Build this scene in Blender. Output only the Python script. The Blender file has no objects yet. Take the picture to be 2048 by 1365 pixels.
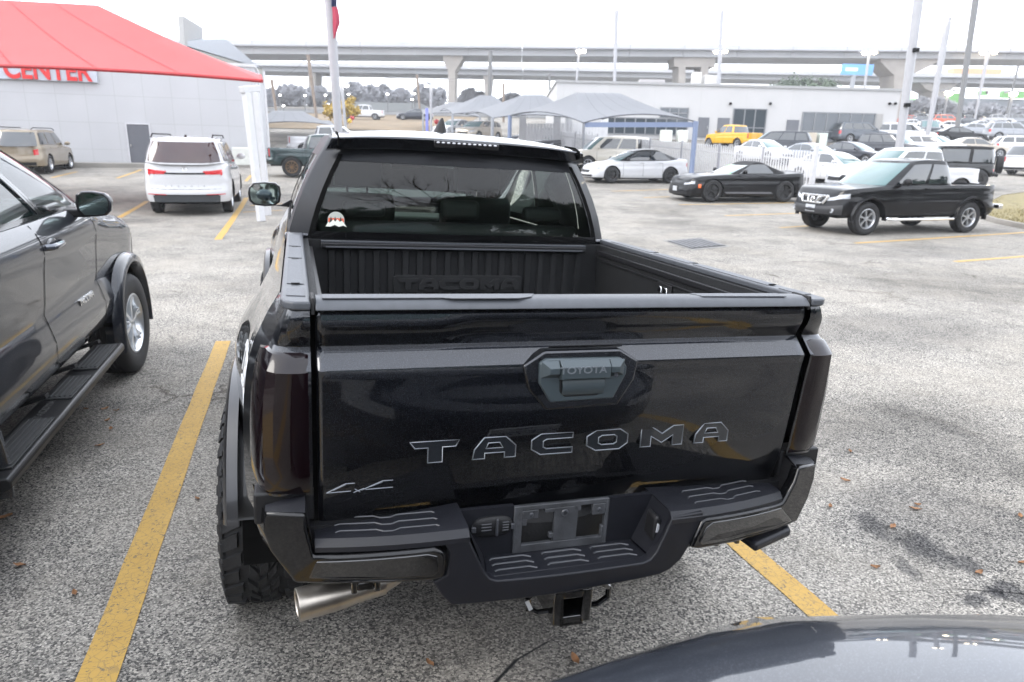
import bpy, bmesh, math, random
from math import sin, cos, tan, pi, radians, sqrt, atan2
from mathutils import Vector, Matrix, noise

random.seed(7)
SC = bpy.context.scene
COL = SC.collection

# ------------------------------------------------------------------ camera
CAM_H = 1.89
FPX = 1385.0
PITCH = radians(15.8)
ROLL = radians(1.3)
cam_data = bpy.data.cameras.new('camera')
cam = bpy.data.objects.new('camera', cam_data)
COL.objects.link(cam)
cam_data.sensor_width = 36.0
cam_data.lens = FPX / 2048.0 * 36.0
cam_data.clip_start = 0.05
cam_data.clip_end = 3000
cam.matrix_world = (Matrix.Translation((0, 0, CAM_H)) @ Matrix.Rotation(pi / 2 - PITCH, 4, 'X')
                    @ Matrix.Rotation(ROLL, 4, 'Z'))
cam_data.dof.use_dof = True
cam_data.dof.focus_distance = 2.3
cam_data.dof.aperture_fstop = 5.0
SC.camera = cam

# ------------------------------------------------------------------ light
SUN_EL, SUN_AZ = radians(38), radians(250)
world = bpy.data.worlds.new("World")
SC.world = world
world.use_nodes = True
wn, wl = world.node_tree.nodes, world.node_tree.links
wn.clear()
w_out = wn.new('ShaderNodeOutputWorld')
w_bg = wn.new('ShaderNodeBackground')
w_sky = wn.new('ShaderNodeTexSky')
w_sky.sky_type = 'NISHITA'
w_sky.sun_disc = False
w_sky.sun_elevation = SUN_EL
w_sky.sun_rotation = SUN_AZ
w_sky.dust_density = 4.0
w_mix = wn.new('ShaderNodeMix'); w_mix.data_type = 'RGBA'
w_tc = wn.new('ShaderNodeTexCoord')
w_n = wn.new('ShaderNodeTexNoise'); w_n.inputs['Scale'].default_value = 1.6; w_n.inputs['Detail'].default_value = 5
w_cr = wn.new('ShaderNodeValToRGB')
w_cr.color_ramp.elements[0].position = 0.3; w_cr.color_ramp.elements[0].color = (10.8, 11.6, 13.2, 1)
w_cr.color_ramp.elements[1].position = 0.7; w_cr.color_ramp.elements[1].color = (13.6, 14.0, 14.8, 1)
wl.new(w_tc.outputs['Generated'], w_n.inputs['Vector'])
wl.new(w_n.outputs['Fac'], w_cr.inputs['Fac'])
w_mix.inputs[0].default_value = 0.88
wl.new(w_sky.outputs[0], w_mix.inputs[6])
wl.new(w_cr.outputs[0], w_mix.inputs[7])
wl.new(w_mix.outputs[2], w_bg.inputs['Color'])
w_bg.inputs['Strength'].default_value = 0.1
wl.new(w_bg.outputs[0], w_out.inputs['Surface'])
sun_d = bpy.data.lights.new('sun', 'SUN')
sun_d.energy = 0.7
sun_d.angle = radians(25)
sun_d.color = (1.0, 0.96, 0.9)
sun = bpy.data.objects.new('sun', sun_d)
COL.objects.link(sun)
sun.rotation_euler = (pi / 2 - SUN_EL, 0, pi - SUN_AZ)
SC.view_settings.view_transform = 'Standard'
SC.view_settings.look = 'None'
SC.view_settings.exposure = 1.5
SC.view_settings.gamma = 1.0
SC.cycles.volume_bounces = 1
SC.cycles.max_bounces = 8
SC.cycles.transparent_max_bounces = 16

# ------------------------------------------------------------------ frames
# truck frame (T): x right, y forward, z up, origin on the ground under the tailgate
YAW = radians(17.27)
TO = Vector((0.152, 1.812, 0.02))
TM = (Matrix.Translation(TO) @ Matrix.Rotation(YAW, 4, 'Z') @ Matrix.Rotation(radians(-1.0), 4, 'X')
      @ Matrix.Rotation(radians(2.19), 4, 'Y'))
# lot frame: level, same heading; the painted bays follow it
LM = Matrix.Translation((0.152, 1.812, 0)) @ Matrix.Rotation(YAW, 4, 'Z')
LMI = LM.inverted()


def lot(x, y, z=0.0):
    return LM @ Vector((x, y, z))


KN = [(-300, 0), (16, 0), (20, .02), (24, .1), (28, .22), (32, .36), (36, .55), (42, .82), (50, 1.3), (60, 2.25),
      (64, 2.72), (75, 3.5), (100, 5.0), (130, 7.3), (170, 9.8), (250, 12.5), (400, 14), (2500, 14)]


def sst(a, b, x):
    t = max(0.0, min(1.0, (x - a) / (b - a)))
    return t * t * (3 - 2 * t)


def gz(x, y):
    """height of the car park: nearly flat here, rising towards the highway"""
    z = KN[0][1]
    for (a, za), (b, zb) in zip(KN, KN[1:]):
        if y <= b:
            z = za + (zb - za) * max(0, (y - a)) / (b - a)
            break
    else:
        z = KN[-1][1]
    p = LMI @ Vector((x, y, 0))
    w = (1 - sst(1.15, 3.6, abs(p.x + .0))) * (1 - sst(4.8, 8.0, p.y)) * sst(-3.0, -1.0, p.y)
    if w > 0:
        q = TM @ Vector((p.x, p.y, 0))
        z = z * (1 - w) + q.z * w
    return z


def ray(px, py):
    u0, v0 = px - 1024, py - 682.5
    c, s = cos(ROLL), sin(ROLL)
    u = c * u0 + s * v0
    v = -s * u0 + c * v0
    return Vector((u / FPX, cos(PITCH) - v / FPX * sin(PITCH), -sin(PITCH) - v / FPX * cos(PITCH)))


def at(px, py, y):
    d = ray(px, py)
    return Vector((0, 0, CAM_H)) + d * (y / d.y)


def gp(px, py):
    """where the sight line through a photo position meets the ground"""
    d = ray(px, py)
    C0 = Vector((0, 0, CAM_H))
    t = 0.5
    while t < 900:
        p = C0 + d * t
        if p.z <= gz(p.x, p.y):
            lo, hi = t - max(.05, t * .01), t
            for _ in range(24):
                m = (lo + hi) / 2
                p = C0 + d * m
                if p.z <= gz(p.x, p.y): hi = m
                else: lo = m
            p = C0 + d * hi
            return Vector((p.x, p.y, gz(p.x, p.y)))
        t += max(.05, t * .01)
    p = C0 + d * 300
    return Vector((p.x, p.y, gz(p.x, p.y)))


# ------------------------------------------------------------------ materials
MATS = {}


def nodes_of(name):
    m = bpy.data.materials.new(name)
    m.use_nodes = True
    n, l = m.node_tree.nodes, m.node_tree.links
    return m, n, l, n['Principled BSDF']


def pbr(name, col, rough=.5, metal=0.0, coat=0.0, var=.08, scale=6.0, bump=0.0, bscale=60.0, spec=None, coat_r=.03,
        emit=None, rvar=.0, flake=0):
    if name in MATS: return MATS[name]
    m, n, l, b = nodes_of(name)
    b.inputs['Roughness'].default_value = rough
    b.inputs['Metallic'].default_value = metal
    b.inputs['Coat Weight'].default_value = coat
    b.inputs['Coat Roughness'].default_value = coat_r
    if spec is not None: b.inputs['Specular IOR Level'].default_value = spec
    tc = n.new('ShaderNodeTexCoord')
    tx = n.new('ShaderNodeTexNoise')
    tx.inputs['Scale'].default_value = scale
    tx.inputs['Detail'].default_value = 6
    l.new(tc.outputs['Object'], tx.inputs['Vector'])
    cr = n.new('ShaderNodeMix'); cr.data_type = 'RGBA'
    cr.inputs[6].default_value = tuple(max(0, c * (1 - var * 2)) for c in col) + (1,)
    cr.inputs[7].default_value = tuple(min(1, c * (1 + var * 2)) for c in col) + (1,)
    l.new(tx.outputs['Fac'], cr.inputs[0])
    out = cr.outputs[2]
    if flake:
        v = n.new('ShaderNodeTexVoronoi'); v.inputs['Scale'].default_value = 700
        l.new(tc.outputs['Object'], v.inputs['Vector'])
        sep = n.new('ShaderNodeSeparateColor'); l.new(v.outputs['Color'], sep.inputs[0])
        mr = n.new('ShaderNodeMapRange'); mr.inputs[1].default_value = .8; mr.inputs[2].default_value = 1
        mr.inputs[4].default_value = flake
        l.new(sep.outputs[0], mr.inputs[0])
        ad = n.new('ShaderNodeMix'); ad.data_type = 'RGBA'; ad.blend_type = 'ADD'
        l.new(mr.outputs[0], ad.inputs[0]); l.new(out, ad.inputs[6]); ad.inputs[7].default_value = (.5, .52, .6, 1)
        out = ad.outputs[2]
    l.new(out, b.inputs['Base Color'])
    if rvar:
        mr = n.new('ShaderNodeMapRange')
        mr.inputs[3].default_value = max(0.01, rough - rvar); mr.inputs[4].default_value = min(1, rough + rvar)
        t2 = n.new('ShaderNodeTexNoise'); t2.inputs['Scale'].default_value = scale * 3; t2.inputs['Detail'].default_value = 8
        l.new(tc.outputs['Object'], t2.inputs['Vector'])
        l.new(t2.outputs['Fac'], mr.inputs[0]); l.new(mr.outputs[0], b.inputs['Roughness'])
    if bump:
        bn = n.new('ShaderNodeTexNoise'); bn.inputs['Scale'].default_value = bscale; bn.inputs['Detail'].default_value = 4
        l.new(tc.outputs['Object'], bn.inputs['Vector'])
        bp = n.new('ShaderNodeBump'); bp.inputs['Strength'].default_value = bump; bp.inputs['Distance'].default_value = .01
        l.new(bn.outputs['Fac'], bp.inputs['Height']); l.new(bp.outputs[0], b.inputs['Normal'])
    if emit:
        b.inputs['Emission Color'].default_value = emit[0] + (1,)
        b.inputs['Emission Strength'].default_value = emit[1]
    MATS[name] = m
    return m


def glass_mat(name, tint, refl=1.0, ior=1.5):
    """tinted window glass: coloured see-through plus a sharp surface reflection"""
    if name in MATS: return MATS[name]
    m, n, l, b = nodes_of(name)
    n.remove(b)
    o = n['Material Output']
    t = n.new('ShaderNodeBsdfTransparent'); t.inputs[0].default_value = tuple(tint) + (1,)
    g = n.new('ShaderNodeBsdfGlossy'); g.inputs['Roughness'].default_value = .015
    g.inputs['Color'].default_value = (refl, refl, refl, 1)
    f = n.new('ShaderNodeFresnel'); f.inputs[0].default_value = ior
    mx = n.new('ShaderNodeMixShader')
    l.new(f.outputs[0], mx.inputs[0]); l.new(t.outputs[0], mx.inputs[1]); l.new(g.outputs[0], mx.inputs[2])
    l.new(mx.outputs[0], o.inputs['Surface'])
    MATS[name] = m
    return m


def paint(name, col, metal=.0, rough=.35, coat=1.0, flake=0, var=.03):
    # clear lacquer over a coloured base
    return pbr(name, col, rough, metal, coat, var=var, scale=1.5, flake=flake, rvar=.0, spec=.05)


# ------------------------------------------------------------------ mesh helper
class MB:
    def __init__(s): s.v = []; s.f = []

    def add(s, vs, fs):
        k = len(s.v)
        s.v += [tuple(p) for p in vs]
        s.f += [tuple(i + k for i in f) for f in fs]
        return s

    def box(s, x0, x1, y0, y1, z0, z1):
        vs = [(x, y, z) for z in (z0, z1) for y in (y0, y1) for x in (x0, x1)]
        return s.add(vs, [(0, 2, 3, 1), (4, 5, 7, 6), (0, 1, 5, 4), (2, 6, 7, 3), (0, 4, 6, 2), (1, 3, 7, 5)])

    def obox(s, M, sx, sy, sz):
        vs = [M @ Vector((x, y, z)) for z in (-sz / 2, sz / 2) for y in (-sy / 2, sy / 2) for x in (-sx / 2, sx / 2)]
        return s.add(vs, [(0, 2, 3, 1), (4, 5, 7, 6), (0, 1, 5, 4), (2, 6, 7, 3), (0, 4, 6, 2), (1, 3, 7, 5)])

    def prism(s, pts, a, b, axis='y'):
        """outline extruded along an axis; pts are the two other coordinates"""
        n = len(pts)
        def mk(p, t):
            if axis == 'y': return (p[0], t, p[1])
            if axis == 'x': return (t, p[0], p[1])
            return (p[0], p[1], t)
        vs = [mk(p, a) for p in pts] + [mk(p, b) for p in pts]
        fs = [tuple(range(n)), tuple(range(2 * n - 1, n - 1, -1))]
        fs += [(i, i + n, (i + 1) % n + n, (i + 1) % n) for i in range(n)]
        return s.add(vs, fs)

    def tube(s, p0, p1, r0, r1=None, n=10, cap=True):
        r1 = r0 if r1 is None else r1
        p0, p1 = Vector(p0), Vector(p1)
        d = (p1 - p0)
        if d.length < 1e-6: return s
        q = d.to_track_quat('Z', 'Y')
        vs = []
        for p, r in ((p0, r0), (p1, r1)):
            for i in range(n):
                a = 2 * pi * i / n
                vs.append(p + q @ Vector((r * cos(a), r * sin(a), 0)))
        fs = [(i, (i + 1) % n, (i + 1) % n + n, i + n) for i in range(n)]
        if cap: fs += [tuple(range(n - 1, -1, -1)), tuple(range(n, 2 * n))]
        return s.add(vs, fs)

    def path(s, pts, r, n=8):
        for a, b in zip(pts, pts[1:]): s.tube(a, b, r, r, n)
        return s

    def lathe(s, prof, M=None, n=32, close=False):
        """profile of (r, h) turned about the local x axis"""
        M = M or Matrix.Identity(4)
        k = len(prof)
        vs = []
        for i in range(n):
            a = 2 * pi * i / n
            for r, h in prof: vs.append(M @ Vector((h, r * cos(a), r * sin(a))))
        fs = []
        for i in range(n):
            j = (i + 1) % n
            for q in range(k - 1 if not close else k):
                q2 = (q + 1) % k
                fs.append((i * k + q, i * k + q2, j * k + q2, j * k + q))
        return s.add(vs, fs)

    def grid(s, rows, closed=False):
        k = len(rows[0])
        vs = [p for r in rows for p in r]
        fs = []
        for i in range(len(rows) - 1):
            for j in range(k - 1 if not closed else k):
                j2 = (j + 1) % k
                fs.append((i * k + j, i * k + j2, (i + 1) * k + j2, (i + 1) * k + j))
        return s.add(vs, fs)

    def ball(s, c, rx, ry, rz, n=12, m=8):
        rows = []
        for i in range(m + 1):
            t = pi * i / m
            rows.append([(c[0] + rx * sin(t) * cos(2 * pi * j / n), c[1] + ry * sin(t) * sin(2 * pi * j / n), c[2] + rz * cos(t)) for j in range(n)])
        return s.grid(rows, closed=True)

    def mesh(s, name, mat, smooth=35, fix=True):
        me = bpy.data.meshes.new(name)
        me.from_pydata([tuple(p) for p in s.v], [], s.f)
        me.validate()
        if fix:
            bm = bmesh.new(); bm.from_mesh(me)
            bmesh.ops.remove_doubles(bm, verts=bm.verts, dist=1e-5)
            bmesh.ops.recalc_face_normals(bm, faces=bm.faces)
            bm.to_mesh(me); bm.free()
        if mat: me.materials.append(mat)
        if smooth:
            for p in me.polygons: p.use_smooth = True
            me.set_sharp_from_angle(angle=radians(smooth))
        return me

    def build(s, name, mat, parent=None, smooth=35, bevel=0, seg=2, fix=True, M=None):
        o = bpy.data.objects.new(name, s.mesh(name, mat, smooth, fix))
        COL.objects.link(o)
        if parent: o.parent = parent
        if M is not None: o.matrix_local = M
        if bevel:
            b = o.modifiers.new('bevel', 'BEVEL'); b.width = bevel; b.segments = seg; b.limit_method = 'ANGLE'
            b.angle_limit = radians(30); b.harden_normals = False
        return o


def tag(o, label=None, cat=None, group=None, kind=None):
    if label: o['label'] = label
    if cat: o['category'] = cat
    if group: o['group'] = group
    if kind: o['kind'] = kind
    return o


def empty(name, M, label=None, cat=None, group=None):
    o = bpy.data.objects.new(name, None)
    COL.objects.link(o)
    if isinstance(M, Matrix): o.matrix_world = M
    else: o.location = M
    o.empty_display_size = .2
    return tag(o, label, cat, group)


def text_mesh(name, body, size, mat, parent, M, ext=.002, width=1.0, bold=0.0, bevel=0.0):
    c = bpy.data.curves.new(name, 'FONT')
    c.body = body; c.size = size; c.extrude = ext; c.align_x = 'CENTER'; c.align_y = 'CENTER'
    c.offset = bold; c.bevel_depth = bevel
    t = bpy.data.objects.new(name, c)
    COL.objects.link(t)
    bpy.context.view_layer.update()
    me = bpy.data.meshes.new_from_object(t.evaluated_get(bpy.context.evaluated_depsgraph_get()))
    bpy.data.objects.remove(t)
    bpy.data.curves.remove(c)
    me.name = name
    me.transform(Matrix.Diagonal((width, 1, 1, 1)))
    me.materials.clear(); me.materials.append(mat)
    o = bpy.data.objects.new(name, me)
    COL.objects.link(o)
    if parent: o.parent = parent
    o.matrix_local = M
    return o


# facing -y (towards the viewer of a rear face)
FACE_BACK = Matrix.Rotation(pi / 2, 4, 'X')

M_BLACKPL = pbr('black_plastic', (.008, .008, .009), .5, var=.2, scale=30, bump=.15, bscale=400, spec=.3)
M_RUBBER = pbr('tyre_rubber', (.010, .010, .011), .72, var=.25, scale=20, bump=.2, bscale=120)
M_DARK = pbr('dark_underside', (.003, .003, .003), .95, spec=.1)
M_CHROME = pbr('chrome', (.8, .8, .8), .12, 1.0, var=.03)
M_ALLOY = pbr('alloy', (.55, .56, .58), .3, .9, var=.05)
M_DALLOY = pbr('black_alloy', (.03, .03, .032), .3, .6, coat=.5)
M_BRONZE = pbr('bronze_alloy', (.25, .16, .09), .4, .8)
M_CARGLASS = pbr('tinted_glass', (.012, .016, .018), .03, 0, 1.0, var=.05, spec=.8)
M_CLEARGLASS = pbr('windscreen_glass', (.055, .11, .11), .05, 0, .6, var=.15, scale=2, spec=.3)
M_RED = pbr('red_lamp', (.5, .015, .02), .15, 0, 1.0, var=.1)
M_HEAD = pbr('headlamp', (.35, .36, .38), .12, .2, 1.0, var=.15, scale=12)
M_AMBER = pbr('amber_lamp', (.75, .16, .04), .2, 0, 1.0)
M_PLATE = pbr('plate_white', (.42, .43, .45), .4)
M_INK = pbr('plate_ink', (.02, .03, .08), .5)
M_WHITEP = pbr('white_steel', (.50, .50, .51), .45, var=.05, bump=.05)
M_CONC = pbr('concrete', (.22, .215, .205), .9, var=.12, scale=3, bump=.3, bscale=20)
M_CONCP = pbr('pier_concrete', (.30, .275, .25), .9, var=.12, scale=.6, bump=.2, bscale=6)
M_LAMP = pbr('lamp_glow', (1, .95, .8), .5, emit=((1, .85, .62), 14))
M_LAMPW = pbr('lamp_glow_white', (1, 1, 1), .5, emit=((1, .97, .92), 7))

# ------------------------------------------------------------------ ground
def ground_mat():
    m, n, l, b = nodes_of('worn_asphalt')
    tc = n.new('ShaderNodeTexCoord')
    co = tc.outputs['Object']
    def noise_t(scale, detail=5, rough=.55, dist=0):
        t = n.new('ShaderNodeTexNoise'); t.inputs['Scale'].default_value = scale
        t.inputs['Detail'].default_value = detail; t.inputs['Roughness'].default_value = rough
        t.inputs['Distortion'].default_value = dist
        l.new(co, t.inputs['Vector']); return t.outputs['Fac']
    def ramp(src, stops):
        r = n.new('ShaderNodeValToRGB')
        while len(r.color_ramp.elements) < len(stops): r.color_ramp.elements.new(.5)
        for e, (p, c) in zip(r.color_ramp.elements, stops):
            e.position = p; e.color = (c, c, c, 1) if not isinstance(c, tuple) else c + (1,)
        l.new(src, r.inputs[0]); return r.outputs[0]
    def mul(a, bb, fac=1.0, mode='MULTIPLY'):
        x = n.new('ShaderNodeMix'); x.data_type = 'RGBA'; x.blend_type = mode
        if isinstance(fac, float): x.inputs[0].default_value = fac
        else: l.new(fac, x.inputs[0])
        for s, i in ((a, 6), (bb, 7)):
            if isinstance(s, tuple): x.inputs[i].default_value = s + (1,)
            else: l.new(s, x.inputs[i])
        return x.outputs[2]
    v = n.new('ShaderNodeTexVoronoi'); v.inputs['Scale'].default_value = 135; l.new(co, v.inputs['Vector'])
    sp = n.new('ShaderNodeSeparateColor'); l.new(v.outputs['Color'], sp.inputs[0])
    stones = ramp(sp.outputs[0], [(0, (.05, .051, .053)), (.2, (.10, .10, .102)), (.4, (.20, .196, .19)), (.72, (.29, .283, .27)), (1, (.46, .445, .42))])
    gaps = ramp(v.outputs['Distance'], [(.0, 1.0), (.55, 1.0), (.9, .45)])
    base = mul(stones, gaps, .7)
    base = mul(base, ramp(noise_t(330, 3), [(.3, .65), (.7, 1.3)]), 1.0)
    # broad tone: washed grey with darker worn lanes
    base = mul(base, ramp(noise_t(.35, 7, .6, .4), [(.30, .62), (.5, 1.0), (.7, 1.18)]), 1.0)
    base = mul(base, ramp(noise_t(2.2, 7, .65), [(.25, .72), (.5, 1.0), (.75, 1.1)]), 1.0)
    # oil and tar stains
    st = ramp(noise_t(.62, 8, .62, 1.2), [(.62, 0.0), (.72, .6)])
    base = mul(base, (.42, .44, .48), st)
    st2 = ramp(noise_t(3.1, 4, .5, .5), [(.67, 0.0), (.72, .8)])
    base = mul(base, (.5, .52, .55), st2)
    # fine bright dust
    base = mul(base, (.34, .32, .29), ramp(noise_t(.8, 6, .7), [(.45, 0.0), (.75, .45)]), 'MIX')
    # cracks
    vc = n.new('ShaderNodeTexVoronoi'); vc.feature = 'DISTANCE_TO_EDGE'; vc.inputs['Scale'].default_value = .28
    wn_ = n.new('ShaderNodeTexNoise'); wn_.inputs['Scale'].default_value = 2.2; wn_.inputs['Detail'].default_value = 9
    wn_.inputs['Roughness'].default_value = .7
    l.new(co, wn_.inputs['Vector'])
    va = n.new('ShaderNodeVectorMath'); va.operation = 'MULTIPLY_ADD'; va.inputs[1].default_value = (.9, .9, 0)
    l.new(wn_.outputs['Color'], va.inputs[0]); l.new(co, va.inputs[2]); l.new(va.outputs[0], vc.inputs['Vector'])
    ck = ramp(vc.outputs['Distance'], [(0.0, 1.0), (.004, .8), (.009, 0.0)])
    ckm = ramp(noise_t(.5, 3), [(.52, 0.0), (.62, .6)])
    ckf = n.new('ShaderNodeMath'); ckf.operation = 'MULTIPLY'; l.new(ck, ckf.inputs[0]); l.new(ckm, ckf.inputs[1])
    base = mul(base, (.16, .13, .11), ckf.outputs[0])
    # particular oil drips and broader darker patches
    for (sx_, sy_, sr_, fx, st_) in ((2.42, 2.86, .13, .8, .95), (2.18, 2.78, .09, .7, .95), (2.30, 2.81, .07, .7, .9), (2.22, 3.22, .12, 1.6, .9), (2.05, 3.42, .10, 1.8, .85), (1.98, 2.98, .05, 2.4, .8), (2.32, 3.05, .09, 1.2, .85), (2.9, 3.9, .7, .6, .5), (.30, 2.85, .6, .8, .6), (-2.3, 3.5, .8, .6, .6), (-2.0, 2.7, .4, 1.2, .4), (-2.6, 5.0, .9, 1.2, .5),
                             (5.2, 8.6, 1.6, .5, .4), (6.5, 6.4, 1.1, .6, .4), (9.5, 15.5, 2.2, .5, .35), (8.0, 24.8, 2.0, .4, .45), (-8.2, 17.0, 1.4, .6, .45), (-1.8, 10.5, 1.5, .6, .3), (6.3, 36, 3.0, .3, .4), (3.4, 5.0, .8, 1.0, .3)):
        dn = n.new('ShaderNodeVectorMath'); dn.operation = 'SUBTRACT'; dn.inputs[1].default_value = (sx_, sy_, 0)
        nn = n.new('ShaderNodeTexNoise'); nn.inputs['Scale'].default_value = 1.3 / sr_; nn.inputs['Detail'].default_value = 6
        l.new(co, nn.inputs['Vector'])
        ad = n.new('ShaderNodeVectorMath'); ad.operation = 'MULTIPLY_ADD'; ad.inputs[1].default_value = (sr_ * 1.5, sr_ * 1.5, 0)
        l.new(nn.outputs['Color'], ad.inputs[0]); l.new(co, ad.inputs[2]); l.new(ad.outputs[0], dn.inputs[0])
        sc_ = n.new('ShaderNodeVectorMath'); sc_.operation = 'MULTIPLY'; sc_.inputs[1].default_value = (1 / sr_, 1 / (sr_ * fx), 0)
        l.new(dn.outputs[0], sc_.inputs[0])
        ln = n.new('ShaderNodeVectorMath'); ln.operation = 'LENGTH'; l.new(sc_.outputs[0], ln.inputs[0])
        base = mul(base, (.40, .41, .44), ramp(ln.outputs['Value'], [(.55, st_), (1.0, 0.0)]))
    base = mul(base, (1.07, 1.03, .965), 1.0)
    l.new(base, b.inputs['Base Color'])
    b.inputs['Roughness'].default_value = .88
    b.inputs['Specular IOR Level'].default_value = .04
    bp = n.new('ShaderNodeBump'); bp.inputs['Strength'].default_value = .55; bp.inputs['Distance'].default_value = .004
    l.new(sp.outputs[0], bp.inputs['Height']); l.new(bp.outputs[0], b.inputs['Normal'])
    return m


def line_mat():
    m, n, l, b = nodes_of('worn_yellow_paint')
    tc = n.new('ShaderNodeTexCoord'); co = tc.outputs['Object']
    t = n.new('ShaderNodeTexNoise'); t.inputs['Scale'].default_value = 38; t.inputs['Detail'].default_value = 8
    t.inputs['Roughness'].default_value = .75; t.inputs['Distortion'].default_value = 1.5
    l.new(co, t.inputs['Vector'])
    r = n.new('ShaderNodeValToRGB'); r.color_ramp.elements[0].position = .56; r.color_ramp.elements[1].position = .60
    r.color_ramp.elements[0].color = (0, 0, 0, 1)
    l.new(t.outputs['Fac'], r.inputs[0])
    t2 = n.new('ShaderNodeTexNoise'); t2.inputs['Scale'].default_value = 5; t2.inputs['Detail'].default_value = 6
    l.new(co, t2.inputs['Vector'])
    c = n.new('ShaderNodeMix'); c.data_type = 'RGBA'
    c.inputs[6].default_value = (.36, .21, .035, 1); c.inputs[7].default_value = (.48, .30, .07, 1)
    l.new(t2.outputs['Fac'], c.inputs[0])
    v = n.new('ShaderNodeTexVoronoi'); v.feature = 'DISTANCE_TO_EDGE'; v.inputs['Scale'].default_value = 26
    l.new(co, v.inputs['Vector'])
    r2 = n.new('ShaderNodeValToRGB'); r2.color_ramp.elements[0].position = .02; r2.color_ramp.elements[1].position = .05
    r2.color_ramp.elements[0].color = (.8, .8, .8, 1); r2.color_ramp.elements[1].color = (0, 0, 0, 1)
    l.new(v.outputs['Distance'], r2.inputs[0])
    mx = n.new('ShaderNodeMath'); mx.operation = 'MAXIMUM'
    m2 = n.new('ShaderNodeMath'); m2.operation = 'MULTIPLY'; m2.inputs[1].default_value = .45
    l.new(r2.outputs[0], m2.inputs[0]); l.new(r.outputs[0], mx.inputs[0]); l.new(m2.outputs[0], mx.inputs[1])
    w = n.new('ShaderNodeMix'); w.data_type = 'RGBA'; w.inputs[7].default_value = (.10, .085, .06, 1)
    l.new(mx.outputs[0], w.inputs[0]); l.new(c.outputs[2], w.inputs[6]); l.new(w.outputs[2], b.inputs['Base Color'])
    b.inputs['Roughness'].default_value = .7
    bp = n.new('ShaderNodeBump'); bp.inputs['Strength'].default_value = .4; bp.inputs['Distance'].default_value = .002
    l.new(t.outputs['Fac'], bp.inputs['Height']); l.new(bp.outputs[0], b.inputs['Normal'])
    return m


def spaced(lo, hi, step0, grow):
    a = [0.0]; s = step0
    while a[-1] < hi: a.append(a[-1] + s); s *= grow
    b = [0.0]; s = step0
    while b[-1] > lo: b.append(b[-1] - s); s *= grow
    return sorted(set(a + b))


xs = spaced(-900, 900, .35, 1.07)
ys = spaced(-300, 1600, .35, 1.045)
g = MB()
g.grid([[(x, y + 2, gz(x, y + 2)) for x in xs] for y in ys])
tag(g.build('ground', ground_mat(), smooth=180, fix=False), kind='structure')

M_YEL = line_mat()


def strip(p0, p1, w, name='parking_line', mat=None, lift=.004, step=.3):
    p0, p1 = Vector((p0[0], p0[1], 0)), Vector((p1[0], p1[1], 0))
    d = p1 - p0
    n = max(2, int(d.length / step))
    s = Vector((-d.y, d.x, 0)).normalized()
    rows = []
    rnd = random.Random(int(p0.x * 100) + 5)
    for i in range(n + 1):
        p = p0 + d * (i / n)
        j = rnd.uniform(-.004, .004)
        row = []
        for k in (-1, -.33, .33, 1):
            q = p + s * (k * w / 2 + j)
            row.append((q.x, q.y, gz(q.x, q.y) + lift))
        rows.append(row)
    m = MB(); m.grid(rows)
    return tag(m.build(name, mat or M_YEL, smooth=0, fix=False), kind='structure')


def lotline(x0, y0, x1, y1, w=.125):
    a, b_ = lot(x0, y0), lot(x1, y1)
    return strip(a, b_, w)


lotline(-1.45, -6.2, -1.45, 5.35, .135)
lotline(1.385, -6.2, 1.385, 3.3, .135)
lotline(-4.6, -.47, 1.45, -.47, .12)
for a, b_, w in (((493, 396), (436, 480), .14), ((294, 403), (238, 436), .14), ((282, 340), (234, 357), .14),
                 ((154, 344), (103, 356), .14), ((486, 425), (565, 421), .11), ((500, 412), (565, 408), .11),
                 ((502, 351), (492, 363), .13), ((1710, 487), (2120, 461), .12), ((1910, 524), (2120, 508), .12),
                 ((1560, 456), (1640, 451), .12), ((1450, 432), (1604, 427), .12), ((1358, 410), (1596, 406), .12),
                 ((1223, 383), (1352, 379), .12), ((1288, 396), (1340, 394), .12)):
    strip(gp(*a), gp(*b_), w)

# storm drain
q = [gp(1325, 482), gp(1400, 476), gp(1462, 494), gp(1385, 501)]
dr = empty('storm_drain', q[0], 'dark rusted grate storm drain sunk in the asphalt beside the open truck bed', 'drain')
c4 = [p - q[0] for p in q]
m = MB(); m.add([(p.x, p.y, .006 + (p.z)) for p in c4], [(0, 1, 2, 3)])
m.build('apron', pbr('drain_concrete', (.19, .185, .175), .9, var=.2, scale=8), dr, smooth=0)
cc = sum(c4, Vector()) / 4
m = MB()
for i in range(7):
    f0, f1 = .08 + i * .125, .08 + i * .125 + .075
    def ip(u, v_): return (c4[0] * (1 - u) + c4[1] * u) * (1 - v_) + (c4[3] * (1 - u) + c4[2] * u) * v_
    a, b_, c_, d_ = ip(f0, .12), ip(f1, .12), ip(f1, .88), ip(f0, .88)
    m.add([(p.x, p.y, p.z + .02) for p in (a, b_, c_, d_)], [(0, 1, 2, 3)])
m.build('grate', pbr('rusty_iron', (.13, .13, .135), .8, var=.3, scale=30), dr, smooth=0)
m = MB(); a, b_, c_, d_ = ip(.05, .08), ip(.95, .08), ip(.95, .92), ip(.05, .92)
m.add([(p.x, p.y, p.z + .011) for p in (a, b_, c_, d_)], [(0, 1, 2, 3)])
m.build('pit', pbr('drain_pit', (.035, .035, .035), .9), dr, smooth=0)

# ------------------------------------------------------------------ dry grass field and road far off
M_DRYG = pbr('dry_grass', (.17, .125, .075), .95, var=.25, scale=.6)


def sheet(name, x0, x1, y0, y1, mat, lift, kind='structure', n=16):
    m = MB()
    m.grid([[(x0 + (x1 - x0) * i / n, y0 + (y1 - y0) * j / n, gz(0, y0 + (y1 - y0) * j / n) + lift) for i in range(n + 1)] for j in range(n + 1)])
    return tag(m.build(name, mat, smooth=0, fix=False), kind=kind)


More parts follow.
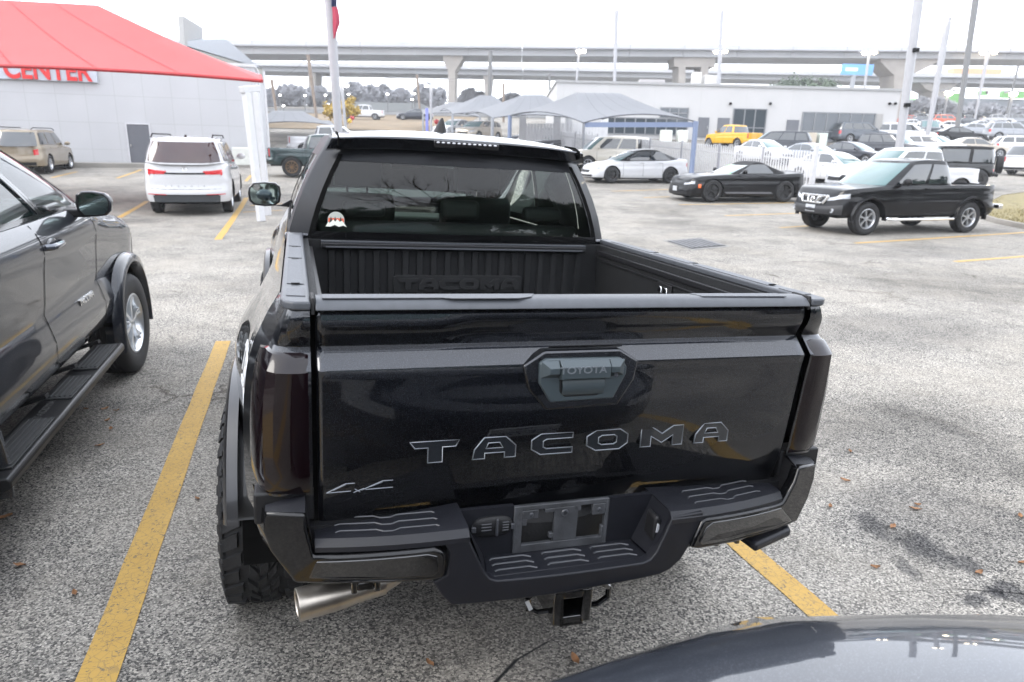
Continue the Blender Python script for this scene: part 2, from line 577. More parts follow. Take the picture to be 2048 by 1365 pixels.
sheet('grass_field', -75, -6, 66, 110, M_DRYG, .06)
sheet('road', -130, 30, 112, 126, pbr('far_road', (.13, .13, .13), .9, var=.1, scale=.3), .08)

# grass island with a kerb
def island(pts, label_grass='island_grass'):
    cx = sum(p.x for p in pts) / len(pts); cy = sum(p.y for p in pts) / len(pts)
    m = MB(); n = len(pts)
    def ring(s, z):
        return [(cx + (p.x - cx) * s, cy + (p.y - cy) * s, gz(p.x, p.y) + z) for p in pts]
    rows = [ring(1, -.05), ring(1, .11), ring(.996, .135), ring(.972, .135), ring(.970, .10)]
    m.grid(rows, closed=True)
    tag(m.build('kerb', pbr('kerb_concrete', (.20, .185, .165), .9, var=.15, scale=4, bump=.3, bscale=30), smooth=30), kind='structure')
    rows = [ring(.9695, .115), ring(.8, .16), ring(.5, .19), ring(.2, .2)]
    m = MB(); m.grid(rows, closed=True); m.add(ring(.2, .2), [tuple(range(n))])
    tag(m.build('grass_bank', pbr('winter_grass', (.18, .15, .07), .95, var=.3, scale=5, bump=.6, bscale=40), smooth=60), kind='structure')
    # blades
    rnd = random.Random(3)
    m = MB()
    for i in range(9000):
        a = rnd.randrange(n); t = rnd.random(); s = sqrt(rnd.random()) * .96
        p = pts[a].lerp(pts[(a + 1) % n], t)
        x, y = cx + (p.x - cx) * s, cy + (p.y - cy) * s
        if y > 34: continue
        z = gz(x, y) + .11 + .08 * (1 - s)
        h = rnd.uniform(.03, .09); th = rnd.uniform(0, 2 * pi); w = .012
        dx, dy = cos(th), sin(th)
        m.add([(x - dx * w, y - dy * w, z), (x + dx * w, y + dy * w, z), (x + dy * .04, y - dx * .04, z + h)], [(0, 1, 2)])
    tag(m.build(label_grass, pbr('straw', (.22, .185, .09), .9, var=.3, scale=2), smooth=0, fix=False), 'pale dry winter grass on the kerbed island behind the crew cab pickup', 'grass', kind='stuff')


island([gp(1938, 430), gp(1990, 447), gp(2060, 461), gp(2300, 505), gp(2500, 440), gp(2300, 405), gp(2060, 388), gp(2000, 396)])


def thing_box(name, mat, c, sx, sy, sz, rz, label, cat, group=None, bevel=.02):
    m = MB(); m.box(-sx / 2, sx / 2, -sy / 2, sy / 2, 0, sz)
    o = m.build(name, mat, bevel=bevel)
    o.location = c; o.rotation_euler.z = rz
    return tag(o, label, cat, group)


# ------------------------------------------------------------------ left building (service centre)
M_WALL = pbr('white_block_wall', (.42, .422, .435), .75, var=.03, scale=.8)
def panel_mat(name, col, bx, bz):
    m = pbr(name, col, .75, var=.035, scale=.7)
    n, l = m.node_tree.nodes, m.node_tree.links
    b = n['Principled BSDF']
    src = b.inputs['Base Color'].links[0].from_socket
    br = n.new('ShaderNodeTexBrick'); br.offset = 0
    br.inputs['Color1'].default_value = (1, 1, 1, 1); br.inputs['Color2'].default_value = (.97, .97, .97, 1)
    br.inputs['Mortar'].default_value = (.82, .82, .80, 1)
    br.inputs['Scale'].default_value = 1; br.inputs['Brick Width'].default_value = bx; br.inputs['Row Height'].default_value = bz
    br.inputs['Mortar Size'].default_value = .012
    tc = n.new('ShaderNodeTexCoord'); mp = n.new('ShaderNodeMapping'); mp.inputs['Rotation'].default_value = (pi / 2, 0, 0)
    l.new(tc.outputs['Object'], mp.inputs[0]); l.new(mp.outputs[0], br.inputs['Vector'])
    x = n.new('ShaderNodeMix'); x.data_type = 'RGBA'; x.blend_type = 'MULTIPLY'; x.inputs[0].default_value = 1
    l.new(src, x.inputs[6]); l.new(br.outputs['Color'], x.inputs[7]); l.new(x.outputs[2], b.inputs['Base Color'])
    return m
M_PANEL = panel_mat('white_panel_wall', (.42, .422, .435), 1.25, 1.25)
M_GREYDOOR = pbr('grey_door', (.10, .105, .12), .5, var=.05)
pB = LMI @ gp(300, 331)
WY = pB.y
zb = gz(*(lot(pB.x, WY))[:2])
WB = LM @ Matrix.Translation((0, WY, 0))


def wpt(px, py):
    """photo position -> (x, z) on the wall face, in wall coordinates"""
    Mi = WB.inverted()
    c = Mi @ Vector((0, 0, CAM_H)); d = Mi.to_3x3() @ ray(px, py)
    t = -c.y / d.y
    return c.x + d.x * t, c.z + d.z * t


bl = empty('service_building', WB, 'long white panelled service building behind the red canopy, at the left', 'building')
xr = wpt(521, 300)[0]
m = MB(); m.box(-38, xr, 0, 16, -.6, 5.35)
m.build('wall', M_PANEL, bl)
m = MB(); m.box(-38.05, xr + .05, -.05, 16.05, 5.352, 5.5)
m.build('roof_coping', pbr('grey_coping', (.5, .5, .5), .6), bl)
x0, z0 = wpt(263, 329); x1, z1 = wpt(297, 250)
m = MB(); m.box(x0, x1, -.03, .02, z0 - .1, z1); d = m.build('door', M_GREYDOOR, bl, bevel=.005)
m = MB(); m.box(x0 + .06, x0 + .12, -.09, -.031, (z0 + z1) / 2 - .1, (z0 + z1) / 2 + .02); m.build('handle', M_CHROME, d)
m = MB(); m.box(x0 - .06, x0 - .002, -.05, .02, z0 - .1, z1 + .06); m.box(x1 + .002, x1 + .06, -.05, .02, z0 - .1, z1 + .06)
m.box(x0 - .002, x1 + .002, -.05, .02, z1 + .002, z1 + .06); m.build('door_frame', pbr('door_frame', (.5, .5, .52), .5), bl)
m = MB(); m.box(-38.2, xr + .3, -1.5, -.001, -1, zb + .12)
tag(m.build('pavement', pbr('pavement_concrete', (.22, .21, .19), .9, var=.1, scale=1.5), M=None, bevel=.01), kind='structure').matrix_world = WB
xa, za = wpt(-330, 168); xb, zt = wpt(190, 112)
zl = wpt(190, 166)[1]
sg = empty('wall_sign', WB @ Matrix.Translation((0, -.12, 0)), 'white sign board with big red CENTER lettering half hidden under the canopy edge', 'sign')
m = MB(); m.box(xa, xb, -.05, .1, zl, zt + .35); m.build('board', pbr('sign_white', (.42, .45, .50), .4), sg)
ta = wpt(12, 160); tb = wpt(186, 160)
o = text_mesh('lettering', 'CENTER', 1.0, pbr('sign_red', (.55, .02, .02), .4, var=.05), sg, Matrix.Identity(4), ext=.03, bold=.025)
bb = [v.co for v in o.data.vertices]
w0 = max(v.x for v in bb) - min(v.x for v in bb); h0 = max(v.y for v in bb) - min(v.y for v in bb)
hh = wpt(100, 117)[1] - wpt(100, 160)[1]
o.matrix_local = Matrix.Translation(((ta[0] + tb[0]) / 2, -.1, ta[1] + hh / 2)) @ FACE_BACK @ Matrix.Diagonal(((tb[0] - ta[0]) / w0, hh / h0, 1, 1))
# wall cabinet right of the door
cx_, cz_ = wpt(490, 318)
m = MB(); m.box(cx_ - .5, cx_ + .5, -1.1, -.4, zb + .1, zb + .95)
o = m.build('equipment_cabinet', pbr('beige_cabinet', (.55, .56, .52), .5), bevel=.03); o.matrix_world = WB
tag(o, 'low pale utility cabinet against the white wall behind the white suv', 'cabinet')
for i, dx in enumerate((.15, .42)):
    m = MB(); m.tube((xr + dx, .2, -.3), (xr + dx, .2, 5.2), .06, n=10)
    o = m.build('downpipe', M_WHITEP); o.matrix_world = WB
    tag(o, ('white downpipe tight against the corner of the service building', 'white downpipe standing free beyond the service building corner')[i], 'pipe')

# building behind the canopy
P0, P1 = at(150, 48, 62), at(368, 50, 62)
bb_ = empty('metal_roof_building', (0, 0, 0), 'tall pale building with grey ribbed metal roof above the red canopy', 'building')
ztop = P1.z
m = MB(); m.box(P0.x, P1.x, 62, 80, 0, ztop - 1.6); m.build('wall', pbr('cream_wall', (.25, .25, .225), .7), bb_)
m = MB()
m.prism([(61.2, ztop - 1.7), (80, ztop - 1.7), (70.6, ztop + .1), (61.2, ztop - 1.35)], P0.x - .3, P1.x, 'x')
rf = m.build('roof', pbr('ribbed_metal', (.34, .36, .39), .4, .6), bb_)
m = MB()
for i in range(24):
    x = P0.x + (P1.x - P0.x) * (i + .5) / 24
    m.add([(x - .04, 61.2, ztop - 1.33), (x + .04, 61.2, ztop - 1.33), (x + .04, 70.6, ztop + .14), (x - .04, 70.6, ztop + .14)], [(0, 1, 2, 3)])
m.build('roof_rib', pbr('ribbed_metal', (.34, .36, .39)), bb_, smooth=0)
m = MB()
pa, pb, pc = at(366, 32, 61), at(405, 56, 70), at(409, 150, 70)
pd = at(372, 150, 61)
m.add([pa, pb, pc, pd], [(0, 1, 2, 3)])
m.add([p + Vector((-.5, .2, 0)) for p in (pa, pb, pc, pd)], [(3, 2, 1, 0)])
m.add([pa, pb, pb + Vector((-.5, .2, 0)), pa + Vector((-.5, .2, 0))], [(0, 1, 2, 3)])
m.add([pa, pd, pd + Vector((-.5, .2, 0)), pa + Vector((-.5, .2, 0))], [(0, 1, 2, 3)])
m.build('parapet', pbr('parapet_white', (.28, .28, .275), .7), bb_, smooth=0)


# ------------------------------------------------------------------ tension canopies
def hip_canopy(name, FL, FR, BR, BL, R1, R2, mat, hem, label, cat, group, posts=(), postr=.07, postmat=None, sag=.35, beam=None, hemr=.05, seamw=.0016):
    root = empty(name, (FL + FR) / 2 * 1.0, label, cat, group)
    root.location.z = gz(root.location.x, root.location.y)
    O = root.location.copy()
    def quad(A, B, C_, D_, n=12):
        rows = []
        for j in range(n + 1):
            v = j / n
            row = []
            for i in range(n + 1):
                u = i / n
                p = (A * (1 - u) + B * u) * (1 - v) + (D_ * (1 - u) + C_ * u) * v
                # eave arcs upward between the corners, sheet sags between ridge and eave
                p = p + Vector((0, 0, sag * 4 * u * (1 - u) * (1 - v) ** 2 - sag * .55 * 4 * v * (1 - v) * (.4 + .6 * 4 * u * (1 - u))))
                row.append(p - O)
            rows.append(row)
        return rows
    m = MB()
    m.grid(quad(FL, FR, R2, R1)); m.grid(quad(FR, BR, R2, R2)); m.grid(quad(BR, BL, R1, R2)); m.grid(quad(BL, FL, R1, R1))
    m.build('fabric_roof', mat, root, smooth=40)
    for u in (.2, .4, .6, .8):
        for A, B, C_, D_ in ((FL, FR, R2, R1),):
            sm_ = MB(); rows = []
            for j in range(13):
                v = j / 12
                row = []
                for uu in (u - seamw, u + seamw):
                    p = (A * (1 - uu) + B * uu) * (1 - v) + (D_ * (1 - uu) + C_ * uu) * v
                    p = p + Vector((0, -.012, .02 + sag * 4 * uu * (1 - uu) * (1 - v) ** 2 - sag * .55 * 4 * v * (1 - v) * (.4 + .6 * 4 * uu * (1 - uu))))
                    row.append(p - O)
                rows.append(row)
            sm_.grid(rows); sm_.build('fabric_seam', hem, root, smooth=0)
    h = MB()
    for A, B in ((FL, FR), (FR, BR), (BR, BL), (BL, FL)):
        pts = [A.lerp(B, i / 12) + Vector((0, 0, sag * 4 * (i / 12) * (1 - i / 12) - .02)) - O for i in range(13)]
        h.path(pts, hemr, 6)
    h.build('hem', hem, root)
    for P in posts:
        b0 = Vector((P.x, P.y, gz(P.x, P.y)))
        q = MB(); q.tube(b0 - O - Vector((0, 0, .1)), P - O, postr, n=12)
        q.build('post', postmat, root)
    if beam:
        q = MB()
        for A, B in beam:
            d = B - A
            Mx = Matrix.Translation((A + B) / 2 - O) @ d.to_track_quat('X', 'Z').to_matrix().to_4x4()
            q.obox(Mx, d.length, .16, .2)
        q.build('beam', postmat, root)
    return root


M_REDF = pbr('red_fabric', (.50, .060, .058), .7, var=.05, scale=1.2, bump=.05, bscale=200)
M_REDH = pbr('red_hem', (.30, .012, .015), .6)
FR = at(523, 161, 18.2)
FL = at(-330, 128, 17.0)
BR_ = at(519, 158, 23.5)
R2 = at(195, 11, 21)
R1 = at(-260, -14, 20.5)
BL_ = at(-400, 118, 23.5)
cn = hip_canopy('red_canopy', FL, FR, BR_, BL_, R1, R2, M_REDF, M_REDH, 'large red tensioned fabric canopy with a hipped roof on white posts', 'canopy', None, (), sag=.12, hemr=.045)
O = cn.location
# main post: white square section, slightly leaning as in the photograph
pb0 = gp(523, 443)
for (dx, dy, s, topx, topy) in ((0, 0, .15, 492, 186), ):
    top = at(topx, topy, pb0.y + .1)
    d = top - pb0
    m = MB(); m.obox(Matrix.Translation((top + pb0) / 2 - O) @ d.to_track_quat('Z', 'Y').to_matrix().to_4x4(), s, s, d.length)
    m.build('post', M_WHITEP, cn, bevel=.01)
pb1 = gp(537, 431)
top1 = at(512, 186, pb1.y)
d = top1 - pb1
m = MB(); m.obox(Matrix.Translation((top1 + pb1) / 2 - O) @ d.to_track_quat('Z', 'Y').to_matrix().to_4x4(), .13, .13, d.length)
m.build('post', M_WHITEP, cn, bevel=.01)
m = MB()
a_ = at(483, 180, pb0.y); b2 = at(516, 177, pb0.y + .5)
d = b2 - a_
m.obox(Matrix.Translation((a_ + b2) / 2 - O) @ d.to_track_quat('X', 'Z').to_matrix().to_4x4(), d.length, .16, .14)
m.build('beam', M_WHITEP, cn, bevel=.01)

M_GREYF = pbr('grey_fabric', (.19, .197, .215), .7, var=.04, scale=.8)
_n, _l = M_GREYF.node_tree.nodes, M_GREYF.node_tree.links
_t = _n.new('ShaderNodeBsdfTranslucent'); _t.inputs[0].default_value = (.62, .63, .66, 1)
_m = _n.new('ShaderNodeMixShader'); _m.inputs[0].default_value = .38
_l.new(_n['Principled BSDF'].outputs[0], _m.inputs[1]); _l.new(_t.outputs[0], _m.inputs[2]); _l.new(_m.outputs[0], _n['Material Output'].inputs['Surface'])
M_BLUEP = pbr('blue_grey_steel', (.16, .20, .30), .45, var=.05)
M_LGP = pbr('light_grey_steel', (.25, .26, .28), .45, var=.05)
FLn, FRn = at(1167, 245, 30.5), at(1392, 243, 30.5)
BLn, BRn = at(1020, 231, 41), at(1205, 238, 41)
hip_canopy('shade_canopy', FLn, FRn, BRn, BLn, at(1152, 186, 36), at(1240, 187, 36), M_GREYF, pbr('grey_hem', (.09, .095, .105), .7),
           'grey fabric shade canopy over the white sedan, the nearest one, with blue grey posts', 'canopy', 'grey shade canopies over the parked cars',
           (FRn, BLn), .11, M_BLUEP, .32, beam=[(at(1170, 250, 30.6), at(1392, 250, 30.6))], hemr=.03)
cps = [((985, 236, 42), (1168, 241, 42), (1120, 232, 52), (930, 228, 52), (1045, 190, 47), (1088, 190, 47), 'grey shade canopy with a soft peaked roof just left of the nearest one'),
       ((905, 228, 54), (1050, 236, 54), (1010, 228, 64), (880, 222, 64), (960, 191, 59), (988, 192, 59), 'grey shade canopy in the middle distance behind the roof fin of the black pickup'),
       ((846, 229, 66), (960, 234, 66), (930, 226, 76), (840, 222, 76), (900, 205, 71), (925, 205, 71), 'farthest small grey shade canopy, left end of the row'),
       ((500, 250, 52), (668, 251, 52), (650, 246, 62), (500, 246, 62), (545, 222, 57), (606, 223, 57), 'pale flat grey canopy roof right of the red canopy corner')]
for c in cps:
    P = [at(*k) for k in c[:6]]
    hip_canopy('shade_canopy', P[0], P[1], P[2], P[3], P[4], P[5], M_GREYF, pbr('grey_hem', (.09, .095, .105), .7), c[6], 'canopy', 'grey shade canopies over the parked cars',
               (P[0], P[1]), .09, M_LGP, .25, hemr=.03)

# ------------------------------------------------------------------ right building
M_WH2 = panel_mat('white_render', (.42, .415, .415), 4.0, 9.0)
M_WIN = pbr('dark_window', (.035, .045, .055), .06, 0, .8, var=.1)
M_FRM = pbr('window_frame', (.17, .175, .185), .4, .3)
DB = 64.0
rb = empty('showroom_building', (0, DB, 0), 'long low white building with dark windows and grey doors beyond the cars', 'building')
def q2(px, py): p = at(px, py, DB); return p.x, p.z
xl, zt_ = q2(1114, 165); xr2, _ = q2(1802, 183)
ztr = q2(1802, 183)[1]
m = MB(); m.prism([(xl, 0), (xr2, 0), (xr2, ztr), (xl, zt_)], 0, 22); m.build('wall', M_WH2, rb)
m = MB(); m.prism([(xl - .1, zt_), (xr2 + .1, ztr), (xr2 + .1, ztr + .2), (xl - .1, zt_ + .2)], -.12, 22.1); m.build('parapet_cap', pbr('parapet_grey', (.28, .28, .28), .6), rb)
for x0p, y0p, x1p, y1p in ((1397, 235, 1415, 273), (1436, 236, 1455, 279), (1574, 240, 1592, 287)):
    x0, z1 = q2(x0p, y0p); x1, z0 = q2(x1p, y1p + 3)
    m = MB(); m.box(x0, x1, -.06, .05, z0, z1); dd = m.build('door', M_GREYDOOR, rb)
    m = MB(); m.box(x1 - .18, x1 - .1, -.1, -.061, (z0 + z1) / 2 - .1, (z0 + z1) / 2 + .1); m.build('handle', M_CHROME, dd)
def window(px0, py0, px1, py1, cols, split=.65, slant=0):
    x0, z1 = q2(px0, py0); x1, z0 = q2(px1, py1)
    f = MB(); w = .09
    f.box(x0 - w, x1 + w, -.08, .05, z1, z1 + w); f.box(x0 - w, x1 + w, -.08, .05, z0 - w, z0)
    f.box(x0 - w, x0, -.08, .05, z0, z1); f.box(x1, x1 + w, -.08, .05, z0, z1)
    for i in range(1, cols):
        x = x0 + (x1 - x0) * i / cols
        f.box(x - .05, x + .05, -.078, .05, z0, z1)
    zz = z0 + (z1 - z0) * (1 - split)
    for i in range(cols):
        xa = x0 + (x1 - x0) * i / cols + (.05 if i else 0); xb_ = x0 + (x1 - x0) * (i + 1) / cols - (.05 if i < cols - 1 else 0)
        f.box(xa, xb_, -.075, .05, zz - .04, zz + .04)
    fo = f.build('window', M_FRM, rb)
    p = MB(); p.box(x0, x1, -.03, .04, z0, z1); p.build('pane', M_WIN, fo)
window(1469, 219, 1526, 276, 3)
window(1607, 226, 1741, 285, 6)
window(1209, 236, 1372, 270, 8, .5)
window(1322, 217, 1374, 236, 3, .5)
x0, z1 = q2(1748, 228); x1, z0 = q2(1758, 285)
m = MB(); m.box(x0, x1, -.02, .05, z0, z1); m.build('recess', pbr('recess_grey', (.3, .29, .28), .8), rb)
for px in (1460, 1540, 1778, 1789):
    p = q2(px, 208); m = MB(); m.ball((p[0], -.15, p[1]), .14, .14, .12); m.build('wall_lamp', M_DARK, rb)
for i, (px, pw, ph, cl, lb) in enumerate(((1618, 17, 22, (.42, .37, .30), 'brown slatted refuse box under the wide showroom window'), (1641, 14, 21, (.55, .6, .56), 'pale green grey utility box under the wide showroom window'),
                                   (1331, 19, 22, (.6, .62, .58), 'pale air conditioning unit below the canopy eave, left one of two'), (1363, 17, 22, (.6, .62, .58), 'pale air conditioning unit below the canopy eave, right one of two'))):
    yb = 288 if i < 2 else 283
    P = at(px, yb, DB - 1.6)
    thing_box('utility_box', pbr('box_%s' % ('tan' if i == 0 else 'green' if i == 1 else 'pale'), cl, .6), (P.x, P.y, P.z - .1), pw / 1385 * DB, 1, ph / 1385 * DB, 0, lb, 'utility box')
P = at(1303, 162, DB + 5); thing_box('roof_tank', pbr('roof_grey', (.36, .34, .34), .7), (P.x, P.y, zt_ - .2), 2.3, 1.2, 1.0, 0, 'small dark grey rooftop unit above the showroom roof edge', 'roof unit')
for i, (px0, px1, py) in enumerate(((1386, 1400, 150), (1408, 1432, 156))):
    P = at((px0 + px1) / 2, py, DB + 9)
    thing_box('rooftop_unit', pbr('roof_pale', (.55, .54, .52), .7), (P.x, P.y, ztr - .3), (px1 - px0) / 1385 * 72, 1.2, P.z - ztr + .5, 0,
              ('narrow pale rooftop unit under the concrete pier cap', 'wide pale rooftop unit right of the narrow one')[i], 'roof unit')

# ------------------------------------------------------------------ highway overpasses
def overpass(D, tl, bl_, tr, br_, label, depth, piers):
    root = empty('overpass', (0, D, 0), label, 'overpass', 'elevated highway decks')
    A0, A1 = at(-250, tl, D), at(-250, bl_, D)
    x0, z0t, z0b = A0.x, at(400, tl, D).z, at(400, bl_, D).z
    x1, z1t, z1b = at(2350, tr, D).x, at(2048, tr, D).z, at(2048, br_, D).z
    xa, xb_ = at(400, tl, D).x, at(2048, tr, D).x
    k = (z1t - z0t) / (xb_ - xa); kb = (z1b - z0b) / (xb_ - xa)
    def zt(x): return z0t + k * (x - xa)
    def zbm(x): return z0b + kb * (x - xa)
    def slab(f0, f1, y0, y1):
        m = MB()
        n = 24
        for i in range(n):
            xx0, xx1 = x0 + (x1 - x0) * i / n, x0 + (x1 - x0) * (i + 1) / n - .06
            def z(x, f): return zbm(x) + (zt(x) - zbm(x)) * f
            vs = [(xx0, y0, z(xx0, f0)), (xx1, y0, z(xx1, f0)), (xx1, y1, z(xx1, f0)), (xx0, y1, z(xx0, f0)),
                  (xx0, y0, z(xx0, f1)), (xx1, y0, z(xx1, f1)), (xx1, y1, z(xx1, f1)), (xx0, y1, z(xx0, f1))]
            m.add(vs, [(0, 1, 5, 4), (1, 2, 6, 5), (2, 3, 7, 6), (3, 0, 4, 7), (4, 5, 6, 7), (3, 2, 1, 0)])
        return m
    slab(.62, 1.0, 0, .35).build('barrier', pbr('barrier_concrete', (.42, .42, .43), .9, var=.08, scale=.4), root, smooth=0)
    slab(.52, .62, -.25, depth).build('deck', pbr('deck_concrete', (.24, .24, .25), .9, var=.1, scale=.3), root, smooth=0)
    slab(.0, .52, .7, depth - .7).build('girder', pbr('girder_concrete', (.36, .36, .37), .9, var=.1, scale=.2), root, smooth=0)
    slab(.62, .95, depth - .35, depth).build('barrier', pbr('barrier_concrete', (.42, .42, .43)), root, smooth=0)
    for pts in piers:
        m = MB()
        P = [at(px, py, D + 1) for px, py in pts]
        m.prism([(p.x, p.z) for p in P], 1.2, depth * .55)
        m.build('pier', M_CONCP, root, smooth=0)
    return root


overpass(120, 79, 106, 96, 118, 'upper concrete highway overpass deck crossing the whole view on hammerhead piers', 11,
         [[(886, 103), (925, 104), (925, 118), (910, 142), (909, 240), (895, 240), (896, 142), (886, 122)],
          [(1349, 108), (1431, 110), (1431, 134), (1418, 134), (1414, 200), (1404, 200), (1403, 134), (1372, 134), (1370, 200), (1358, 200), (1358, 134), (1349, 133)],
          [(1762, 112), (1882, 114), (1878, 124), (1836, 145), (1820, 150), (1814, 260), (1788, 260), (1790, 150), (1783, 145), (1763, 124)],
          [(-60, 100), (-20, 100), (-35, 150), (-35, 330), (-50, 330), (-50, 150)]])
overpass(152, 122, 140, 150, 168, 'lower concrete highway overpass deck seen beneath the upper one', 12,
         [[(961, 138), (988, 139), (985, 160), (979, 215), (971, 215), (968, 160)],
          [(614, 136), (632, 136), (630, 150), (628, 240), (618, 240), (616, 150)],
          [(1839, 164), (1921, 166), (1905, 178), (1893, 184), (1890, 240), (1866, 240), (1866, 184), (1852, 178)]])
P = at(1965, 150, 153); thing_box('freight_trailer', pbr('orange_trailer', (.62, .35, .2), .6), (P.x, 156, P.z - .2), 10, 2.4, 1.6, 0, 'long faded orange trailer travelling on the lower highway deck', 'trailer')
P0, P1 = at(1687, 128, 108), at(1745, 151, 108)
bbd = empty('billboard', (0, 108, 0), 'blue and white roadside billboard on a pole above the white showroom', 'billboard')
m = MB(); m.box(P0.x, P1.x, 0, .5, P1.z, P0.z); m.build('panel', pbr('billboard_blue', (.12, .30, .62), .5, var=.3, scale=.25), bbd)
m = MB(); m.box(P0.x + .4, P0.x + 2.2, -.03, -.002, P1.z + .5, P0.z - .5); m.build('panel_patch', pbr('billboard_pale', (.6, .65, .75), .5), bbd)
m = MB(); cxp = at(1709, 150, 108).x; m.tube((cxp, .25, 4), (cxp, .25, P1.z), .35); m.build('post', M_LGP, bbd)
P0, P1 = at(1868, 180, 205), at(2150, 252, 205)
gb = empty('green_store', (0, 205, 0), 'hazy grey retail building with bright green wall panels at far right', 'building')
m = MB(); m.box(P0.x, P1.x, 0, 20, 6, P0.z - 2); m.build('wall', pbr('store_grey', (.13, .14, .155), .7, var=.15, scale=.1), gb)
for i, (a, b_, c_, d_) in enumerate(((1872, 186, 1925, 213), (1960, 182, 1974, 191), (2005, 182, 2048, 197))):
    p, q_ = at(a, b_, 204), at(c_, d_, 204)
    m = MB(); m.box(p.x, q_.x, -1.2, -.01, q_.z, p.z); m.build('green_panel', pbr('store_green', (.08, .27, .04), .5), gb)
p, q_ = at(1976, 181, 203), at(1992, 188, 203)
m = MB(); m.box(p.x, q_.x, -1.2, -.01, q_.z, p.z); m.build('sign', pbr('store_sign', (.75, .5, .6), .5), gb)
P = at(1822, 197, 150); m = MB(); m.box(-1, 1, -.2, .2, -.6, .6)
o = m.build('pole_sign', pbr('green_sign', (.3, .8, .25), .5, emit=((.4, 1, .35), .7)), bevel=.1); o.location = P
tag(o, 'small glowing green sign right of the showroom corner', 'sign')
P0, P1 = at(696, 204, 128), at(842, 236, 128)
m = MB(); m.box(P0.x, P1.x, 0, 14, 4, P0.z)
o = m.build('long_white_building', pbr('far_white', (.28, .29, .29), .7)); o.location.y = 128
tag(o, 'long low pale building in the haze behind the flagpole', 'building')

# ------------------------------------------------------------------ picket fence
fa, fb = gp(1620, 397), None
la = LMI @ fa
fence = empty('picket_fence', (0, 0, 0), 'white metal picket fence with tall gate post running beside the black convertible', 'fence')
pk, rl = MB(), MB()
fe_ = at(1045, 300, 53); fd_ = Vector((fe_.x - fa.x, fe_.y - fa.y, 0)); FLN = fd_.length; fd_.normalize(); FANG = atan2(-fd_.x, fd_.y)
def fpt(s): p = fa + fd_ * s; return Vector((p.x, p.y, gz(p.x, p.y)))
ns = int(FLN / .145)
pkn = [MB() for _ in range(int(FLN / 2.4) + 1)]
for i in range(ns):
    p = fpt(i * .145)
    h = 1.72
    Mx = Matrix.Translation(p) @ Matrix.Rotation(FANG, 4, 'Z')
    mb = pkn[min(int(i * .145 / 2.4), len(pkn) - 1)]
    mb.add([Mx @ Vector(v) for v in ((-.012, -.035, .12), (-.012, .035, .12), (-.012, .035, h - .07), (-.012, 0, h), (-.012, -.035, h - .07),
                                     (.012, -.035, .12), (.012, .035, .12), (.012, .035, h - .07), (.012, 0, h), (.012, -.035, h - .07))],
           [(0, 1, 2, 3, 4), (9, 8, 7, 6, 5), (0, 5, 6, 1), (1, 6, 7, 2), (2, 7, 8, 3), (3, 8, 9, 4), (4, 9, 5, 0)])
for mb in pkn:
    if mb.v: mb.build('pickets', M_WHITEP, fence, smooth=0)
for z in (.4, 1.40):
    r = MB()
    for i in range(10):
        a, b_ = fpt(FLN * i / 10), fpt(FLN * (i + 1) / 10)
        d = b_ - a
        r.obox(Matrix.Translation((a + b_) / 2 + Vector((0, 0, z))) @ d.to_track_quat('X', 'Z').to_matrix().to_4x4(), d.length, .035, .05)
    r.build('rail', M_WHITEP, fence, smooth=0)
for i in range(11):
    p = fpt(FLN * i / 10)
    r = MB(); w = .075 if i == 0 else .045; h = 1.95 if i == 0 else 1.78
    r.box(p.x - w, p.x + w, p.y - w, p.y + w, p.z - .05, p.z + h)
    r.build('post', M_WHITEP if i == 0 else pbr('fence_post_grey', (.3, .3, .32), .6), fence, bevel=.008)

# a second white fence far along the canopies
f2 = empty('board_fence', (0, 0, 0), 'low white board fence and pillars under the grey canopies', 'fence')
m = MB()
for i in range(26):
    P = at(1045 + i * 6.2, 272 - i * .1, 47)
    m.box(P.x - .085, P.x + .085, 47, 47.05, P.z - .3, P.z + .75)
m.build('boards', M_WHITEP, f2, smooth=0)
for px in (1044, 1112, 1136, 1206):
    P = at(px, 300, 47.3); m = MB(); m.box(P.x - .22, P.x + .22, 47.1, 47.5, P.z - .5, P.z + 2.2); m.build('pillar', M_WHITEP, f2)

# ------------------------------------------------------------------ poles and lamps
def pole(name, top, bot, y, r0, r1, mat, label, cat, lamps=(), arm=0, group=None, square=False, lampm=None, lr=.16):
    T_, B_ = at(top[0], top[1], y), at(bot[0], bot[1], y)
    if B_.z > gz(B_.x, y):
        d = (B_ - T_).normalized()
        B_ = B_ + d * ((B_.z - gz(B_.x, y)) / max(.2, -d.z))
    root = empty(name, B_, label, cat, group)
    m = MB(); m.tube((0, 0, -.1), T_ - B_, r0, r1, n=4 if square else 12)
    m.build('shaft', mat, root)
    hm = pbr('lamp_housing', (.35, .35, .36), .5)
    if arm:
        m = MB(); t = T_ - B_
        m.tube(t + Vector((-arm, 0, 0)), t + Vector((arm, 0, 0)), .05)
        m.build('arm', hm, root)
    for dx, dz in lamps:
        t = T_ - B_ + Vector((dx, 0, dz))
        h = MB(); h.box(t.x - lr * 1.6, t.x + lr * 1.6, t.y - lr, t.y + lr * 2, t.z, t.z + lr * .6)
        hh = h.build('lamp_head', hm, root, bevel=.02)
        l_ = MB(); l_.ball((t.x, t.y - lr * .3, t.z - lr * .4), lr * 1.2, lr, lr * .8); l_.build('lamp', lampm or M_LAMP, hh)
    return root


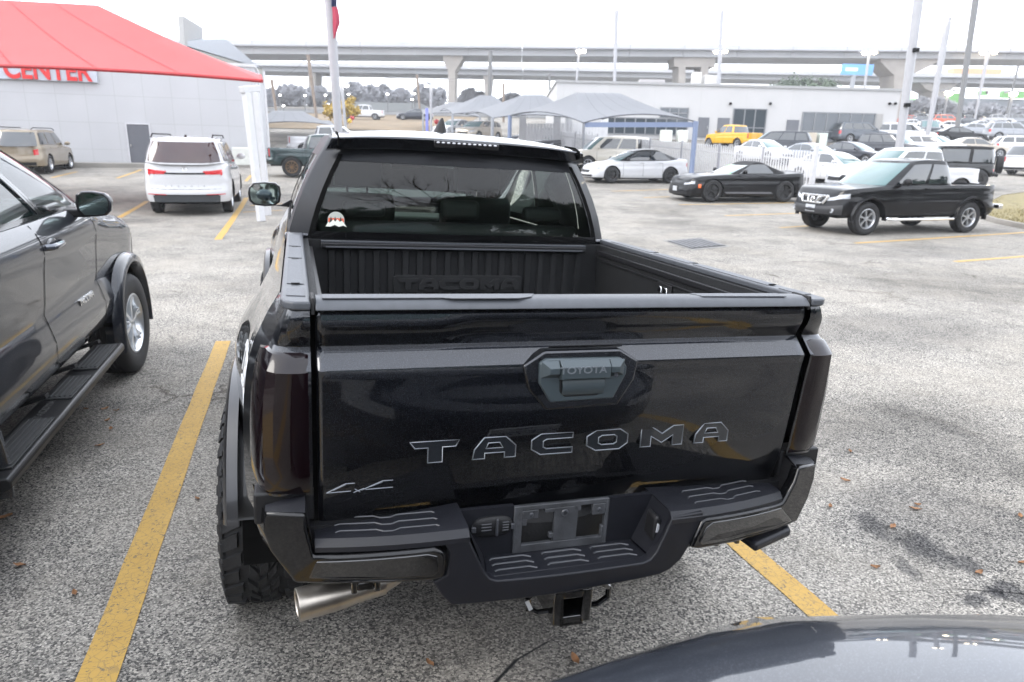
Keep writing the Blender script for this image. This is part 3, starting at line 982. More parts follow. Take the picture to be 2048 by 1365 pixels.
M_WPOLE = pbr('white_pole', (.32, .32, .335), .4, var=.06, scale=2)
M_WOOD = pbr('weathered_wood', (.20, .16, .13), .9, var=.25, scale=3)
M_DPOLE = pbr('dark_pole', (.13, .13, .13), .6)
pl = pole('light_pole', (1845, -60), (1798, 300), 41, .21, .26, M_WPOLE, 'thick white steel pole rising from among the cars right of the showroom', 'pole')
for py in (102, 211):
    p = at(1835 - (py - 40) * .155, py, 41) - pl.location
    m = MB(); m.box(p.x - .14, p.x + .14, p.y - .42, p.y - .2, p.z - .1, p.z + .1); m.build('camera_box', M_DARK, pl)
pole('light_pole', (1897, 38), (1853, 283), 60, .15, .28, M_WPOLE, 'tall white lamp pole with a bright head above the dark sedan', 'lamp', [(-.3, 0), (.4, 0)], .6, None, lr=.2)
pole('utility_pole', (1960, -60), (1914, 262), 85, .26, .36, M_DPOLE, 'tall dark grey pole leaning right in front of the green store', 'pole')
LG = 'lit parking lot lamps in the distance'
pole('light_pole', (1976, 106), (1947, 252), 118, .14, .3, M_WPOLE, 'white pole with two bright lamps just left of the right picture edge', 'lamp', [(-.9, .1), (.9, .2)], 1.0, LG, lr=.36)
pole('light_pole', (1897, 184), (1886, 238), 130, .12, .22, M_WPOLE, 'short pole with one glowing warm lamp in front of the green wall', 'lamp', [(0, 0)], 0, LG, lr=.55)
pole('light_pole', (2026, 186), (2016, 236), 130, .12, .22, M_WPOLE, 'short pole with one glowing warm lamp at the right picture edge', 'lamp', [(0, 0)], 0, LG, lr=.55)
pole('light_pole', (1739, 105), (1729, 175), 90, .1, .16, M_WPOLE, 'white pole with two bright lamps crossing the blue billboard', 'lamp', [(-.6, 0), (.55, .1)], .7, LG, lr=.28)
pole('light_pole', (1444, 22), (1436, 172), 72, .1, .2, M_WPOLE, 'slender white pole with small lamp heads behind the showroom roof', 'lamp', [(-.35, 0), (.3, .1)], .4, LG, lr=.12, lampm=M_LAMPW)
pole('light_pole', (1442, 103), (1439, 170), 78, .08, .12, M_WPOLE, 'pole with two glowing lamps against the upper highway deck', 'lamp', [(-.55, 0), (.4, .05)], .6, LG, lr=.2)
pole('light_pole', (1233, 22), (1229, 168), 70, .1, .2, M_WPOLE, 'plain slender white pole above the white showroom roof at centre', 'pole')
pole('light_pole', (1158, 101), (1154, 150), 90, .1, .14, M_WPOLE, 'pole with one bright lamp below the upper deck at centre', 'lamp', [(0, 0), (.5, 0)], .5, LG, lr=.26)
pole('light_pole', (683, 170), (691, 252), 52, .08, .12, M_WPOLE, 'white pole with two round lamps right behind the flagpole', 'lamp', [(-.3, 0), (.35, 0)], .4, LG, lr=.14, lampm=M_LAMPW)
pole('light_pole', (862, 171), (862, 250), 60, .08, .12, M_WPOLE, 'white pole with pale twin lamps left of the concrete pier', 'lamp', [(-.35, 0), (.35, 0)], .4, LG, lr=.14, lampm=M_LAMPW)
pole('utility_pole', (543, 160), (553, 226), 95, .14, .2, M_WOOD, 'thin wooden utility pole just right of the red canopy post', 'pole')
pole('utility_pole', (616, 110), (632, 226), 90, .16, .22, M_WOOD, 'leaning brown wooden utility pole in front of a concrete pier', 'pole')
pole('utility_pole', (834, 150), (839, 212), 100, .14, .18, M_WOOD, 'short dark pole at the right end of the long pale building', 'pole')
pole('utility_pole', (981, 102), (979, 196), 90, .2, .24, M_DPOLE, 'dark grey pole standing in front of the rear concrete pier', 'pole')
pole('utility_pole', (1007, 167), (1007, 200), 95, .16, .16, M_WOOD, 'short brown pole stub above the shade canopies', 'pole')
pole('utility_pole', (1099, 149), (1100, 196), 100, .13, .16, M_DPOLE, 'small grey utility pole left of the showroom', 'pole')
pole('light_pole', (2040, 120), (2022, 190), 140, .14, .2, M_DPOLE, 'forked grey highway lamp post at far right', 'lamp', [(-1.2, .1), (1.0, .3)], 1.0, lr=.2, lampm=M_LAMPW)

for i, (pa_, pb_, lb) in enumerate((((545, 162, 95), (616, 114, 90), 'sagging power line between the thin wooden pole and the leaning brown pole'),
                               ((616, 118, 90), (834, 152, 100), 'long sagging power line right of the leaning brown pole, behind the flagpole'),
                               ((616, 126, 90), (981, 150, 92), 'lower power line running from the leaning brown pole to the dark grey pole'),
                               ((834, 152, 100), (1099, 152, 100), 'power line from the short dark pole towards the showroom'))):
    A_, B_ = at(*pa_), at(*pb_)
    m = MB(); pts = [A_.lerp(B_, t / 12) - A_ - Vector((0, 0, 1.6 * 4 * (t / 12) * (1 - t / 12) * (B_ - A_).length / 30)) for t in range(13)]
    m.path(pts, .022, 5); o = m.build('power_line', M_DPOLE); o.location = A_
    tag(o, lb, 'wire', 'power lines')

# flagpole
fp = pole('flagpole', (655, -60), (677, 262), 27, .13, .2, M_WPOLE, 'white flagpole with a limp flag behind the black pickup roof', 'flagpole')
fl = empty('flag', at(662, -40, 26.7), 'drooping dark blue and red flag hanging from the white flagpole', 'flag')
O = fl.location
def flag_piece(pts, mat, nm):
    rows = []
    for k in range(9):
        t = k / 8
        a = pts[0].lerp(pts[1], t); b_ = pts[2].lerp(pts[3], t)
        rows.append([a.lerp(b_, j / 8) + Vector((0, .09 * sin(j * 1.6 + t * 5), 0)) - O for j in range(9)])
    m = MB(); m.grid(rows); m.build(nm, mat, fl, smooth=60)
FD = 26.7
flag_piece([at(664, -60, FD), at(664, 14, FD), at(672, -60, FD), at(675, 14, FD)], pbr('flag_blue', (.03, .045, .14), .8), 'blue_field')
def fr_(p): return [Vector(x) - O for x in p]
rows = [fr_([at(664, 14, FD), at(669, 14, FD - .15), at(675, 14, FD)]), fr_([at(665, 30, FD), at(672, 30, FD - .15), at(678.5, 30, FD)]), fr_([at(665.5, 45, FD), at(673, 45, FD - .15), at(680, 46, FD)]),
        fr_([at(666, 60, FD), at(671, 60, FD - .1), at(675, 61, FD)]), fr_([at(667, 77, FD), at(668, 78, FD), at(669, 78, FD)])]
m = MB(); m.grid(rows); m.build('red_stripe', pbr('flag_red', (.30, .02, .05), .8), fl, smooth=60)

# distant small lights among the haze
for i, (px, py) in enumerate(((560, 190), (567, 211), (610, 191), (651, 190), (656, 208), (697, 188), (775, 188), (824, 199), (829, 187))):
    p = at(px, py, 118)
    o = pole('street_light', (px, py), (px + 1, 232), 118, .06, .09, M_DPOLE,
             'small round lit street light in the haze, number unclear', 'street light', [(0, 0)], 0, 'far street lights in the haze', lr=.15, lampm=M_LAMPW)
    o['label'] = 'tiny lit street light among the hazy far trees'

# ------------------------------------------------------------------ trees
def branches(m, p, d, L, r, depth, rnd, tips, spread=.55, up=.15):
    q = p + d * L
    m.tube(p, q, r, r * .68, n=6 if r > .03 else 4, cap=False)
    tips.append((q, depth))
    if depth == 0: return
    for i in range(rnd.choice((2, 3, 3))):
        v = Vector((rnd.gauss(0, 1), rnd.gauss(0, 1), rnd.gauss(0, .7))).normalized()
        nd = (d + v * spread + Vector((0, 0, up))).normalized()
        branches(m, q, nd, L * rnd.uniform(.62, .9), r * .62, depth - 1, rnd, tips, spread, up)


def clumps(m, centres, rad, per, leaf, rnd, asp=.5):
    for c in centres:
        rr = rad * rnd.uniform(.6, 1.25)
        for i in range(per):
            v = Vector((rnd.gauss(0, 1), rnd.gauss(0, 1), rnd.gauss(0, .75)))
            p = c + v * rr * .55
            a = Vector((rnd.gauss(0, 1), rnd.gauss(0, 1), rnd.gauss(0, 1))).normalized()
            b_ = a.orthogonal().normalized()
            s = leaf * rnd.uniform(.6, 1.3)
            m.add([p - a * s - b_ * s * asp, p + a * s - b_ * s * asp, p + a * s + b_ * s * asp, p - a * s + b_ * s * asp], [(0, 1, 2, 3)])


def tree(name, loc, h, w, kind, mat, seed, label, cat='tree', group=None, leaf=.12, dens=1.0):
    rnd = random.Random(seed)
    root = empty(name, loc, label, cat, group)
    t = MB(); tips = []
    trunk = h * (.28 if kind != 'bush' else .08)
    base_r = max(.05, h * .022)
    t.tube((0, 0, -.1), (0, 0, trunk), base_r * 1.3, base_r, n=9, cap=False)
    for i in range(5 if kind != 'bare' else 6):
        a = 2 * pi * i / 5 + rnd.uniform(-.4, .4)
        d = Vector((cos(a) * w / h, sin(a) * w / h, rnd.uniform(.6, 1.1))).normalized()
        branches(t, Vector((0, 0, trunk * rnd.uniform(.75, 1))), d, h * .27, base_r * .6, 4 if kind == 'bare' else 2, rnd, tips, .6, .18)
    t.build('trunk', pbr('bark', (.10, .08, .065), .9, var=.3, scale=4), root, smooth=60, fix=False)
    if kind == 'bare': 
        if dens > 1:
            m = MB(); clumps(m, [q for q, dd in tips if dd <= 1][:260], h * .06, int(10 * dens), leaf, rnd)
            m.build('crown', mat, root, smooth=0, fix=False)
        return root
    cs = []
    for i in range(int(46 * dens)):
        v = Vector((rnd.gauss(0, 1), rnd.gauss(0, 1), rnd.gauss(0, 1))).normalized() * (rnd.random() ** .4)
        z0 = h * (.62 if kind != 'bush' else .52)
        cs.append(Vector((v.x * w * .5, v.y * w * .5, z0 + v.z * h * (.36 if kind != 'bush' else .45))))
    cs += [q for q, dd in tips if dd == 0][:40]
    m = MB(); clumps(m, cs, h * .09, int(70 * dens), leaf, rnd, .09 if name == 'bare_tree' else .5)
    m.build('crown', mat, root, smooth=0, fix=False)
    return root


M_LEAFD = pbr('evergreen_leaf', (.035, .06, .03), .7, var=.5, scale=1.5)
M_LEAFO = pbr('oak_leaf', (.06, .085, .05), .7, var=.4, scale=.8)
M_TWIG = pbr('haze_paled_twigs', (.30, .30, .32), .9, var=.3, scale=.6)  # paler than real twigs: distance haze put into the colour
M_YLEAF = pbr('autumn_leaf', (.35, .24, .05), .8, var=.5, scale=1.5)
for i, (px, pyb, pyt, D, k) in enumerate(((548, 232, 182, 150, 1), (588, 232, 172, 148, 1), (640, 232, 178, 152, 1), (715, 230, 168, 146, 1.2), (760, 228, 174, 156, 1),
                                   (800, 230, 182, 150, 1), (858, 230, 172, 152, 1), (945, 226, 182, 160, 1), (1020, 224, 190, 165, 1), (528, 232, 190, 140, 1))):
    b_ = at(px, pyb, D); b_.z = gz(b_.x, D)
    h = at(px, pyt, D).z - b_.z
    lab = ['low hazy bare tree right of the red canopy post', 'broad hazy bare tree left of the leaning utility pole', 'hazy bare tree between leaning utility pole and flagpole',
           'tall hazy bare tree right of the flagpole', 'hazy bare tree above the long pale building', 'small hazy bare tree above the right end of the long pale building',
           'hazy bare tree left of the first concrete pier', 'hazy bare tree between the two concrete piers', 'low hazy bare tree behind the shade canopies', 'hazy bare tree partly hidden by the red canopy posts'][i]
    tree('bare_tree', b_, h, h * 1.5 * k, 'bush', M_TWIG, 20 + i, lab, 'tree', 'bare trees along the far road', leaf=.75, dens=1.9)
b_ = at(688, 250, 66); b_.z = gz(b_.x, 66)
tree('autumn_shrub', b_, at(688, 186, 66).z - b_.z, 2.6, 'bush', M_YLEAF, 51, 'yellowing leafy shrub tree behind the flagpole', 'shrub', leaf=.12, dens=.45)
for i, (px, pt, w) in enumerate(((1603, 147, 8.0),)):
    b_ = at(px, 215, 92); b_.z = gz(b_.x, 92)
    tree('oak_tree', b_, at(px, pt, 92).z - b_.z, w, 'leafy', M_LEAFO, 61, 'dark green rounded tree behind the showroom roof', 'tree', leaf=.16, dens=1.0)
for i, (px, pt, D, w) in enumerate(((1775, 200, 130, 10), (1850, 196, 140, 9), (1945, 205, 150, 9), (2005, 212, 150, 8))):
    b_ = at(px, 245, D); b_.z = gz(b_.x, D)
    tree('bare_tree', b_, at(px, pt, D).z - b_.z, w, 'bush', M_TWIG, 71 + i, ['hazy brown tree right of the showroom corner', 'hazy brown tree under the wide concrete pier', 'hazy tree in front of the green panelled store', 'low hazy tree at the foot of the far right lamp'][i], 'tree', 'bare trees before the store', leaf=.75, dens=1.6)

# trees behind the camera, seen mirrored in the rear window
def behind(az, dist): return Vector((dist * sin(radians(az)), -dist * cos(radians(az)), 0))
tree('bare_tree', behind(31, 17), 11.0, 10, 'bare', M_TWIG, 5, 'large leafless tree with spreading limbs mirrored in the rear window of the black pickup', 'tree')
for i, (az, dist, h, w) in enumerate(((3, 24, 8.2, 9), (14, 23, 7.8, 9), (24, 24, 8.0, 9), (35, 23, 8.2, 9), (43, 21, 9.8, 8), (50, 24, 10.6, 9), (60, 22, 8.6, 9), (72, 24, 8, 9), (-10, 26, 8, 9))):
    tree('evergreen_tree', behind(az, dist), h, w, 'leafy' if i in (4, 5) else 'bush', M_LEAFD, 90 + i,
         'dark evergreen behind the photographer, seen only reflected in the rear window', 'tree', 'evergreens reflected in the rear window', leaf=.20, dens=1.1)

for i in range(20):
    az = -105 + i * 11
    d_ = 36 + 6 * ((i * 7) % 5) / 5
    p = behind(az, d_); p.z = gz(p.x, p.y)
    tree('evergreen_tree', p, 8.5 + 2.2 * ((i * 3) % 4) / 3, 12, 'bush', M_LEAFD, 130 + i,
         'tall dark evergreen at the back edge of the car park behind the photographer', 'tree', 'tree line behind the photographer', leaf=.40, dens=.8)

# dead leaves
M_DLEAF = pbr('dead_leaf', (.26, .13, .06), .8, var=.4, scale=30)
rnd = random.Random(12)
for i, (px, py) in enumerate(((1957, 1148), (1968, 1241), (1785, 1056), (1750, 1137), (1868, 1245), (1905, 1258), (2042, 1128), (2040, 1035), (40, 1133), (10, 1037),
                              (215, 843), (172, 820), (222, 860), (1632, 812), (1700, 905), (1660, 1015), (1830, 1020), (1835, 1012), (210, 820), (200, 893), (395, 1000), (150, 1190), (860, 1330), (1150, 1322), (233, 823), (1690, 963))):
    p = gp(px, py)
    s = rnd.uniform(.018, .034)
    pts = []
    for k in range(9):
        t = k / 8
        w = s * .42 * sin(pi * t) ** .8 + .0005
        pts.append((t, w))
    m = MB()
    rows = [[((t - .5) * 2 * s, -w, .006 + .012 * abs(t - .5) + .006), ((t - .5) * 2 * s, 0, .004 + .012 * abs(t - .5)), ((t - .5) * 2 * s, w, .006 + .012 * abs(t - .5) + .006 * rnd.random())] for t, w in pts]
    m.grid(rows)
    o = m.build('dead_leaf', M_DLEAF, smooth=60, fix=False)
    o.location = p; o.rotation_euler.z = rnd.uniform(0, 6.28)
    tag(o, 'small curled brown dead leaf lying on the speckled asphalt', 'leaf', 'dead leaves scattered on the asphalt')


# ------------------------------------------------------------------ car generator
def lerp_prof(P, y):
    if y <= P[0][0]: return P[0][1]
    for (a, za), (b, zb_) in zip(P, P[1:]):
        if y <= b:
            t = (y - a) / (b - a) if b > a else 1
            return za + (zb_ - za) * t
    return P[-1][1]


def smooth_prof(P, y, w=.07):
    return (lerp_prof(P, y - w) + lerp_prof(P, y + w) + 2 * lerp_prof(P, y)) / 4


class Body:
    """rounded plan outline stacked in height, arches cut into the lower edge"""
    def __init__(s, S):
        s.S = S
        L, W = S['L'], S['W']
        s.hl, s.hw = L / 2, W / 2
        s.p, s.q = S.get('p', 14.0), S.get('q', 2.6)
        s.zr = .0
        s.rw = S['r']
        s.ya = -s.hl + S['ro']           # rear axle
        s.yf = s.ya + S['wb']            # front axle
        s.Ra = S.get('Ra', s.rw * 1.17)
        s.lv = S.get('lv', [(0, .05), (.08, .012), (.3, .0), (.5, .0), (.62, .012), (.66, .022), (.85, .03), (.93, .045), (.98, .07), (1, .10)])
        s.top = S['top']
        s.zb = S.get('zb', .3)

    def xo(s, y):
        t = min(1, abs(y / s.hl))
        x = s.hw * max(0, 1 - t ** s.p) ** (1 / s.q)
        fl = 0
        return x

    def yo(s, x):
        t = min(1, abs(x / s.hw))
        return s.hl * max(0, 1 - t ** s.q) ** (1 / s.p)

    def bottom(s, x, y):
        z = s.zb
        if abs(x) > s.hw * .72:
            for yc in (s.ya, s.yf):
                d = abs(y - yc)
                if d < s.Ra: z = max(z, s.rw + sqrt(s.Ra ** 2 - d ** 2))
        return z

    def ztop(s, y): return smooth_prof(s.top, y)

    def nrm(s, x, y):
        nx = (s.q * abs(x / s.hw) ** (s.q - 1)) / s.hw * (1 if x >= 0 else -1) if x else 0
        ny = (s.p * abs(y / s.hl) ** (s.p - 1)) / s.hl * (1 if y >= 0 else -1) if y else 0
        n = sqrt(nx * nx + ny * ny) or 1
        return nx / n, ny / n

    def inset(s, f):
        return lerp_prof(s.lv, f)

    def pt(s, x, y, f, off=0):
        nx, ny = s.nrm(x, y)
        zt_, zb_ = s.ztop(y), s.bottom(x, y)
        zz = s.zb + f * (zt_ - s.zb)
        z = max(zz, zb_ + (f * .02))
        ff = (z - s.zb) / max(.01, zt_ - s.zb)
        ins = s.inset(ff)
        e = abs(ny)
        ef = s.S.get('endf', [(0, .02), (.25, 0), (.5, .03), (.75, .06), (1, .12)]) if y > 0 else s.S.get('endr', [(0, .03), (.25, 0), (.45, .01), (.5, .04), (1, .09)])
        ins = ins * (1 - e) + (lerp_prof(ef, ff)) * e
        return (x - nx * (ins - off), y - ny * (ins - off), z)

    def ring(s):
        pts = []
        xe = s.hw * .86
        ye = s.yo(xe)
        for x in (0, .2, .4, .55, .68, .78): pts.append((s.hw * x, -s.yo(s.hw * x)))
        ysd = {-ye, ye}
        n = 56
        for i in range(n + 1): ysd.add(-ye + 2 * ye * i / n)
        for yc in (s.ya, s.yf):
            for k in range(-8, 9):
                ysd.add(yc + s.Ra * sin(pi / 2 * k / 8) * .9999)
            ysd.add(yc - s.Ra - .002); ysd.add(yc + s.Ra + .002)
        for v in (s.S.get('bed') or ()): 
            if isinstance(v, float): ysd.add(v - .004); ysd.add(v + .004)
        ysd = sorted(v for v in ysd if -ye <= v <= ye)
        for y in ysd: pts.append((s.xo(y), y))
        for x in (.78, .68, .55, .4, .2, 0): pts.append((s.hw * x, s.yo(s.hw * x)))
        return pts

    def body_mb(s):
        m = MB()
        R = s.ring()
        fs = [f for f, _ in s.lv]
        # refine
        F = []
        for a, b_ in zip(fs, fs[1:]):
            F.append(a)
            if b_ - a > .15: F.append((a + b_) / 2)
        F.append(fs[-1])
        for sg in (1, -1):
            rows = []
            for f in F:
                rows.append([(sg * p[0], p[1], p[2]) for p in (s.pt(x, y, f) for x, y in R)])
            m.grid(rows)
        # top
        bed = s.S.get('bed')
        cols = [1, .93, .88, .87, .6, .3, 0, -.3, -.6, -.87, -.88, -.93, -1]
        rows = []
        for x, y in R:
            p = s.pt(x, y, 1)
            cr = s.S.get('crown', .05)
            row = []
            for c in cols:
                z = p[2] + cr * (1 - c * c)
                if bed and bed[0] < y < bed[1] and abs(c) < .875: z = p[2] - bed[2]
                row.append((p[0] * c, p[1], z))
            rows.append(row)
        m.grid(rows)
        return m

    def side_patch(s, sg, y0, y1, f0, f1, off=.006, n=8, k=4, slant=0):
        rows = []
        for j in range(k + 1):
            f = f0 + (f1 - f0) * j / k
            row = []
            for i in range(n + 1):
                y = y0 + (y1 - y0) * i / n + slant * (j / k)
                p = s.pt(s.xo(y), y, f, off)
                row.append((sg * p[0], p[1], p[2]))
            rows.append(row)
        return rows

    def wrap_patch(s, sg, end, x0, y1, f0, f1, off=.006, n=12, k=4, taper=0):
        """patch on an end face from x0 round the corner to side distance y1 from the end"""
        e = -1 if end == 'rear' else 1
        xc = s.hw * .86
        pts = []
        for i in range(n + 1):
            x = x0 + (xc - x0) * i / n
            pts.append((x, e * s.yo(x)))
        yc = s.yo(xc)
        yE = s.hl - y1
        for i in range(1, n + 1):
            y = yc + (yE - yc) * i / n
            pts.append((s.xo(y), e * y))
        rows = []
        for j in range(k + 1):
            row = []
            for i, (x, y) in enumerate(pts):
                u = i / (len(pts) - 1)
                ff0, ff1 = f0, f1
                if taper > 0: ff0 = f0 + (f1 - f0) * taper * (1 - u)
                if taper < 0: ff1 = f1 + (f1 - f0) * taper * u
                f = ff0 + (ff1 - ff0) * j / k
                p = s.pt(x, y, f, off)
                row.append((sg * p[0], p[1], p[2]))
            rows.append(row)
        return rows

    def end_patch(s, end, x0, x1, f0, f1, off=.006, n=12, k=4):
        e = -1 if end == 'rear' else 1
        rows = []
        for j in range(k + 1):
            f = f0 + (f1 - f0) * j / k
            row = []
            for i in range(n + 1):
                x = x0 + (x1 - x0) * i / n
                p = s.pt(abs(x), e * s.yo(x), f, off)
                row.append((p[0] * (1 if x >= 0 else -1), p[1], p[2]))
            rows.append(row)
        return rows


class Cabin:
    def __init__(s, S):
        c = S['cab']   # base rear, roof rear, roof front, base front
        s.S = S
        s.g0, s.g1, s.g2, s.g3 = c
        s.wb = S.get('cwb', S['W'] / 2 - .07); s.wt = S.get('cwt', S['W'] / 2 - .26)
        s.belt = S['belt']; s.roof = S['H']
        s.p, s.q = 9.0, 4.0

    def u(s, side, v):
        if side == 'side': return ((max(0, 1 - abs(v) ** s.p)) ** (1 / s.q), v)
        return (v, (max(0, 1 - abs(v) ** s.q)) ** (1 / s.p) * (1 if side == 'front' else -1))

    def pt(s, ux, uy, t, off=0):
        c0, l0 = (s.g0 + s.g3) / 2, (s.g3 - s.g0) / 2
        c1, l1 = (s.g1 + s.g2) / 2, (s.g2 - s.g1) / 2
        bul = .05 * 4 * t * (1 - t) * .5
        hx = s.wb + (s.wt - s.wb) * t + bul + off
        ly = l0 + (l1 - l0) * t + bul + off
        cc = c0 + (c1 - c0) * t
        yy = cc + uy * ly
        zbelt = s.S['beltf'](yy) if 'beltf' in s.S else s.belt
        zr = s.roof - s.S.get('roofdrop', .05) * (abs(uy) ** 2.5)
        z = zbelt + (zr - zbelt) * t
        # front and rear glass bow outwards in plan
        return (ux * hx, yy + (.05 * (1 - ux * ux) * (1 if uy > 0 else -1) * min(1, abs(uy)) if abs(uy) > .8 else 0), z + off * .3)

    def body_mb(s):
        m = MB()
        U = [s.u('rear', v) for v in (0, .3, .55, .75, .88)]
        vs = [-.985 + 1.97 * i / 26 for i in range(27)]
        U += [s.u('side', v) for v in vs if s.u('side', v)[0] > .895]
        U += [s.u('front', v) for v in (.88, .75, .55, .3, 0)]
        T_ = [0, .15, .35, .55, .75, .9, 1]
        for sg in (1, -1):
            m.grid([[(sg * a, b_, c) for a, b_, c in (s.pt(ux, uy, t) for ux, uy in U)] for t in T_])
        rows = []
        for ux, uy in U:
            p = s.pt(ux, uy, 1)
            rows.append([(p[0] * c, p[1], p[2] + .035 * (1 - c ** 4) * (1 - .7 * abs(uy) ** 3)) for c in (1, .92, .75, .4, 0, -.4, -.75, -.92, -1)])
        m.grid(rows)
        return m

    def patch(s, side, v0, v1, t0, t1, sg=1, off=.008, n=14, k=5, sl0=0, sl1=0):
        rows = []
        for j in range(k + 1):
            t = t0 + (t1 - t0) * j / k
            row = []
            for i in range(n + 1):
                a, b_ = v0 + sl0 * (j / k), v1 + sl1 * (j / k)
                v = a + (b_ - a) * i / n
                ux, uy = s.u(side, v)
                p = s.pt(ux, uy, t, off)
                row.append((sg * p[0] if side == 'side' else p[0], p[1], p[2]))
            rows.append(row)
        return rows


def wheel_mesh(parent, x, y, z, r, w, sg, rim_mat, spokes=5, rr=.62, detail=1, tread=False, steer=0, sw=.16):
    """tyre with a rim child; sg +1 right side"""
    M = Matrix.Translation((x, y, z)) @ Matrix.Rotation(steer, 4, 'Z') @ Matrix.Diagonal((sg, 1, 1, 1))
    R = r * rr
    m = MB()
    prof = [(R, -w / 2 + .01), (R + .02, -w / 2), (r * .86, -w / 2 - .006), (r * .95, -w / 2 + .006), (r * .99, -w / 2 + .03), (r, -w / 2 + .06)]
    if detail > 0:
        for i in range(4):
            a = -w / 2 + .06 + (w - .12) * (i + .35) / 4.2
            prof += [(r, a), (r - .008, a + .003), (r - .008, a + .011), (r, a + .014)]
    prof += [(r, w / 2 - .06), (r * .99, w / 2 - .03), (r * .95, w / 2 - .006), (r * .86, w / 2 + .006), (R + .02, w / 2), (R, w / 2 - .01)]
    m.lathe(prof, M, n=28 if detail < 2 else 48)
    t = m.build('wheel', M_RUBBER, parent, smooth=40)
    q = MB()
    q.lathe([(R + .003, w / 2 - .012), (R - .012, w / 2 - .008), (R - .03, w / 2 - .03), (R - .04, w / 2 - .09), (R - .045, -w / 2 + .02)], M, n=28 if detail < 2 else 48)
    q.lathe([(.001, w / 2 - .035), (.03, w / 2 - .035), (.055, w / 2 - .04), (.06, w / 2 - .06)], M, n=16)
    for i in range(spokes):
        a = 2 * pi * i / spokes + .3
        for da in ((-sw * .55, sw * .55) if detail >= 2 else (0,)):
            ww = (.26 if detail < 2 else .10) * (5 / spokes) ** .5
            rows = []
            for fr, hh, wd in ((.05, -.038, ww * .9), (.35, -.036, ww * .75), (.7, -.04, ww * .62), (1.0, -.025, ww * .75)):
                rad = fr * (R - .015)
                half = max(.012, wd * .5 * (R) * (.6 + .4 * fr))
                aa = a + da * fr
                c, s_ = cos(aa), sin(aa)
                x0 = w / 2 + hh
                rows.append([(x0 - .03, rad * c - half * s_, rad * s_ + half * c), (x0 + .006, rad * c - half * .7 * s_, rad * s_ + half * .7 * c),
                             (x0 + .006, rad * c + half * .7 * s_, rad * s_ - half * .7 * c), (x0 - .03, rad * c + half * s_, rad * s_ - half * c)])
            q.grid([[M @ Vector(p) for p in rw] for rw in rows])
    q.build('rim', rim_mat, t, smooth=40)
    q = MB(); q.lathe([(.001, 0), (R - .03, 0)], M @ Matrix.Translation((w / 2 - .1, 0, 0)), n=20)
    q.build('brake_disc', pbr('brake_dark', (.03, .03, .03), .6), t)
    return t


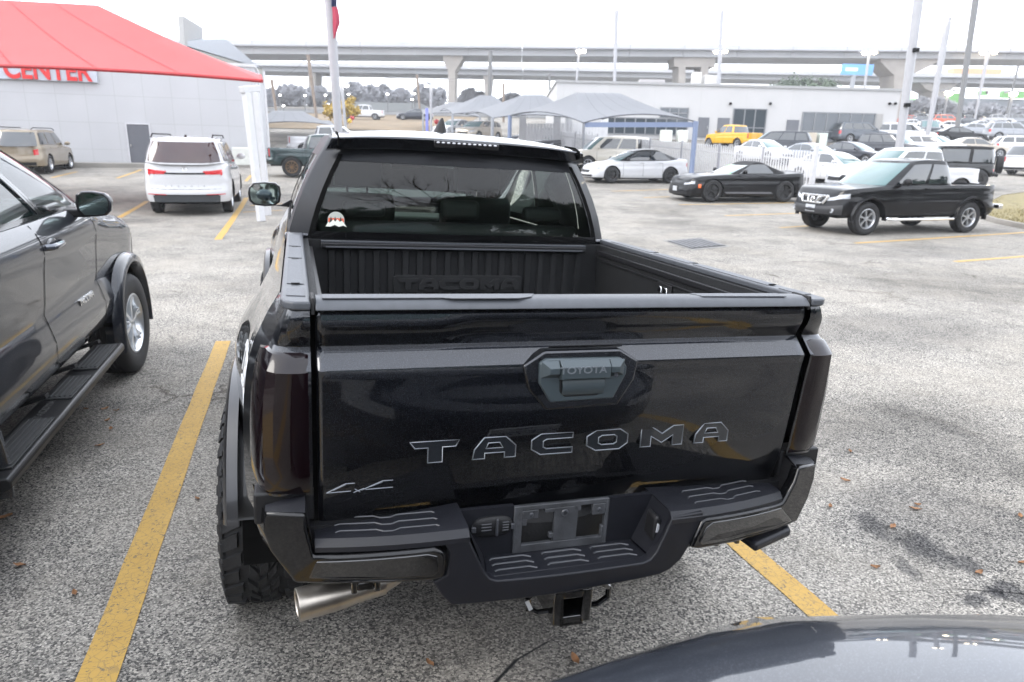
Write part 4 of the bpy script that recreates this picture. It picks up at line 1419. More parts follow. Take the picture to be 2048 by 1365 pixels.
def make_car(name, label, cat, S, M, mat, detail=1, group=None, rim=None, rimsp=5, glass=None, wind=None, lamps=True):
    root = empty(name, M, label, cat, group)
    B = Body(S); Cb = Cabin(S)
    if 'beltf' not in S: S['beltf'] = lambda y: max(B.ztop(y) - .02, S['belt'] - .12)
    glass = glass or M_CARGLASS; wind = wind or M_CLEARGLASS
    B.body_mb().build('body', mat, root, smooth=32)
    u = MB()
    u.box(-B.hw + .3, B.hw - .3, -B.hl + .25, B.hl - .25, B.zb - .06, B.zb + .3)
    for yc in (B.ya, B.yf):
        pass
    for yc in (B.ya, B.yf):
        for sg in (-1, 1):
            wells = MB()
            n = 12; x1 = sg * (B.hw - .03); x0 = sg * (B.hw - .34)
            r_ = B.Ra - .004
            rows = []
            for xx in (x1, x0):
                rows.append([(xx, yc + r_ * cos(pi * i / n), max(B.zb - .02, B.rw + r_ * sin(pi * i / n))) for i in range(n + 1)])
            wells.grid(rows)
            wells.add([rows[1][i] for i in range(n + 1)], [tuple(range(n + 1))])
            wells.build('wheel_arch', M_DARK, root, smooth=0)
    u.build('underbody', M_DARK, root, smooth=0)
    Cb.body_mb().build('cabin', S.get('roofmat') or mat, root, smooth=40)
    wn_ = S.get('wins', [(-.80, -.36), (-.31, .20), (.24, .80)])
    for sg in (1, -1):
        for a, b_ in wn_:
            m = MB(); m.grid(Cb.patch('side', a, b_, .10, .84, sg))
            m.build('side_window', glass, root, smooth=60)
    m = MB(); m.grid(Cb.patch('front', -.88, .88, .05, .93)); m.build('windscreen', wind, root, smooth=60)
    m = MB(); m.grid(Cb.patch('rear', -.86, .86, S.get('rw0', .08), .88)); m.build('rear_window', glass, root, smooth=60)
    wd = S.get('tw', .24)
    for yc in (B.ya, B.yf):
        for sg in (1, -1):
            wheel_mesh(root, sg * (B.hw - wd / 2 - S.get('wi', .015)), yc, B.rw, B.rw, wd, sg, rim or M_ALLOY, rimsp, S.get('rr', .64), detail)
    if lamps:
        hs = S.get('head', (B.hw * .52, .42, .62, .80, .35)); ts = S.get('tail', (B.hw * .62, .22, .60, .84, 0))
        for sg in (1, -1):
            m = MB(); m.grid(B.wrap_patch(sg, 'front', *hs[:4], taper=hs[4])); m.build('headlight', M_HEAD, root, smooth=60)
            m = MB(); m.grid(B.wrap_patch(sg, 'rear', *ts[:4], taper=ts[4])); m.build('taillight', M_RED, root, smooth=60)
    if detail >= 1:
        gr = S.get('grille', (B.hw * .5, .5, .8))
        m = MB(); m.grid(B.end_patch('front', -gr[0], gr[0], gr[1], gr[2])); m.build('grille', S.get('grillemat') or M_BLACKPL, root, smooth=60)
        m = MB(); m.grid(B.end_patch('front', -B.hw * .75, B.hw * .75, .06, .26)); m.build('lower_grille', M_BLACKPL, root, smooth=60)
        m = MB(); m.grid(B.end_patch('rear', -B.hw * .72, B.hw * .72, .03, .2)); m.build('rear_valance', M_BLACKPL, root, smooth=60)
        mz = S['belt'] + .06; my = Cb.g3 - .52
        for sg in (1, -1):
            m = MB()
            m.ball((sg * (B.hw + .09), my, mz + .02), .12, .065, .085, 12, 8)
            m.box(sg * (B.hw - .06) if sg > 0 else -(B.hw + .02), (B.hw + .02) if sg > 0 else -(B.hw - .06), my - .03, my + .03, mz - .05, mz - .01)
            mo = m.build('mirror', S.get('mirmat') or mat, root, smooth=50)
        for sg in (1, -1):
            for yh in S.get('handles', (-.05, -1.05)):
                m = MB()
                p = B.pt(B.xo(yh), yh, .9, .02)
                m.box(sg * p[0] - .018, sg * p[0] + .018, yh - .1, yh + .1, p[2] - .015, p[2] + .015)
                m.build('door_handle', mat, root, bevel=.008)
        sm = MB()
        for sg in (1, -1):
            for ys_ in S.get('seams', (.95, -.12, -1.15)):
                sm.grid(B.side_patch(sg, ys_ - .006, ys_ + .006, .1, .985, .002, n=1, k=10))
        sm.build('door_seam', M_DARK, root, smooth=0)
    return root, B, Cb


def P_sedan(L=4.85, W=1.83, H=1.44, wb=2.8, r=.335, **k):
    hl = L / 2
    S = dict(L=L, W=W, H=H, wb=wb, r=r, ro=1.08, belt=.93, zb=.22,
             top=[(-hl, .93), (-hl + .1, .99), (-hl + .45, 1.02), (-1.1, .97), (.7, .93), (1.2, .90), (hl - .35, .78), (hl - .1, .70), (hl, .62)],
             cab=(-hl + .55, -hl + 1.35, .25, 1.25), cwb=W / 2 - .09, cwt=W / 2 - .30, wins=[(-.66, -.02), (.03, .74)],
             head=(W / 2 * .5, .38, .62, .84, .4), tail=(W / 2 * .45, .28, .62, .82, .2), handles=(.05, -.85), seams=(.95, .0, -.95), roofdrop=.09, crown=.06)
    S.update(k); return S


def P_suv(L=4.9, W=1.93, H=1.76, wb=2.85, r=.37, **k):
    hl = L / 2
    S = dict(L=L, W=W, H=H, wb=wb, r=r, ro=1.05, belt=1.12, zb=.30,
             top=[(-hl, 1.05), (-hl + .12, 1.12), (.9, 1.10), (1.25, 1.08), (hl - .4, .99), (hl - .1, .90), (hl, .78)],
             cab=(-hl + .08, -hl + .42, .55, 1.42), cwb=W / 2 - .07, cwt=W / 2 - .22, wins=[(-.84, -.42), (-.36, .16), (.21, .76)],
             head=(W / 2 * .55, .38, .62, .82, .3), tail=(W / 2 * .66, .22, .58, .90, 0), roofdrop=.05, crown=.05,
             endr=[(0, .05), (.25, 0), (.4, .02), (.45, .06), (1, .09)])
    S.update(k); return S


def P_pick(L=5.4, W=1.9, H=1.82, wb=3.3, r=.39, **k):
    hl = L / 2
    bf = -hl + 1.62
    S = dict(L=L, W=W, H=H, wb=wb, r=r, ro=1.12, belt=1.18, zb=.42,
             top=[(-hl, 1.16), (-hl + .03, 1.19), (bf, 1.18), (1.2, 1.15), (1.5, 1.13), (hl - .4, 1.06), (hl - .12, .99), (hl, .86)],
             cab=(bf + .04, bf + .26, .55, 1.42), cwb=W / 2 - .08, cwt=W / 2 - .25, wins=[(-.80, -.10), (-.02, .76)],
             bed=(-hl + .1, bf, .48), head=(W / 2 * .55, .32, .60, .86, .2), tail=(W / 2 * .78, .16, .50, .95, 0), crown=.02, tw=.26,
             endr=[(0, .12), (.2, 0), (.33, .0), (.36, .1), (1, .1)], handles=(.0, -.9), seams=(1.12, .1, -.92, -.98 - .08), roofdrop=.05,
             lv=[(0, .04), (.08, .012), (.3, .0), (.5, .0), (.62, .01), (.66, .02), (.85, .025), (.95, .04), (1, .06)])
    S.update(k); return S


def heading(deg, p): return Matrix.Translation(p) @ Matrix.Rotation(radians(deg), 4, 'Z')


def place_side(S, pr, pf, near, z_on_ground=True, y0=None, deg=None):
    """pr/pf photo positions of the near-side rear and front tyre contacts; near = 'R' or 'L' side of the car"""
    A, B_ = gp(*pr), gp(*pf)
    mid = (A + B_) / 2
    if deg is None:
        d = (B_ - A).normalized(); deg = math.degrees(atan2(-d.x, d.y))
    rot = Matrix.Rotation(radians(deg), 3, 'Z')
    hw = S['W'] / 2 - .1
    ya = -S['L'] / 2 + S['ro']; ym = ya + S['wb'] / 2
    c = mid - rot @ Vector((hw if near == 'R' else -hw, ym, 0))
    c.z = gz(c.x, c.y)
    return Matrix.Translation(c) @ Matrix.Rotation(radians(deg), 4, 'Z')

# ------------------------------------------------------------------ parked cars
PW = paint('white_paint', (.52, .52, .53)); PB = paint('black_paint', (.004, .004, .005), coat=.55); PS = paint('silver_paint', (.24, .25, .27), .4)
PG = paint('dark_grey_paint', (.022, .025, .032), .3); PN = paint('navy_paint', (.007, .009, .018), .2); PT = paint('tan_paint', (.24, .20, .145), .3)
PY = paint('yellow_paint', (.55, .30, .012)); PO = paint('orange_paint', (.5, .07, .02)); PGR = paint('dark_green_paint', (.020, .038, .040), .3)
PMG = paint('mid_grey_paint', (.065, .075, .09), .4); PBE = paint('beige_paint', (.34, .30, .25), .3)
M_SOFT = pbr('black_canvas', (.006, .006, .007), .85, bump=.2, bscale=90)
GRP = 'cars parked in the dealership lot'


def place_fit(S, pf, colr, near, prefer_far=True):
    """front near tyre at photo position pf, rear near tyre on photo column colr"""
    F = gp(*pf)
    best = None
    u = ray(colr, pf[1]); k = u.x / u.y
    for i in range(400):
        y = F.y - 5 + i * .025
        R = Vector((k * y, y, 0))
        e = abs((R - Vector((F.x, F.y, 0))).length - S['wb'])
        if (y > F.y) == prefer_far and (best is None or e < best[0]): best = (e, R)
    R = best[1]; d = (Vector((F.x, F.y, 0)) - R).normalized()
    rot = Matrix.Rotation(atan2(-d.x, d.y), 3, 'Z')
    hw = S['W'] / 2 - .1; ym = -S['L'] / 2 + S['ro'] + S['wb'] / 2
    mid = (R + Vector((F.x, F.y, 0))) / 2
    c = mid - rot @ Vector((hw if near == 'R' else -hw, ym, 0))
    c.z = gz(c.x, c.y)
    return Matrix.Translation(c) @ rot.to_4x4()


def place_c(S, px, py, deg, depth=None):
    """photo point on the ground at the near edge of the car; heading in degrees (0 away, 90 left, 180 towards)"""
    P = gp(px, py)
    a = radians(deg)
    v = Vector((P.x, P.y, 0)).normalized()
    f = Vector((-sin(a), cos(a), 0)); r = Vector((cos(a), sin(a), 0))
    ext = abs(f.dot(v)) * S['L'] / 2 * .8 + abs(r.dot(v)) * S['W'] / 2 * .8
    if depth: ext = depth
    c = P + v * ext
    c.z = gz(c.x, c.y)
    return Matrix.Translation(c) @ Matrix.Rotation(a, 4, 'Z')


def plate(root, B, end, txt=None, w=.3, h=.15, f=.42):
    p = B.end_patch(end, -w / 2, w / 2, f, f, .02, n=2, k=1)[0][1]
    m = MB(); m.box(-w / 2, w / 2, p[1] - .008, p[1] + .008, p[2] - h / 2, p[2] + h / 2)
    o = m.build('license_plate', M_PLATE, root, bevel=.003)
    if txt:
        e = -1 if end == 'rear' else 1
        R = FACE_BACK if end == 'rear' else Matrix.Rotation(pi, 4, 'Z') @ FACE_BACK
        text_mesh('plate_number', txt, h * .55, M_INK, o, Matrix.Translation((0, p[1] + e * .01, p[2] - .01)) @ R, ext=.0008)
    return o


def rails(root, S, mat=M_BLACKPL):
    for sg in (-1, 1):
        m = MB()
        y0, y1 = S['cab'][1] + .1, S['cab'][2] - .05
        x = S['W'] / 2 - .33
        z = S['H'] + .02
        pts = [(sg * x, y0 - .25, z - .03), (sg * x, y0, z + .045), (sg * x, y1, z + .05), (sg * x, y1 + .25, z - .03)]
        m.path(pts, .018, 8); m.build('roof_rail', mat, root)


# white three-row suv, rear towards us
S = P_suv(L=5.28, W=2.02, H=1.88, wb=3.1, r=.40, belt=1.30, head=(.55, .3, .6, .8, .3), tail=(.42, .16, .66, .82, .45), ro=1.12, zb=.34,
          top=[(-2.64, 1.24), (-2.5, 1.30), (-1.5, 1.27), (1.2, 1.16), (1.5, 1.13), (2.2, 1.05), (2.55, .96), (2.64, .82)], rw0=.06, endr=[(0, .04), (.2, 0), (.32, .01), (.36, .05), (.6, .045), (.8, .05), (1, .10)],
          cab=(-2.60, -2.30, .6, 1.55), cwb=.95, cwt=.76, wi=.05)
P = gp(389, 425)
rot = Matrix.Rotation(radians(17.6), 4, 'Z')
c = P - rot.to_3x3() @ Vector((0, -S['L'] / 2 + S['ro'], 0)); c.z = gz(c.x, c.y)
su, B, Cb = make_car('suv', 'large white suv seen from behind, maroon rear glass and red lamps, under the red canopy', 'car', S, Matrix.Translation(c) @ rot, PW, 2,
                     glass=pbr('maroon_glass', (.028, .006, .006), .04, 0, .6, var=.3, scale=2))
rails(su, S)
m = MB(); m.grid(B.end_patch('rear', -.46, .46, .735, .775, .010)); m.build('lamp_bar', M_BLACKPL, su)
for i, chx in enumerate((-.46, -.32, -.17, -.02, .13, .28, .42)):
    p = B.end_patch('rear', chx, chx + .02, .42, .42, .012, n=1, k=1)[0][0]
    text_mesh('badge_letter', 'SEQUOIA'[i], .055, pbr('badge_grey', (.15, .15, .16), .3, .5), su, Matrix.Translation((p[0], p[1], p[2])) @ FACE_BACK, ext=.003)
m = MB(); p = B.end_patch('rear', 0, .02, .88, .88, .01, n=1, k=1)[0][0]
m.lathe([(.028, 0), (.036, .005), (.045, 0)], Matrix.Translation(p) @ Matrix.Rotation(pi / 2, 4, 'Z') @ Matrix.Diagonal((1, 1.3, 1, 1)), n=20); m.build('emblem', M_CHROME, su)
for sg in (-1, 1):
    m = MB(); m.grid(B.wrap_patch(sg, 'rear', .45, .05, .19, .21, .016)); m.build('reflector', M_RED, su)
m = MB(); m.grid(B.end_patch('rear', -.76, .76, .0, .17, .014)); m.build('bumper_cladding', pbr('charcoal_cladding', (.04, .045, .05), .6), su)
m = MB(); m.prism([(-1.9, 1.87), (-1.75, 1.93), (-1.68, 1.94), (-1.66, 1.86)], -.02, .02, 'x'); m.build('antenna', M_BLACKPL, su)
m = MB(); m.grid(B.end_patch('rear', -.8, .8, .335, .345, .006)); m.build('tailgate_seam', M_DARK, su)

# tan suv
S = P_suv(L=4.9, W=1.85, H=1.75, tail=(.62, .14, .55, .82, 0), rw0=.0)
P = gp(101, 348); rot = Matrix.Rotation(radians(17.3), 4, 'Z')
c = P - rot.to_3x3() @ Vector((S['W'] / 2 - .1, -S['L'] / 2 + S['ro'], 0)); c.z = gz(c.x, c.y)
o, B, Cb = make_car('suv', 'older tan suv with roof rails parked nose to the white wall, left edge', 'car', S, Matrix.Translation(c) @ rot, PT, 1)
rails(o, S)

# dark green pickup with bronze wheels, right side to us, mostly hidden
S = P_pick(L=5.3, W=1.88, H=1.78, r=.41, zb=.5)
A = gp(585, 356); rot = Matrix.Rotation(radians(-74), 4, 'Z')
c = A - rot.to_3x3() @ Vector((S['W'] / 2 - .1, -S['L'] / 2 + S['ro'], 0)); c.z = gz(c.x, c.y)
o, B, Cb = make_car('pickup', 'dark green pickup with bronze wheels half hidden behind the black pickup', 'pickup', S, Matrix.Translation(c) @ rot, PGR, 1, rim=M_BRONZE, rimsp=10)
# white pickup further off
S = P_pick(L=5.7, W=1.95, H=1.85, r=.40)
A = gp(612, 318); rot = Matrix.Rotation(radians(-76), 4, 'Z')
c = A - rot.to_3x3() @ Vector((S['W'] / 2 - .1, -S['L'] / 2 + S['ro'], 0)); c.z = gz(c.x, c.y)
make_car('pickup', 'white pickup parked behind the dark green pickup, beside the flagpole', 'pickup', S, Matrix.Translation(c) @ rot, PW, 1)

# white sedan, black roof
S = P_sedan(L=4.88, W=1.84, H=1.44, wb=2.82, r=.34, roofmat=PB, top=[(-2.44, .96), (-2.3, 1.03), (-1.9, 1.05), (-1.1, .97), (.7, .93), (1.2, .91), (1.9, .80), (2.3, .70), (2.44, .60)],
            cab=(-2.0, -1.0, .2, 1.3), mirmat=PB)
o, B, Cb = make_car('sedan', 'white sedan with black roof and black wheels under the nearest grey canopy', 'car', S, place_fit(S, (1222, 368), 1338, 'L'), PW, 1, rim=M_DALLOY)
# white suv behind it
S = P_suv(L=5.0, W=1.95, H=1.78, tail=(.8, .16, .7, .86, 0))
make_car('suv', 'cream white suv or van parked behind the white sedan under the canopy', 'car', S, place_c(S, 1214, 346, 102), paint('cream_paint', (.62, .58, .50)), 1)
# black convertible
S = P_sedan(L=4.78, W=1.9, H=1.34, wb=2.81, r=.37, belt=.95, zb=.2, ro=1.0, roofmat=M_SOFT, Ra=.41,
            top=[(-2.39, .93), (-2.3, 1.0), (-1.9, 1.0), (-1.2, .96), (.5, .93), (.9, .92), (1.8, .86), (2.2, .78), (2.39, .68)],
            cab=(-1.65, -.75, -.1, .85), cwb=.82, cwt=.60, wins=[(-.45, .70)], rr=.72, handles=(-.45,), seams=(.75, -.75),
            head=(.50, .30, .66, .82, .3), tail=(.5, .16, .66, .84, 0), grille=(.48, .62, .84))
o, B, Cb = make_car('convertible', 'low black convertible coupe with soft top beside the white picket fence', 'car', S, place_fit(S, (1421, 406), 1565, 'L'), PB, 2, rim=M_DALLOY)
plate(o, B, 'front', None, .3, .16, .42)
for sg in (-1, 1):
    m = MB(); m.grid(B.side_patch(sg, 1.88, 1.98, .42, .62, .012)); m.build('side_marker', M_AMBER, o)
for sg in (-1, 1):
    m = MB(); m.grid(B.side_patch(sg, -.9, .9, .12, .2, .012, slant=.1)); m.build('side_skirt_highlight', pbr('highlight_grey', (.12, .12, .13), .4), o)  # grey strip painted in as a highlight along the sill
m = MB(); m.grid(Cb.patch('front', .30, .80, .72, .90, off=.014)); m.build('sticker', pbr('green_sticker', (.2, .75, .15), .5), o)
m = MB(); m.grid(Cb.patch('front', -.82, -.5, .06, .2, off=.014)); m.build('sticker', pbr('green_sticker', (.2, .75, .15)), o)

# black crew cab pickup, front three quarter
S = P_pick(L=5.22, W=1.85, H=1.75, wb=3.2, r=.385, ro=1.13, belt=1.16, zb=.44, rr=.62, Ra=.47, tail=(.72, .16, .50, .95, 0),
           head=(.44, .34, .66, .84, .2), grille=(.40, .58, .90), wins=[(-.84, -.12), (-.03, .72)], tw=.25,
           top=[(-2.61, 1.14), (-2.55, 1.17), (-.98, 1.17), (1.1, 1.14), (1.35, 1.13), (2.2, 1.07), (2.48, 1.02), (2.61, .88)],
           cab=(-1.0, -.80, .38, 1.32), mirmat=M_BLACKPL)
Mfr = place_fit(S, (1724, 471), 1925, 'L')
o, B, Cb = make_car('pickup', 'black crew cab pickup with chrome grille and silver wheels at right, facing left', 'pickup', S, Mfr, PB, 2, rim=M_ALLOY, rimsp=6)
# chrome grille frame
gm = MB()
def bar(x0, f0, x1, f1, w):
    A_ = Vector(B.end_patch('front', x0, x0 + .01, f0, f0, .03, n=1, k=1)[0][0]); C_ = Vector(B.end_patch('front', x1, x1 + .01, f1, f1, .03, n=1, k=1)[0][0])
    d_ = C_ - A_
    gm.obox(Matrix.Translation((A_ + C_) / 2) @ d_.to_track_quat('X', 'Z').to_matrix().to_4x4(), d_.length, .03, w)
bar(-.46, .9, .46, .9, .05); bar(-.30, .58, .30, .58, .04); bar(-.46, .9, -.34, .56, .06); bar(.46, .9, .34, .56, .06)
bar(-.2, .9, -.14, .58, .075); bar(.2, .9, .14, .58, .075)
gm.build('chrome_grille', M_CHROME, o, bevel=.008)
m = MB(); p = B.end_patch('front', 0, .01, .74, .74, .04, n=1, k=1)[0][0]
m.lathe([(.05, 0), (.062, .01), (.075, 0)], Matrix.Translation(p) @ Matrix.Rotation(pi / 2, 4, 'Z'), n=24); m.box(-.09, .09, p[1] - .005, p[1] + .02, p[2] - .014, p[2] + .014); m.build('emblem', M_CHROME, o)
plate(o, B, 'front', '· TX ·', .31, .16, .30)
m = MB(); m.grid(B.end_patch('front', -.80, .80, .05, .44, .03)); m.build('front_bumper', pbr('satin_black', (.02, .02, .022), .4), o)
for sg in (-1, 1):
    m = MB(); p = B.end_patch('front', sg * .62, sg * .62 + .01, .22, .22, .03, n=1, k=1)[0][0]
    m.lathe([(.001, .0), (.04, 0), (.05, .01), (.055, -.01)], Matrix.Translation(p) @ Matrix.Rotation(pi / 2, 4, 'Z'), n=16); m.build('fog_lamp', M_HEAD, o)
for sg in (-1, 1):
    m = MB()
    y0, y1 = B.ya + B.Ra + .05, B.yf - B.Ra - .05
    xx = sg * (B.hw + .06)
    m.path([(xx - sg * .12, y0 - .02, .40), (xx, y0 + .1, .37), (xx, y1 - .1, .37), (xx - sg * .12, y1 + .02, .40)], .035, 10)
    m.build('side_step', M_CHROME, o)
    for yc in (B.ya, B.yf):
        m = MB()
        rows = []
        for i in range(25):
            a = pi * i / 24 * 1.06 - pi * .03
            ri, ro_ = B.Ra - .005, B.Ra + .055
            cx, sx = cos(a), sin(a)
            rows.append([(sg * (B.hw - .06), yc + ri * cx, B.rw + ri * sx), (sg * (B.hw + .045), yc + (ri + .006) * cx, B.rw + (ri + .006) * sx),
                         (sg * (B.hw + .045), yc + (ro_ - .02) * cx, B.rw + (ro_ - .02) * sx), (sg * (B.hw - .02), yc + ro_ * cx, B.rw + ro_ * sx)])
        m.grid(rows); m.build('wheel_flare', PB, o, smooth=50)
m = MB(); m.box(-.80, .80, -2.72, -2.60, .58, .70); m.build('rear_bumper', M_CHROME, o, bevel=.03)

# white crew cab behind it with a long bed
S = P_pick(L=5.8, W=1.98, H=1.9, wb=3.6, r=.40, tail=(.76, .18, .45, .97, 0))
o, B, Cb = make_car('pickup', 'white crew cab pickup with tall red tail lamp behind the black crew cab', 'pickup', S, place_fit(S, (1742, 402), 1912, 'L'), PW, 1)
# soft top 4x4 with spare wheel
S = dict(L=3.9, W=1.80, H=1.84, wb=2.55, r=.42, ro=.62, belt=1.12, zb=.55, p=30, q=6, top=[(-1.95, 1.1), (.5, 1.1), (.7, 1.12), (1.8, 1.08), (1.95, 1.05)],
         cab=(-1.88, -1.72, .35, .62), cwb=.76, cwt=.66, wins=[(-.93, -.30), (-.18, .80)], tw=.28, wi=-.05, Ra=.5, crown=.02, roofmat=M_SOFT, roofdrop=.02,
         head=(.5, .06, .6, .8, 0), tail=(.7, .08, .45, .6, 0), handles=(.0,), seams=(.5, -.45), rr=.55)
P = gp(1950, 381)
rot = Matrix.Rotation(radians(60), 4, 'Z')
c = P - rot.to_3x3() @ Vector((-(S['W'] / 2 - .1), -S['L'] / 2 + S['ro'], 0)); c.z = gz(c.x, c.y)
o, B, Cb = make_car('offroader', 'black soft top off-roader with rear spare wheel at the right edge', 'car', S, Matrix.Translation(c) @ rot, pbr('matte_black', (.006, .007, .008), .5, coat=.3), 1, rim=M_DALLOY)
sp_ = wheel_mesh(o, 0, 0, 0, .40, .26, 1, M_DALLOY, 5, .55, 1)
sp_.matrix_local = Matrix.Translation((.18, -2.12, 1.08)) @ Matrix.Rotation(-pi / 2, 4, 'Z')
sp_.name = 'spare_wheel'
plate(o, B, 'rear', None, .3, .16, .25).location.x = -.55
m = MB(); m.box(-.8, .8, -2.08, -1.96, .55, .68); m.build('bumper', M_BLACKPL, o, bevel=.02)

lst = [
    ('pickup', P_pick(L=5.2, W=1.9, H=1.8), (1464, 303), 25, PY, 'bright yellow pickup behind the picket fence', 1),
    ('sedan', P_sedan(), (1665, 374), 205, PW, 'white sedan facing us just right of the tall picket gate post', 1),
    ('sedan', P_sedan(H=1.40), (1622, 338), 207, PS, 'silver coupe behind the picket fence, left of the black sedan', 1),
    ('sedan', P_sedan(), (1702, 334), 212, PN, 'black sedan with bright windscreen left of the thick white pole', 1),
    ('sedan', P_sedan(), (1526, 330), 200, PW, 'white sedan behind the picket fence, right of the yellow pickup', 1),
    ('suv', P_suv(), (1548, 316), 70, PG, 'dark grey suv with red tail lamp in front of the showroom doors', 1),
    ('suv', P_suv(), (1778, 322), 214, PG, 'dark suv partly behind the thick white pole', 1),
    ('suv', P_suv(H=1.6), (1856, 320), 214, PW, 'white crossover just right of the thick white pole', 1),
    ('suv', P_suv(), (1716, 291), -84, PMG, 'grey suv in front of the wide showroom window', 1),
    ('suv', P_suv(L=5.2), (1806, 291), -110, PW, 'white suv at the right corner of the showroom', 1),
    ('sedan', P_sedan(), (1915, 288), -100, PB, 'black sedan side-on below the tall white lamp pole', 1),
    ('suv', P_suv(), (2016, 282), -98, PS, 'silver suv at the right edge, right of the black sedan', 1),
    ('sedan', P_sedan(), (1944, 319), -98, PBE, 'beige sedan directly above the roof of the soft top off-roader', 1),
    ('suv', P_suv(H=1.6), (2050, 320), -105, PW, 'white hatchback at the right edge behind the soft top off-roader', 1),
    ('suv', P_suv(), (2085, 356), -75, PW, 'white suv cut by the right edge beside the spare wheel', 1),
    ('suv', P_suv(), (1852, 278), 160, PG, 'dark suv behind the white suv by the showroom corner', 1),
    ('sedan', P_sedan(), (1826, 262), -100, PW, 'white sedan nearest the showroom corner in the far rows', 1),
    ('suv', P_suv(), (1890, 254), -95, PO, 'bright orange suv in the far rows below the green panel', 1),
    ('sedan', P_sedan(), (1868, 263), -140, PMG, 'grey sedan in front of the orange suv', 0),
    ('sedan', P_sedan(), (1905, 266), -120, PW, 'white sedan in front of and below the orange suv', 0),
    ('sedan', P_sedan(), (1938, 256), -110, PG, 'dark grey sedan right of the orange suv', 0),
    ('pickup', P_pick(), (1990, 251), -110, PW, 'white pickup in the far rows left of the far right lamp', 1),
    ('suv', P_suv(), (2032, 250), -100, PS, 'silver suv right of the far white pickup', 0),
    ('sedan', P_sedan(), (1965, 264), -100, PW, 'white sedan at the foot of the twin lamp pole', 0),
    ('sedan', P_sedan(), (2000, 263), -95, PG, 'dark grey sedan in front of the far white pickup', 0),
    ('sedan', P_sedan(), (2040, 264), -95, PMG, 'grey sedan in front of the far silver suv', 0),
    ('sedan', P_sedan(), (1950, 274), -105, PS, 'silver sedan behind the black sedan below the lamp pole', 0),
    ('sedan', P_sedan(), (1845, 252), -100, PMG, 'small grey sedan beyond the white sedan by the showroom corner', 0),
    ('suv', P_suv(), (1912, 247), -100, PMG, 'small grey suv beyond the orange suv', 0),
    ('sedan', P_sedan(), (1958, 248), -100, PG, 'tiny dark car beyond the foot of the dark grey pole', 0),
    ('suv', P_suv(), (2010, 242), -100, PG, 'tiny dark suv beyond the far white pickup', 0),
    ('sedan', P_sedan(), (1822, 250), -100, PO, 'small red orange car right beside the showroom wall', 0),
    ('suv', P_suv(H=1.6), (958, 288), 150, PBE, 'gold crossover under the middle canopy, above the pickup roof', 1),
    ('sedan', P_sedan(), (910, 280), 150, PW, 'white sedan left of the gold crossover under the canopies', 0),
    ('sedan', P_sedan(), (1078, 300), 120, PN, 'dark purple sedan under the canopies right of the roof fin', 0),
    ('suv', P_suv(H=1.62), (1132, 318), 130, PG, 'dark hatchback with bright windscreen left of the cream white suv', 1),
    ('pickup', P_pick(), (728, 241), 90, PW, 'small white pickup on the far road right of the flagpole', 0),
    ('sedan', P_sedan(), (830, 242), 90, PN, 'small dark car with red lamps on the far road near the pier', 0),
]
for nm, S, pp, dg, mt, lb, dt in lst:
    make_car(nm, lb, 'pickup' if nm == 'pickup' else 'car', S, place_c(S, pp[0], pp[1], dg), mt, dt, GRP if nm != 'x' else None, lamps=True)

rnd = random.Random(9)
for i in range(26):
    px = 1822 + (i % 13) * 18 + rnd.uniform(-5, 5)
    py = (239, 246)[i // 13] + rnd.uniform(-1.5, 1.5)
    S = rnd.choice((P_sedan, P_suv, P_suv))()
    make_car('car', 'tiny parked car in the crowded farthest rows below the green store', 'car', S, place_c(S, px, py, rnd.choice((-100, 80, 170, -10))),
             rnd.choice((PW, PW, PS, PG, PMG, PMG, PN, PBE)), 0, 'crowded farthest rows of parked cars')

# small round traffic barrels and hydrant-like markers by the far field
for i, (px, py, D, c_, lb) in enumerate(((699, 242, 75, (.8, .55, .05), 'yellow marker ball at the edge of the dry field right of the flagpole'), (704, 236, 80, (.6, .03, .04), 'red marker ball behind the yellow one by the dry field'),
                                    (873, 244, 72, (.6, .03, .04), 'red balloon marker left of the roof fin, above the dry field'), (660, 250, 60, (.6, .03, .04), 'red balloon marker immediately left of the flagpole'))):
    p = at(px, py, D)
    m = MB(); m.ball((0, 0, 0), .25, .25, .25); m.tube((0, 0, -.2), (0, 0, gz(p.x, D) - p.z), .015)
    o = m.build('balloon', pbr('balloon_%d' % (c_[0] > .7), c_, .3)); o.location = p
    tag(o, lb, 'balloon')
p = at(854, 250, 62)
m = MB(); m.box(-.12, .12, -.04, .04, gz(p.x, 62) - p.z, 1.35)
o = m.build('feather_sign', pbr('banner_blue', (.18, .2, .5), .6), bevel=.01); o.location = p
tag(o, 'narrow blue vertical banner left of the shade canopies', 'banner')

